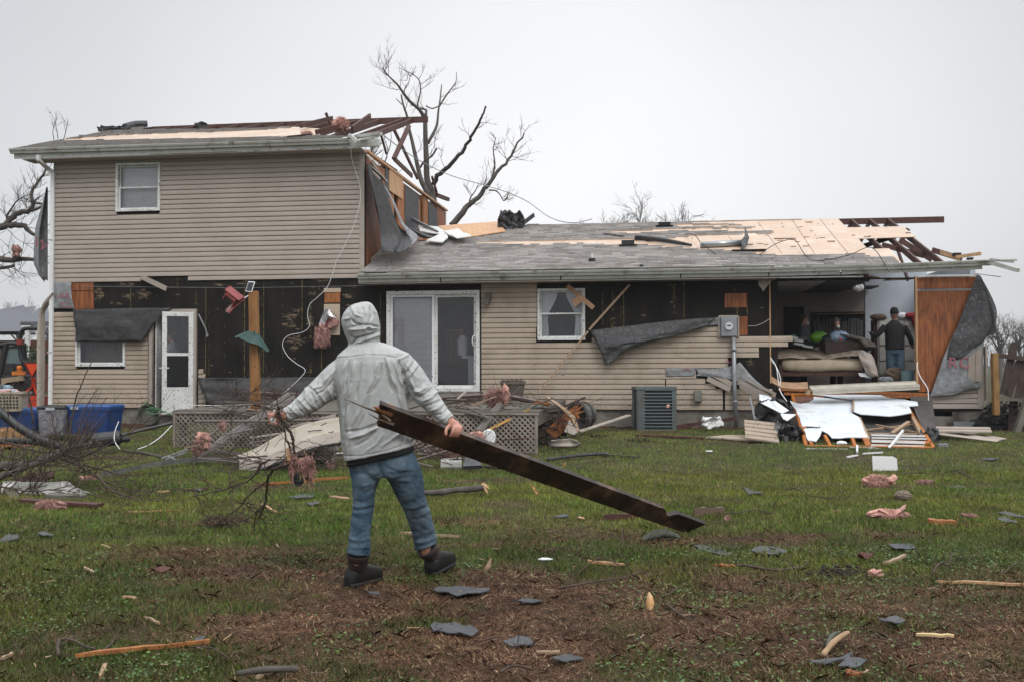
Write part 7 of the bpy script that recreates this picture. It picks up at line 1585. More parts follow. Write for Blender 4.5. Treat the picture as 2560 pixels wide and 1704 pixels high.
for k,(a,b) in enumerate((((500,1138),(608,1148)),((500,1145),(608,1152)))):item(MB().tube([gp(*a,.12),gp(*b,.08)],.02,6),'rail_rod',MATS['rail_brown0'],['upper','lower'][k]+' of two short rods in the grass left of the bent soffit','rod','short rods')
for k,(a,b) in enumerate((((1043,1135),(1180,1118)),((1050,1146),(1190,1135)),((1055,1140),(1200,1146)),((1045,1152),(1150,1154)),((670,1150),(760,1152)),((700,1156),(870,1158)))):
 item(MB().tube([gp(*a,.1),gp(*b,.12)],.02,6),'rail_rod',MATS['rail_brown0'],['topmost','second','third','lowest','left','long left'][k]+' rod in the grass '+('right of the jeans' if k<4 else 'behind the hanging twigs'),'rod','rods in the grass behind the man')
item(MB().tube([gp(785,1152,.12),gp(870,1153,.1)],.03,6),'white_pipe',M_whited,'white pipe in the grass just left of the man','pipe')
item(MB().tube([P(846,1100,14),P(826,1165,13.3)],.018,6),'rail_rod',MATS['rail_grey'],'thin pale rod leaning behind the man\'s left hip','rod')
sf=thing('bent_soffit','torn beige metal soffit sheet lying on the grass before the lattice','soffit',gp(700,1150))
R1s=[P(583,1142,13.6),P(640,1120,13.6),P(700,1086,13.7),P(780,1055,13.9),P(862,1040,14.1)];R2s=[P(600,1152,13.3),P(650,1146,13.2),P(720,1118,13.2),P(790,1090,13.3),P(862,1078,13.5)]
m=MB();m.grid([smooth_pts(R1s,4),[a.lerp(b,.5)+Vector((0,0,.03)) for a,b in zip(smooth_pts(R1s,4),smooth_pts(R2s,4))],smooth_pts(R2s,4)],.006);m.build('sheet',mat('soffit_beige',(.4,.35,.28),.45,col2=(.3,.26,.2),scale=3,bump=.01,bscale=5,speck=(.14,.09,.06),speckscale=9,speckamt=.7),sf)
R3s=[a+Vector((0,-.05,-.14)) for a in R2s];m=MB();m.grid([smooth_pts(R2s,4),smooth_pts(R3s,4)],.01);m.build('folded_edge',M_trim,sf)
m=MB();m.tube(smooth_pts([a+Vector((0,-.06,-.15)) for a in R2s],4),.022,6);m.build('dark_edge',M_blackm,sf)
m=MB()
for u,v,w in ((770,1078,34),(802,1062,14),(700,1105,18),(735,1108,26),(812,1082,22)):
 for k in range(6):m.bar(P(u+w*k/6,v - k*.9+random.uniform(-1.5,1.5),13.42),P(u+w*(k+1)/6,v - k*.9+random.uniform(-1.5,1.5),13.42),.01,.012)
m.build('tear',M_blackm,sf)
item(MB().bar(P(712,1076,14.2),P(840,1040,14.4),.05,.08),'soffit_rail',M_trim,'beige rail behind the bent soffit','rail')
m=MB();c=P(805,1122,13.8);m.loft([[c+Vector((math.cos(a)*r,math.sin(a)*r,z)) for a in np.linspace(0,6.283,21)[:-1]] for z,r in ((-.16,.14),(-.1,.2),(.12,.2),(.16,.16))]);item(m,'metal_canister',mat('muddy_canister',(.18,.14,.12),.5,col2=(.3,.28,.27),scale=3,stretch=(4,4,1)),'muddy round canister under the bent soffit sheet','canister',smooth=True)
bg=[(256,1195),(300,1187),(356,1174),(400,1167),(452,1160),(521,1156),(576,1157),(611,1153)]
pts=smooth_pts([gp(u,v+6,.10) for u,v in bg],3);m=MB();rings=[[p+Vector((0,y,z))*.55+Vector((0,0,-.02)) for y,z in ((-.05,-.05),(.05,-.05),(.06,.05),(.045,.05),(.035,-.03),(-.035,-.03),(-.045,.05),(-.06,.05))] for p in pts];m.loft(rings);item(m,'bent_gutter',mat('wet_gutter',(.42,.44,.45),.2,col2=(.2,.2,.2),scale=4,metallic=.6),'long wet bent gutter snaking over the grass before the deck','gutter')
item(MB().tube(smooth_pts([gp(312,1130,.03),gp(350,1134,.03),gp(380,1140,.03),gp(405,1146,.03)],3),.02,6),'stick',M_bark,'grey stick in the grass behind the bent gutter','stick')
m=MB();m.bar(gp(405,1150,.03),gp(470,1132,.06),.03,.02);m.bar(gp(415,1153,.03),gp(465,1140,.06),.02,.02);m.bar(gp(420,1148,.05),gp(440,1155,.03),.02,.02);item(m,'foil_strip',M_grey,'shiny torn metal strips left of the slanting rails','metal strip')
wool('insulation_clump',P(508,1100,14),.09,.09,.12,M_pink,'pink insulation clump on the slanting rails before the lattice',200,1,7,.06)
wool('insulation_clump',P(492,1118,13.9),.07,.07,.1,M_pinkw,'dirty insulation tail below the pink clump on the rails',120,2,4,.06)
wool('insulation_clump',P(556,1063,14.3),.05,.05,.08,M_pinkw,'tiny pink tuft hung on a twig before the lattice',60,3,2,.04)
wool('insulation_clump',P(1240,992,15.3),.16,.12,.13,M_pinkw,'big brown and pink insulation clump on the deck edge',260,4,8,.09)
wool('insulation_clump',P(1264,985,15.2),.05,.06,.16,M_pink,'bright pink strip along the big deck edge clump',80,5,5,.05)
wool('insulation_clump',P(1197,1088,14),.12,.1,.06,M_pink,'pink insulation wad behind the beam near the right hand',140,6,6,.05)
m=MB();c=P(1222,1092,14);m.loft([[c+Vector((math.cos(a)*r,t,math.sin(a)*r*1.15)) for a in np.linspace(0,6.283,21)[:-1]] for t,r in ((-.05,.09),(-.04,.1),(.04,.1),(.05,.08))]);item(m,'white_drum',M_whited,'round white lid beside the pink wad behind the beam','lid')
wool('insulation_clump',P(826,1158,13.3),.05,.05,.06,M_pink,'small pink tuft at the foot of the thin pale rod',50,7,2,.04)
wool('insulation_clump',gp(225,1200,.03),.14,.08,.03,M_pink,'flat pink insulation at the left end of the bent gutter',80,8,5,.04)
wool('insulation_clump',gp(2192,1216,.07),.19,.12,.08,M_pink,'ragged pink insulation clump below the upright white board',220,9,9,.05)
wool('insulation_clump',gp(2222,1294,.04),.2,.1,.04,M_pink,'flattest broad pink insulation piece in the right lawn',220,10,11,.05)
wool('insulation_clump',gp(2188,1440,.02),.05,.03,.025,M_pink,'small pink insulation bit low in the right lawn',40,11,3,.02)
wool('insulation_clump',gp(2312,1210,.03),.12,.05,.03,M_pinkw,'faded insulation shred right of the ragged pink clump',60,12,4,.04)
wool('insulation_clump',gp(2426,1296,.02),.07,.04,.03,M_pinkw,'greyish pink shred above the orange wood chunk',50,13,3,.03)
wool('insulation_clump',gp(125,1275,.05),.14,.1,.04,M_pinkw,'dirty pink insulation under the left brush pile',120,14,6,.06)
wool('insulation_clump',gp(85,1215,.12),.08,.07,.03,M_pinkw,'pink insulation on the dark board in the brush pile',80,15,4,.05)
wool('insulation_clump',P(1120,1125,13.4),.12,.1,.1,M_pinkw,'pinkish insulation tangle above the white plastic block',150,16,5,.08)
wool('insulation_clump',gp(1818,1302,.02),.03,.03,.04,M_pinkw,'pink fluff at the end of the plank by the beam tip',30,17,2,.02)
hr=thing('wall_insulation','torn foil faced pink insulation hanging out of the black wall','insulation',lw(HP(815,800,-.1)))
m=MB();m.grid([[lw(HP(u,v,y)) for u,v,y in r] for r in (((812,772,-.05),(822,774,-.12),(835,785,-.08)),((806,790,-.1),(820,788,-.2),(846,800,-.1)),((797,812,-.1),(812,816,-.16),(822,806,-.1)))],.01);m.build('foil_face',M_foil,hr)
m=MB();m.tube([lw(HP(797,812,-.14)),lw(HP(812,817,-.18)),lw(HP(826,796,-.14)),lw(HP(848,806,-.12))],.012,5);m.build('red_edge',mat('red_tape',(.25,.02,.03),.6),hr)
m=MB()
for (u,v,r) in ((808,822,.1),(798,838,.09),(794,852,.07),(815,830,.08),(838,806,.08),(828,812,.07),(790,865,.04),(820,845,.05)):m.ball(lw(HP(u,v,-.12)),r,(1,.6,1.2),9,7,.25)
for _ in range(260):p=lw(HP(random.uniform(786,825),random.uniform(815,860),-.14));m.tube([p,p+Vector((random.uniform(-.02,.02),-.02,-.05)),p+Vector((random.uniform(-.04,.04),-.02,-.11))],[.006,.005,.002],3,cap=False)
m.build('wool',M_pinkw,hr)
# cables
item(MB().tube(smooth_pts([lw(HP(*q)) for q in ((877,372,-.5),(879,395,-.35),(888,425,-.15),(899,460,-.1),(901,495,-.1),(896,525,-.12),(884,565,-.12),(868,602,-.12),(848,640,-.12),(840,655,-.12),(832,683,-.12),(818,718,-.12),(795,742,-.14),(774,762,-.14),(769,790,-.14),(774,814,-.14),(757,830,-.14),(720,839,-.14),(706,860,-.14),(718,888,-.16),(741,908,-.2),(763,924,-.3),(748,946,-.35),(711,980,-.4))],4),.006,6),'hanging_cable',M_whited,'long white cable dangling in curves down the two storey wall','cable')
item(MB().tube(smooth_pts([P(948,330,22),P(1000,370,23),P(1060,408,24),P(1130,440,25),P(1210,463,25),P(1270,482,25),P(1320,505,25),P(1365,538,24.5),P(1400,553,24.2),P(1440,557,24),P(1480,548,23.8)],4),.011,5),'drooping_cable',M_grey,'dark service cable drooping from the gable across the sky to the low roof','cable')
item(MB().tube(smooth_pts([P(1700,560,22),P(1740,595,21),P(1780,636,20)],1),.008,5) if False else MB().tube(smooth_pts([lw(R2(1712,591)+Vector((0,0,.05))),lw(R2(1735,604)+Vector((0,0,.15))),lw(R2(1755,622)+Vector((0,0,.1))),lw(R2(1790,640)+Vector((0,0,.03)))],4),.009,5),'roof_cable',M_blackm,'thin dark cable looping over the grey pipe on the low roof','cable')
item(MB().tube(smooth_pts([lw(R2(u,v)+Vector((0,0,z))) for u,v,z in ((1900,640,.03),(1940,622,.1),(1985,618,.15),(2010,640,.05),(2040,655,.02),(2120,652,.1),(2180,645,.2),(2222,680,.0))],4),.008,5),'roof_cable',M_blackm,'thin dark cable curling over the bare roof boards','cable')
item(MB().tube(smooth_pts([lw(HP(u,v,-.1)) for u,v in ((1871,815),(1890,814),(1910,806),(1925,796))],4),.007,5),'wall_wire',M_trim,'pale wire sagging between the meter and the bedroom edge','wire')
item(MB().tube([lw(HP(200,716,-.03)),lw(HP(600,720,-.05)),lw(HP(950,714,-.03))],.004,4),'string',M_grey,'thin string stretched level across the black wall','string')
item(MB().tube(smooth_pts([lw(HP(u,v,-.35)) for u,v in ((470,1012),(560,1013),(640,1015))],3),.008,5),'string',M_whited,'white cord lying level along the back of the deck','cord')
# debris lying on the roofs
def RL2(u,v,z=0):return lw(R2(u,v)+Vector((0,0,z)))
def RL1(u,v,z=0):return lw(R1(u,v)+Vector((0,0,z)))
item(MB().tube([RL2(1590,601,.06),RL2(1640,606,.07),RL2(1690,613,.06),RL2(1728,619,.05)],[.06,.055,.045,.03],10),'roof_pipe',M_black,'long dark pipe lying on the low roof beside the vents','pipe',smooth=True)
item(MB().tube([RL2(1751,621,.07),RL2(1852,616,.07)],.065,12),'metal_pipe',mat('galvanised_pipe',(.35,.37,.38),.3,metallic=.6),'shiny metal pipe on the low roof right of the dark one','pipe',smooth=True)
item(MB().grid([[RL2(1850,606,.02),RL2(1852,628,.02)],[RL2(1862,604,.12),RL2(1866,626,.1)],[RL2(1862,600,.28),RL2(1872,618,.2)],[P(1861,596,20.3),P(1866,598,20.3)]],.012),'flared_flashing',M_black,'dark pointed flashing standing up at the end of the metal pipe','flashing')
item(MB().bar(RL2(1830,630,.03),RL2(1915,628,.03),.12,.02),'flashing_scrap',M_blackm,'flat black scrap in front of the pointed flashing','flashing')
item(MB().bar(RL2(1510,587,.03),RL2(1560,594,.03),.1,.015),'shingle_scrap',M_shgb,'torn grey shingle strip above the box vent','shingle')
m=MB();m.poly([RL2(1095,577,.12),RL2(1245,562,.08),RL2(1264,584,.06),RL2(1160,599,.05),RL2(1120,592,.1)],.02,(0,0,1));item(m,'osb_sheet',mat('fresh_board',(.62,.37,.2),.6,col2=(.45,.25,.13),scale=14),'orange tan roof board lying loose on the low roof','board')
crumple('felt_wad',RL2(1278,574,.2),.36,.25,M_felt,'crumpled grey felt wad standing on the low roof ridge','felt',66,n=16,depth=.35,jag=.15)
item(MB().bar(RL2(1300,575,.1),RL2(1335,560,.22),.03,.1),'black_scrap',M_black,'black twisted strip beside the felt wad on the roof','strip')
for k,(poly,lab) in enumerate((([(1045,574),(1120,578),(1160,598),(1150,606),(1100,596),(1050,588)],'long white board uppermost on the roof rubbish'),([(1065,616),(1105,596),(1118,600),(1120,608),(1106,620),(1085,618)],'torn grey white board leftmost of the roof rubbish'),([(1110,595),(1145,588),(1160,600),(1150,609),(1125,606)],'broken white board in the middle of the roof rubbish'),([(1125,607),(1165,603),(1179,610),(1142,616)],'white board lowest right of the roof rubbish'))):
 m=MB();m.poly([RL2(u,v,.1+.03*k) for u,v in torn(poly,1)],.025,(0,0,1));item(m,'white_roof_board',M_white,lab,'board','white boards on the low roof')
item(MB().bar(RL2(1008,562,.25),RL2(1095,592,.1),.04,.08),'grey_flashing',M_grey,'long grey flashing slanting over the white roof boards','flashing')
item(MB().bar(RL2(1015,575,.1),RL2(1080,600,.05),.25,.02),'black_felt_scrap',M_felt2,'black felt beneath the grey flashing on the roof','felt')
item(MB().bar(RL2(1045,604,.03),RL2(1085,601,.03),.15,.03),'orange_board',M_stud,'small orange board under the roof rubbish','board')
wool('insulation_clump',RL1(852,326,.14),.16,.16,.15,M_pink,'big pink insulation clump on the gutter end of the high roof',260,71,9,.1)
wool('insulation_clump',RL1(768,340,.05),.12,.12,.05,M_pink,'small pink insulation clump on the high roof',100,72,5,.06)
crumple('felt_roll',RL1(285,328,.04),.45,.1,M_felt2,'black rolled felt at the left end of the high ridge','felt',73,n=12,depth=.2)
item(MB().tube(smooth_pts([RL1(312,324,.07),RL1(335,319,.09),RL1(368,316,.07)],3),[.08]*7,9),'felt_roll',M_felt,'grey roll of felt lying on the high ridge','felt')
crumple('felt_flap',RL1(502,318,.03),.18,.1,M_felt2,'small black felt flap sticking up on the high ridge','felt',74,n=7,depth=.3)
item(MB().bar(RL1(718,346,.03),RL1(780,341,.04),.1,.02),'black_tape',M_black,'black strip lying beside the small pink clump on the high roof','strip')
m=MB()
for (u,v) in ((135,352),(160,348),(145,350)):twig(m,RL1(u,v,.02),(random.uniform(-.4,.4),0,1),.45,.01,2,4)
item(m,'twigs',M_barkd,'little twigs caught on the left roof slope','twig')
# brush pile at the left
bp_=thing('brush_pile','tangled pile of bare branches lying at the left edge','branch pile',gp(60,1280))
m=MB();LS=1.0
def gb(L,r0,r1,tw=0,tl=.3,D=None,lev=1):
 p=[P(u,v,d) for u,v,d in L];q=limb(m,p,r0,r1,7,4,wob=.012)
 if tw:twigs_on(m,q,tw,tl,.007,lev)
gb([(-30,1168,11.5),(60,1162,11.5),(120,1142,11.6),(170,1122,11.7),(230,1105,11.8)],.06,.02,12,.4);gb([(-20,1200,11.3),(50,1172,11.4),(110,1150,11.5),(150,1128,11.6)],.04,.02,8,.4);m.build('thick_branch',M_bark,bp_,smooth=True)
m=MB()
gb([(150,1125,11.6),(190,1100,11.6),(240,1095,11.5)],.015,.005,10,.4);gb([(145,1140,11.5),(200,1165,11.2),(250,1195,10.9),(275,1222,10.6),(330,1245,10.4),(400,1266,10.2)],.018,.004,14,.45,lev=2);gb([(10,1170,11.3),(60,1205,11),(85,1218,10.9),(120,1240,10.7)],.012,.004,10,.35)
gb([(-10,1130,11.5),(50,1150,11.3),(130,1145,11.2),(180,1130,11.2)],.012,.005,10,.35);gb([(30,1180,11.2),(90,1160,11.2),(140,1145,11.3),(160,1110,11.4)],.012,.004,9,.4);gb([(80,1230,10.8),(110,1200,10.9),(130,1150,11),(140,1110,11)],.01,.004,8,.35);gb([(0,1215,10.8),(60,1225,10.8),(140,1225,10.7),(200,1228,10.7)],.01,.003,10,.3)
gb([(160,1140,11.3),(200,1120,11.4),(245,1112,11.4),(255,1098,11.4)],.012,.006,6,.3);gb([(0,1100,11.6),(60,1120,11.6),(110,1128,11.6),(200,1120,11.7)],.014,.006,10,.4)
for k in range(34):
 u,v=random.uniform(-20,210),random.uniform(1110,1270);twig(m,P(u,v,11),(random.uniform(-1,1),random.uniform(-.3,.3),random.uniform(-.3,.6)),random.uniform(.3,.8),.008,2,4,.7,.05)
for k in range(24):u,v=random.uniform(220,400),random.uniform(1215,1260);twig(m,gp(u,v,.03),(random.uniform(-1,1),random.uniform(-.3,.3),random.uniform(-.1,.3)),random.uniform(.2,.5),.005,1,4,.7,.0)
m.build('twigs',M_barkd,bp_,smooth=True)
sp=thing('sapling','thin broken sapling stems rising before the blue tote','sapling',gp(180,1125));m=MB()
for L,r in (([(150,1120),(172,1085),(180,1040),(192,990),(208,950),(232,899)],.016),([(190,1095),(205,1052),(215,1015),(235,985),(244,968)],.01),([(180,1115),(205,1080),(230,1050),(262,1000),(270,992)],.01),([(178,1120),(200,1090),(235,1060),(252,1035)],.009),([(84,1060),(75,1010),(72,985),(80,955)],.012),([(70,975),(80,1020),(86,1080)],.01)):p=limb(m,[P(u,v,13.5) for u,v in L],r,r*.35,6,4,wob=.006);twigs_on(m,p,5,.16,.004,0)
m.build('stems',M_barkd,sp,smooth=True)
m=MB();pts=[(16,1212,11),(60,1213,11),(110,1213,11),(160,1212,11),(178,1222,11),(215,1238,10.9),(245,1250,10.8),(290,1255,10.7)];rings=[]
for i,(u,v,D) in enumerate(pts):c=P(u,v+16,D);h=.115 - .004*i;j_=random.uniform(-.03,.03);rings.append([c+Vector((0,.1,-h)),c+Vector((0,-.1,-h)),c+Vector((0,-.13+j_,-h*.3)),c+Vector((0,-.09 - j_,h*.3)),c+Vector((0,-.07,h*random.uniform(.85,1.1))),c+Vector((0,.1,h*random.uniform(.8,1.1)))])
m.loft(rings,cap=False);o=item(m,'crushed_downspout',mat('muddy_white_metal',(.55,.56,.54),.4,col2=(.3,.28,.25),scale=6,stretch=(1,1,5),speck=(.1,.08,.06),speckscale=16,speckamt=.66),'crushed white downspout on the grass in front of the brush pile','downspout')
item(MB().bar(P(-60,1230,11.3),P(135,1185,11.6),.12,.03,up=(0,-.5,1)),'dark_board',M_lum,'dark wet board lying over the crushed downspout','board')
item(MB().bar(P(20,1232,10.9),P(52,1275,10.4),.1,.12),'timber_block',mat('muddy_block',(.09,.075,.05),.8),'muddy square timber end in front of the brush pile','timber')
item(MB().bar(gp(60,1262,.05),gp(250,1272,.04),.12,.03),'flat_board',M_lum,'dark board flat in the grass under the brush pile','board')
item(MB().bar(gp(120,1258,.08),gp(210,1260,.08),.1,.03),'grey_board',M_deck,'grey board beneath the crushed downspout','board')
# logs, planks, sticks on the lawn
def logm(pts,r,lab,mtl=M_bark,name='log'):
 sp_=smooth_pts(pts,4);m=MB();m.tube(sp_,[q*random.uniform(.88,1.12) for q in lerpn(r,len(sp_))],10);return item(m,name,mtl,lab,'log',smooth=True)
lg=logm([gp(1060,1243,.05),gp(1105,1243,.06),gp(1140,1240,.07),gp(1175,1238,.07),gp(1210,1238,.09)],[.026,.034,.03,.036,.038],'knobbly brown log lying right of the man')
m=MB();q=gp(1210,1238,.09)
for k in range(7):m.tube([q+Vector((-.02,0,random.uniform(-.04,.04))),q+Vector((random.uniform(.03,.09),random.uniform(-.03,.03),random.uniform(-.07,.03)))],[.025,.003],5)
item(m,'split_end',M_ply2,'pale splintered end of the knobbly log','wood')
logm([gp(1604,1358,.03),gp(1635,1350,.045),gp(1665,1348,.05),gp(1700,1352,.03)],[.012,.034,.036,.01],'mossy curved log lying below the beam tip',mat('mossy_bark',(.06,.065,.05),.9,col2=(.11,.12,.09),scale=20,bump=.006))
logm([gp(592,1700,.03),gp(660,1695,.04),gp(745,1693,.04)],[.012,.016,.014],'dark log at the bottom edge left of centre')
logm([gp(2058,1652,.03),gp(2082,1632,.05),gp(2108,1617,.06),gp(2122,1610,.06)],[.013,.014,.013,.009],'peeled pale branch stub lying across black shingles',mat('peeled_wood',(.4,.27,.15),.7,col2=(.25,.15,.08),scale=12),'branch_stub')
logm([gp(2068,1636,.04),gp(2080,1615,.05),gp(2100,1609,.06)],[.01,.013,.009],'mossy grey stub behind the peeled pale branch',MATS['mossy_bark'],'branch_stub')
logm([gp(307,1500,.02),gp(325,1503,.025),gp(340,1506,.025)],[.009,.011,.01],'short pale broken stick with dark end at the left',MATS['peeled_wood'],'stick')
planks=[(1510,1301,1620,1296,.05,.05,M_lum,'thin brown plank left of the beam tip'),(1735,1292,1812,1290,.05,.08,mat('grey_brown_plank',(.13,.085,.06),.7),'grey brown plank right of the beam tip'),(830,1245,872,1252,.09,.02,M_card,'tan plank lying left of the striding legs'),(645,1215,870,1198,.035,.03,M_stud,'long orange red strip behind the hanging twigs'),(455,1228,690,1214,.03,.02,M_lum,'dark red strip left of the hanging twigs'),
          (395,1233,425,1230,.05,.015,M_ply2,'pale chip at the left end of the dark red strip'),(1040,1255,1004,1260,.04,.015,M_ply2,'pale strip between the striding legs'),(1000,1338,1148,1346,.03,.02,M_lumw,'pale split stick behind the right boot'),(513,1312,605,1298,.05,.02,M_stud,'orange sliver under the hanging twig tips'),(655,1265,692,1285,.022,.02,M_ply2,'blond sliver standing right of the hanging twigs'),
          (322,1282,405,1281,.05,.012,M_ply2,'blond board chip in the left lawn'),(412,1281,454,1279,.03,.012,M_stud,'short orange chip beside the blond one'),(188,1648,523,1612,.028,.02,M_stud,'long orange lath in the bottom left corner'),(1470,1410,1560,1417,.026,.02,M_ply2,'blond stick on the bare soil left of centre right'),(2340,1459,2560,1466,.022,.016,M_ply2,'long blond lath at the right edge'),
          (2322,1309,2392,1311,.1,.035,M_stud,'thick orange wood chunk in the right lawn'),(1785,1417,1838,1422,.04,.02,M_stud,'orange broken wood end of the mossy branch'),(2290,1590,2385,1596,.035,.012,mat('yellow_wood',(.55,.4,.2),.7),'yellow split wood lying at the lower right'),(2072,1281,2128,1279,.022,.02,M_lumw,'pale stick in the middle of the right lawn'),(1328,1214,1343,1240,.03,.02,M_stud,'orange splinter standing under the beam'),
          (1410,1166,1414,1160,.02,.02,M_stud,'small orange chip near the curved twig'),(1445,1295,1460,1300,.03,.01,M_ply2,'blond chip left of the thin brown plank'),(2118,1685,2150,1695,.07,.015,M_ply,'flat orange wood piece at the bottom right'),(1600,1268,1640,1266,.02,.01,M_lum,'thin dark splinter above the beam notch'),(2184,1199,2238,1205,.02,.012,M_lumw,'pale strip behind the ragged pink clump'),
          (210,1423,235,1436,.02,.015,M_lumw,'pale wood stub in the left lawn'),(362,1548,398,1566,.016,.014,M_lumw,'grey pale stub beside an orange chip at left'),(0,1655,30,1640,.018,.014,M_lumw,'pale stub at the left bottom edge'),(250,1700,265,1668,.02,.018,MATS['peeled_wood'],'short pale twig standing at the bottom left'),(2210,1415,2262,1395,.03,.02,M_lumw,'grey pale stick low in the right lawn'),
          (640,1701,700,1678,.018,.014,M_lumw,'thin pale splinter by the dark bottom log'),(1340,1635,1400,1634,.018,.01,M_lumw,'thin straight splinter on the soil near the dark shingles')]
for (a,b,c,d,w,h,mt_,lab) in planks:
 m=MB();p,q=gp(a,b,h/2+.008),gp(c,d,h/2+.008);N_=7;rings=[];ax=(q - p).normalized();sd_=ax.cross(Vector((0,0,1))).normalized()
 for i in range(N_):
  t=i/(N_ - 1);wv=w*(1 if 0<i<N_ - 1 else random.uniform(.2,.9))*random.uniform(.85,1.1);cc=p.lerp(q,t)+Vector((0,0,random.uniform(-.004,.006)));rings.append([cc+sd_*wv/2+Vector((0,0,h/2)),cc - sd_*wv/2+Vector((0,0,h/2*random.uniform(.6,1.1))),cc - sd_*wv/2 - Vector((0,0,h/2)),cc+sd_*wv/2 - Vector((0,0,h/2))])
 m.loft(rings);item(m,'wood_piece',mt_,lab,'wood piece')
m=MB();c=gp(1623,1524);m.loft([[c+Vector((-.012*s,0,z)),c+Vector((.0,-.012*s,z)),c+Vector((.022*s,.0,z)),c+Vector((.0,.01*s,z))] for z,s in ((0,.9),(.04,1.3),(.075,1.0),(.105,.1))]);item(m,'wood_shard',mat('fresh_orange_wood',(.7,.33,.1),.6,col2=(.75,.5,.3),scale=20),'bright orange shard standing upright in the soil','wood shard')
m=MB();c=gp(1220,1427);m.loft([[c+Vector((x+.015*s*math.cos(a),.015*s*math.sin(a),z)) for a in np.linspace(0,6.28,7)[:-1]] for z,s,x in ((0,1.2,-.01),(.03,1.3,.0),(.07,.7,.014),(.09,.3,.02))]);item(m,'wood_stub',M_lumw,'pale stub standing in the soil right of the right boot','wood stub')
item(MB().loft([[gp(1363,1402,.015)+Vector((x,s*.02*math.cos(a),.012*s*math.sin(a))) for a in np.linspace(0,6.28,9)[:-1]] for x,s in ((-.05,.3),(-.02,1),(.02,.9),(.055,.2))]),'white_shard',M_whited,'small white plastic shard on the bare soil','plastic shard')
item(MB().loft([[gp(1510,1114+12,.015) for _ in range(2)]] if False else [[gp(1773,1130,.02)+Vector((x,s*.03,.01)),gp(1773,1130,.02)+Vector((x,-s*.03,0)),gp(1773,1130,.02)+Vector((x,0,-.01))] for x,s in ((-.05,.3),(0,1),(.05,.2))]),'white_shard',M_whited,'tiny white scrap in the lawn before the plain siding','plastic shard')
m=MB();a=gp(1105,1168,.07);m.loft([[gp(u,1170,0)+Vector((0,y,z)) for y,z in ((-.08,.0),(-.1,.03),(-.09,.1),(-.05,.14),(.06,.14),(.09,.1),(.09,.0))] for u in np.linspace(1103,1154,12)]);item(m,'foam_block',mat('ribbed_foam',(.78,.77,.72),.7,col2=(.68,.67,.62),scale=20,stretch=(5,1,1),bump=.01),'ribbed white plastic block behind the beam','plastic block')
m=MB();m.poly([P(1158,1172,12.9),P(1168,1137,13.1),P(1180,1132,13.1),P(1200,1160,13),P(1206,1170,12.8)],.05);item(m,'slate_piece',M_shgb,'dark grey upright shingle chunk beside the white block','shingle')
item(MB().tube([gp(1212,1171,.03),gp(1240,1174,.03),gp(1275,1173,.03)],.02,6),'black_hose',M_black,'black hose end behind the beam near the white block','hose')
item(MB().tube(smooth_pts([gp(1368,1155,.04),gp(1440,1147,.05),gp(1500,1142,.05),gp(1520,1141,.04)],3),.022,7),'black_rod',M_black,'straight black rod lying in the grass past the beam','rod')
m=MB();m.bar(gp(1470,1137,.03),gp(1520,1140,.03),.05,.02);m.bar(gp(1520,1141,.03),gp(1600,1144,.02),.06,.01);item(m,'black_strip',M_black,'torn black strip at the far end of the black rod','strip')
m=MB();c=gp(2258,1250,.045);m.ball(c,.07,(1.15,1,.8),14,10,.05,3)
for k in range(130):d=Vector((random.gauss(0,1),random.gauss(0,1),abs(random.gauss(0,1)))).normalized();m.ball(c+Vector((d.x*.08,d.y*.07,d.z*.055)),.011,(1,1,.7),5,4)
item(m,'pine_cone',mat('cone_grey',(.22,.17,.13),.9),'grey brown scaly nest or cone in the right lawn','cone')
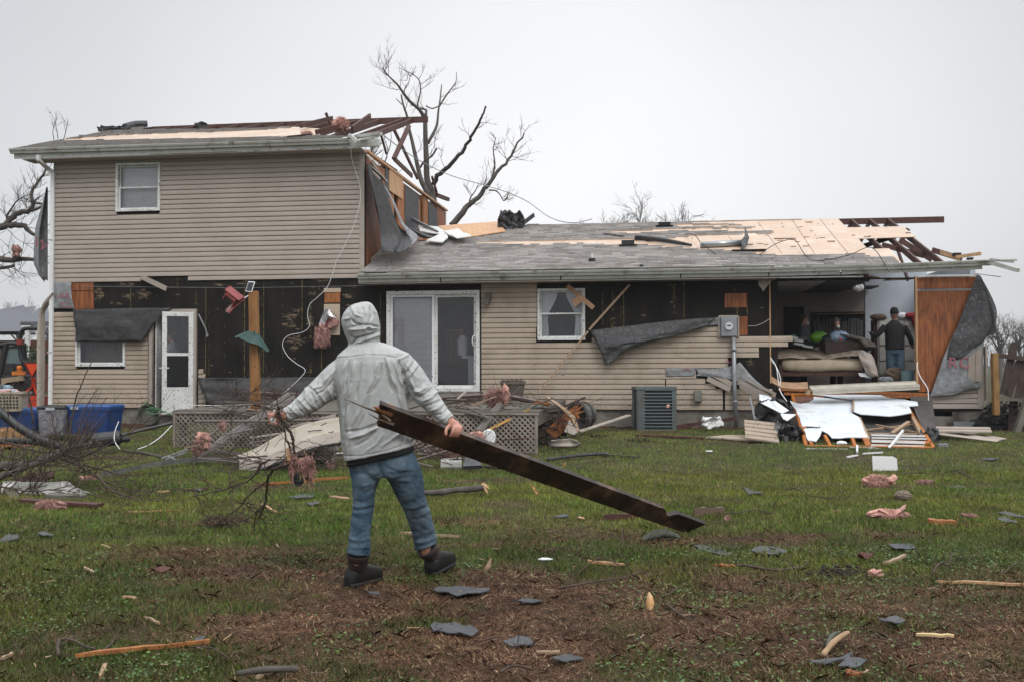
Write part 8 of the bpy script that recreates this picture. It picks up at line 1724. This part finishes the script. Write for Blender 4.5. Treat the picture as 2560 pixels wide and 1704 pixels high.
sh=[([(1083,1482),(1100,1475),(1150,1474),(1225,1480),(1222,1484),(1180,1492),(1140,1495),(1112,1488)],'torn shiny grey shingle on the soil right of the boots'),([(1076,1575),(1085,1566),(1140,1568),(1178,1574),(1196,1588),(1180,1597),(1130,1590),(1084,1586)],'largest dark shingle lying on the soil in front'),([(1256,1615),(1290,1600),(1325,1604),(1334,1614),(1318,1623),(1280,1624)],'pentagonal grey shingle right of the largest one'),([(1382,1652),(1400,1648),(1450,1650),(1460,1656),(1440,1662),(1386,1660)],'narrow black shingle near the bottom centre'),([(1280,1507),(1330,1505),(1365,1509),(1340,1514),(1290,1511)],'thin shingle sliver on the soil beyond the largest one'),
      ([(1728,1368),(1745,1368),(1800,1380),(1834,1391),(1800,1393),(1760,1385)],'long curved grey shingle below the beam tip'),([(1874,1382),(1890,1374),(1930,1371),(1966,1382),(1965,1388),(1930,1394),(1885,1386)],'wide grey shingle with a pale corner'),([(1856,1221),(1880,1227),(1910,1238),(1870,1239)],'triangular shingle in the lawn under the siding stack'),([(2221,1367),(2250,1364),(2282,1368),(2288,1376),(2240,1379)],'grey shingle above the crumpled brown leaf'),([(2195,1554),(2240,1550),(2265,1557),(2255,1564),(2235,1568)],'grey shingle with a hole in the lower right'),
      ([(2025,1658),(2060,1660),(2110,1650),(2134,1642),(2120,1655),(2075,1668),(2030,1668)],'upper black shingle under the peeled branch'),([(2095,1672),(2120,1655),(2150,1652),(2168,1662),(2150,1676),(2100,1678)],'lower black shingle under the peeled branch'),([(0,1355),(20,1342),(48,1342),(45,1352),(20,1360),(0,1360)],'grey shingle at the left edge of the lawn'),([(92,1338),(110,1334),(136,1342),(130,1346),(108,1345)],'small dark shingle curled in the left lawn'),([(484,1611),(498,1601),(514,1598),(505,1610)],'small shingle corner above the orange lath'),
      ([(723,1247),(745,1237),(790,1240),(780,1246),(750,1250)],'pale grey shingle left of the striding man'),([(765,1262),(795,1258),(800,1264),(780,1267)],'small shingle near the tan plank'),([(2490,1287),(2510,1283),(2560,1295),(2560,1300),(2520,1293)],'upper of two dark shingles at the right edge'),([(2492,1300),(2510,1298),(2545,1308),(2540,1315),(2510,1308)],'lower of two dark shingles at the right edge'),([(2372,1223),(2395,1217),(2416,1219),(2400,1225)],'grey shingle before the curved right twigs'),
      ([(2448,1150),(2475,1147),(2500,1149),(2480,1153)],'faint grey shingle at the far right lawn'),([(920,1500 - 12),(945,1485),(950,1492),(925,1494)],'flat shingle bit just right of the left boot'),([(486,1227),(495,1222),(512,1224),(500,1231)],'grey shingle on the dark red strip'),([(1380,1296),(1400,1292),(1425,1293),(1410,1297)],'grey shingle bit left of the beam end')]
for k,(poly,lab) in enumerate(sh):
 m=MB();pts=[gp(u,v,.024+.005*math.sin(i*1.1+k)) for i,(u,v) in enumerate(torn(poly,2.0,6))];m.poly(pts,.006,(0,0,1));item(m,'shingle',M_shgb,lab,'shingle','torn shingles on the ground')
m=MB();c=gp(2162,1403,.03);m.grid([[c+Vector((x*.05,y*.03,.02*math.sin(x*3+y*2)+.015)) for x in np.linspace(-1,1,7)] for y in np.linspace(-1,1,5)],.003);item(m,'crumpled_leaf',mat('dark_red_leaf',(.1,.03,.02),.6),'crumpled dark red brown leaf in the lower right lawn','leaf')
m=MB();c=gp(405,1432,.02);m.grid([[c+Vector((x*.07,y*.03,.015*math.sin(x*3+y*2)+.01)) for x in np.linspace(-1,1,7)] for y in np.linspace(-1,1,5)],.003);item(m,'crumpled_leaf',MATS['dark_red_leaf'],'dark red brown leaf in the left lawn','leaf')
st=[([(1760,1225),(1785,1228),(1830,1242),(1880,1250),(1960,1247),(1990,1240),(2012,1185)],0,''),]
twl=[([(1965,1226),(1990,1227),(2020,1238),(2060,1250),(2100,1248),(2155,1241)],.012,4,'long curved twig in the middle of the right lawn'),([(2250,1187),(2300,1186),(2360,1189),(2400,1186),(2440,1205)],.012,8,'forked dark branch below the far right siding strips'),([(2375,1178),(2400,1184),(2445,1205)],.016,2,'thick broken branch end right of the forked one'),([(2330,1440),(2350,1432),(2370,1418),(2382,1405)],.012,3,'black twig rising in the lower right lawn'),([(2510,1440),(2530,1425),(2560,1408)],.008,4,'thin dark twig at the right edge'),
       ([(1812,1289),(1850,1288),(1890,1278),(1930,1290),(1965,1292)],.012,6,'dark branching twig right of the grey brown plank'),([(1835,1420),(1880,1425),(1930,1432),(1980,1430),(2005,1424),(2020,1412)],.018,5,'lichen grey branch with an orange broken end'),([(1395,1478),(1500,1462),(1560,1450),(1605,1438)],.012,3,'long dark stick across the bare soil'),([(1445,1440),(1500,1418),(1555,1420),(1582,1434)],.008,2,'arched red brown twig over the blond stick'),([(1440,1174),(1465,1166),(1500,1160),(1520,1163),(1546,1180)],.01,2,'arched twig in the grass beyond the beam'),
       ([(1412,1138),(1430,1158),(1448,1176)],.009,1,'slanting twig touching the arched one'),([(1558,1327),(1554,1350),(1560,1375),(1568,1385)],.008,1,'hooked twig standing below the thin brown plank'),([(1542,1388),(1555,1402),(1568,1398),(1570,1370)],.007,1,'small looped twig under the hooked one'),([(1590,1393),(1608,1385),(1622,1372)],.007,1,'short twig left of the mossy curved log'),([(146,1648),(144,1622),(152,1608),(180,1612),(215,1625),(238,1637)],.016,2,'bent grey branch in the bottom left corner'),
       ([(255,1638),(278,1625),(285,1608),(297,1603)],.012,2,'dark hooked twig beside the bent grey branch'),([(480,1627),(530,1636),(580,1660)],.008,1,'thin dark twig right of the orange lath'),([(252,1362),(290,1352),(325,1350)],.008,2,'short dark twig in the left lawn'),([(0,1333),(40,1338),(58,1332),(64,1320)],.008,1,'thin twig hooked over the left edge shingle'),([(660,1222),(800,1218),(875,1220)],.006,3,'thin long twig lying behind the left boot'),([(670,1232),(760,1234),(870,1222)],.005,2,'finer twig just below the long thin one'),
       ([(1250,1690),(1280,1680),(1340,1682)],.012,2,'dark stick on the bottom soil'),([(1196,1612),(1240,1608),(1280,1600)],.009,1,'dark stick touching the pentagonal shingle'),([(2200,1457),(2280,1457),(2360,1455)],.006,2,'thin straight dark twig above the long blond lath'),([(1660,1497),(1690,1485),(1705,1470)],.008,1,'dark twig right of the upright orange shard'),([(1665,1518),(1690,1540),(1712,1552)],.014,1,'dark stub stick low right of the orange shard'),([(1850,1366),(1770,1372)],.005,0,'red brown straw above the curved grey shingle'),([(1318,1330),(1345,1328),(1390,1330)],.006,1,'dark thin twig above the grey shingle bit')]
LS=1.0
for L,r,tw,lab in twl:
 m=MB();pts=[gp(u,v,.02+(.05 if 'ris' in lab or 'stand' in lab or 'arch' in lab else .01)*(i % 2)) for i,(u,v) in enumerate(L)];r*=.6;p=limb(m,pts,r,r*.5,6,3,wob=.004);twigs_on(m,p,tw,.16,r*.35,1);item(m,'twig',M_barkd,lab,'twig',smooth=True)
m=MB();c=gp(560,1322,.04)
for k in range(150):q=c+Vector((random.gauss(0,.09),random.gauss(0,.05),random.uniform(-.02,.05)));m.tube([q,q+Vector((random.uniform(-.06,.06),random.uniform(-.03,.03),random.uniform(-.02,.05))),q+Vector((random.uniform(-.09,.09),0,random.uniform(-.03,.04)))],.003,3,cap=False)
item(m,'root_tuft',M_barkd,'tuft of fine roots under the hanging twig tips','root tuft')
for k,(u,v) in enumerate(((1490,1094),(1600,1105),(2095,1460 - 20))):
 m=MB();c=gp(u,v,.03)
 for _ in range(70):q=c+Vector((random.gauss(0,.09),random.gauss(0,.06),random.uniform(-.02,.03)));m.ball(q,random.uniform(.006,.018),(1,1,.7),5,4,.3)
 item(m,'soil_clods',mat('dark_clod%d' % k,(.03,.02,.014),.9),['dark soil clods in the lawn near the barrel planter','dark soil clods in front of the air conditioner','dark soil clods in the lower right lawn'][k],'soil clod').__setitem__('kind','stuff')
protos=[]
for k in range(5):
 rt=thing('wood_splinter','small pale wood splinter scattered on the lawn and soil','splinter',(0,0,0),'small splinters scattered on the lawn');m=MB();L_=.05+.02*k;m.loft([[Vector((x*L_,s*.007*math.cos(a+.7)+.004*math.sin(x*7+k),.006+s*.0035*math.sin(a+.7))) for a in np.linspace(0,6.28,5)[:-1]] for x,s in ((-.5,.8 - .1*k),(-.48,1.),(-.1,.8),(.3,1),(.5,.3+.1*k))]);m.build('shaft',(M_lumw,MATS['grey_brown_plank'],M_lumw,MATS['peeled_wood'],M_lum)[k],rt);protos.append(rt)
n_=0
for k in range(150):
 u=random.uniform(0,2560);v=1180+520*random.random()**.8;p=gp(u,v,.016+random.random()*.014)
 if random.random()<.4:
  cx,cy_,rx,ry,_=random.choice(MUD[:8]);p=Vector((random.gauss(cx,rx*.6),random.gauss(cy_,ry*.6),.02));
  if p.y<4.3:continue
 pr_=protos[k % 5];q=pr_ if k<5 else dup(pr_,p,name='wood_splinter');q.location=p;q.rotation_euler=(random.uniform(-.15,.15),random.uniform(-.2,.2),random.uniform(0,6.28));s_=random.uniform(.3,.9);q.scale=(s_,s_*random.uniform(.6,1.4),s_)
for (u0,u1,v0,v1,D0,n,lab) in ((560,720,975,1020,15.5,55,'dark twig tangle on the deck left of the hooded man'),(960,1240,1105,1162,13.3,80,'twig and stem tangle in the grass before the deck right of the man'),(1130,1300,995,1020,15.6,40,'twig tangle on the deck around the big insulation clump'),(440,600,1090,1155,14.0,34,'twig tangle at the foot of the slanting rails'),(1320,1450,1000,1108,15.7,60,'stringy dark tangle at the broken end of the deck'),(600,870,1120,1168,13.0,46,'twig tangle in front of the bent soffit')):
 m=MB()
 for k in range(n):
  p=P(random.uniform(u0,u1),random.uniform(v0,v1),D0+random.uniform(-.2,.2));twig(m,p,(random.uniform(-1,1),random.uniform(-.3,.3),random.uniform(-.25,.35)),random.uniform(.15,.5),random.uniform(.004,.009),1,4,.6,.05,2)
 tag(m.build('twig_tangle',M_barkd),lab,'twigs',kind='stuff')
for k,(u,v,w,lab) in enumerate(((590,1003,.3,'left'),(1110,1012,.4,'middle'),(1330,1015,.25,'right'))):
 item(MB().bar(P(u - 30,v,15.4),P(u+40,v+2,15.6),.1,.02),'loose_board',M_deck,lab+' grey board lying on the front of the deck','board','grey boards on the deck')
rb=MATS['rail_brown0'];random.seed(404)
for k in range(34):
 a_,b_=random.choice((((430,860),(1085,1150)),((560,760),(985,1040)),((960,1300),(1090,1150)),((1000,1340),(985,1030))))
 u,v=random.uniform(*a_),random.uniform(*b_);D_=15.2 if v<1045 else 14.2 - (v - 1085)/60;L_=random.uniform(40,130);an=random.gauss(0,.35)+random.choice((0,0,-.6));p=P(u,v,D_);q=P(u+L_*math.cos(an),v+L_*math.sin(an)*.5,D_+random.uniform(-.3,.3));p.z=max(p.z,.05);q.z=max(q.z,.05)
 m=MB()
 if k % 3:m.tube([p,q],.013,6)
 else:m.bar(p,q,.05,.018,jag=.03)
 item(m,'broken_rod' if k % 3 else 'splintered_plank',rb if k % 3 else random.choice((M_lum,M_deck,M_trim,M_lumw)),'thin brown rod tangled in the wreckage around the deck' if k % 3 else 'splintered plank tangled in the wreckage around the deck','rod' if k % 3 else 'plank','broken rods around the deck' if k % 3 else 'splintered planks around the deck')
print('objects',len(bpy.data.objects))
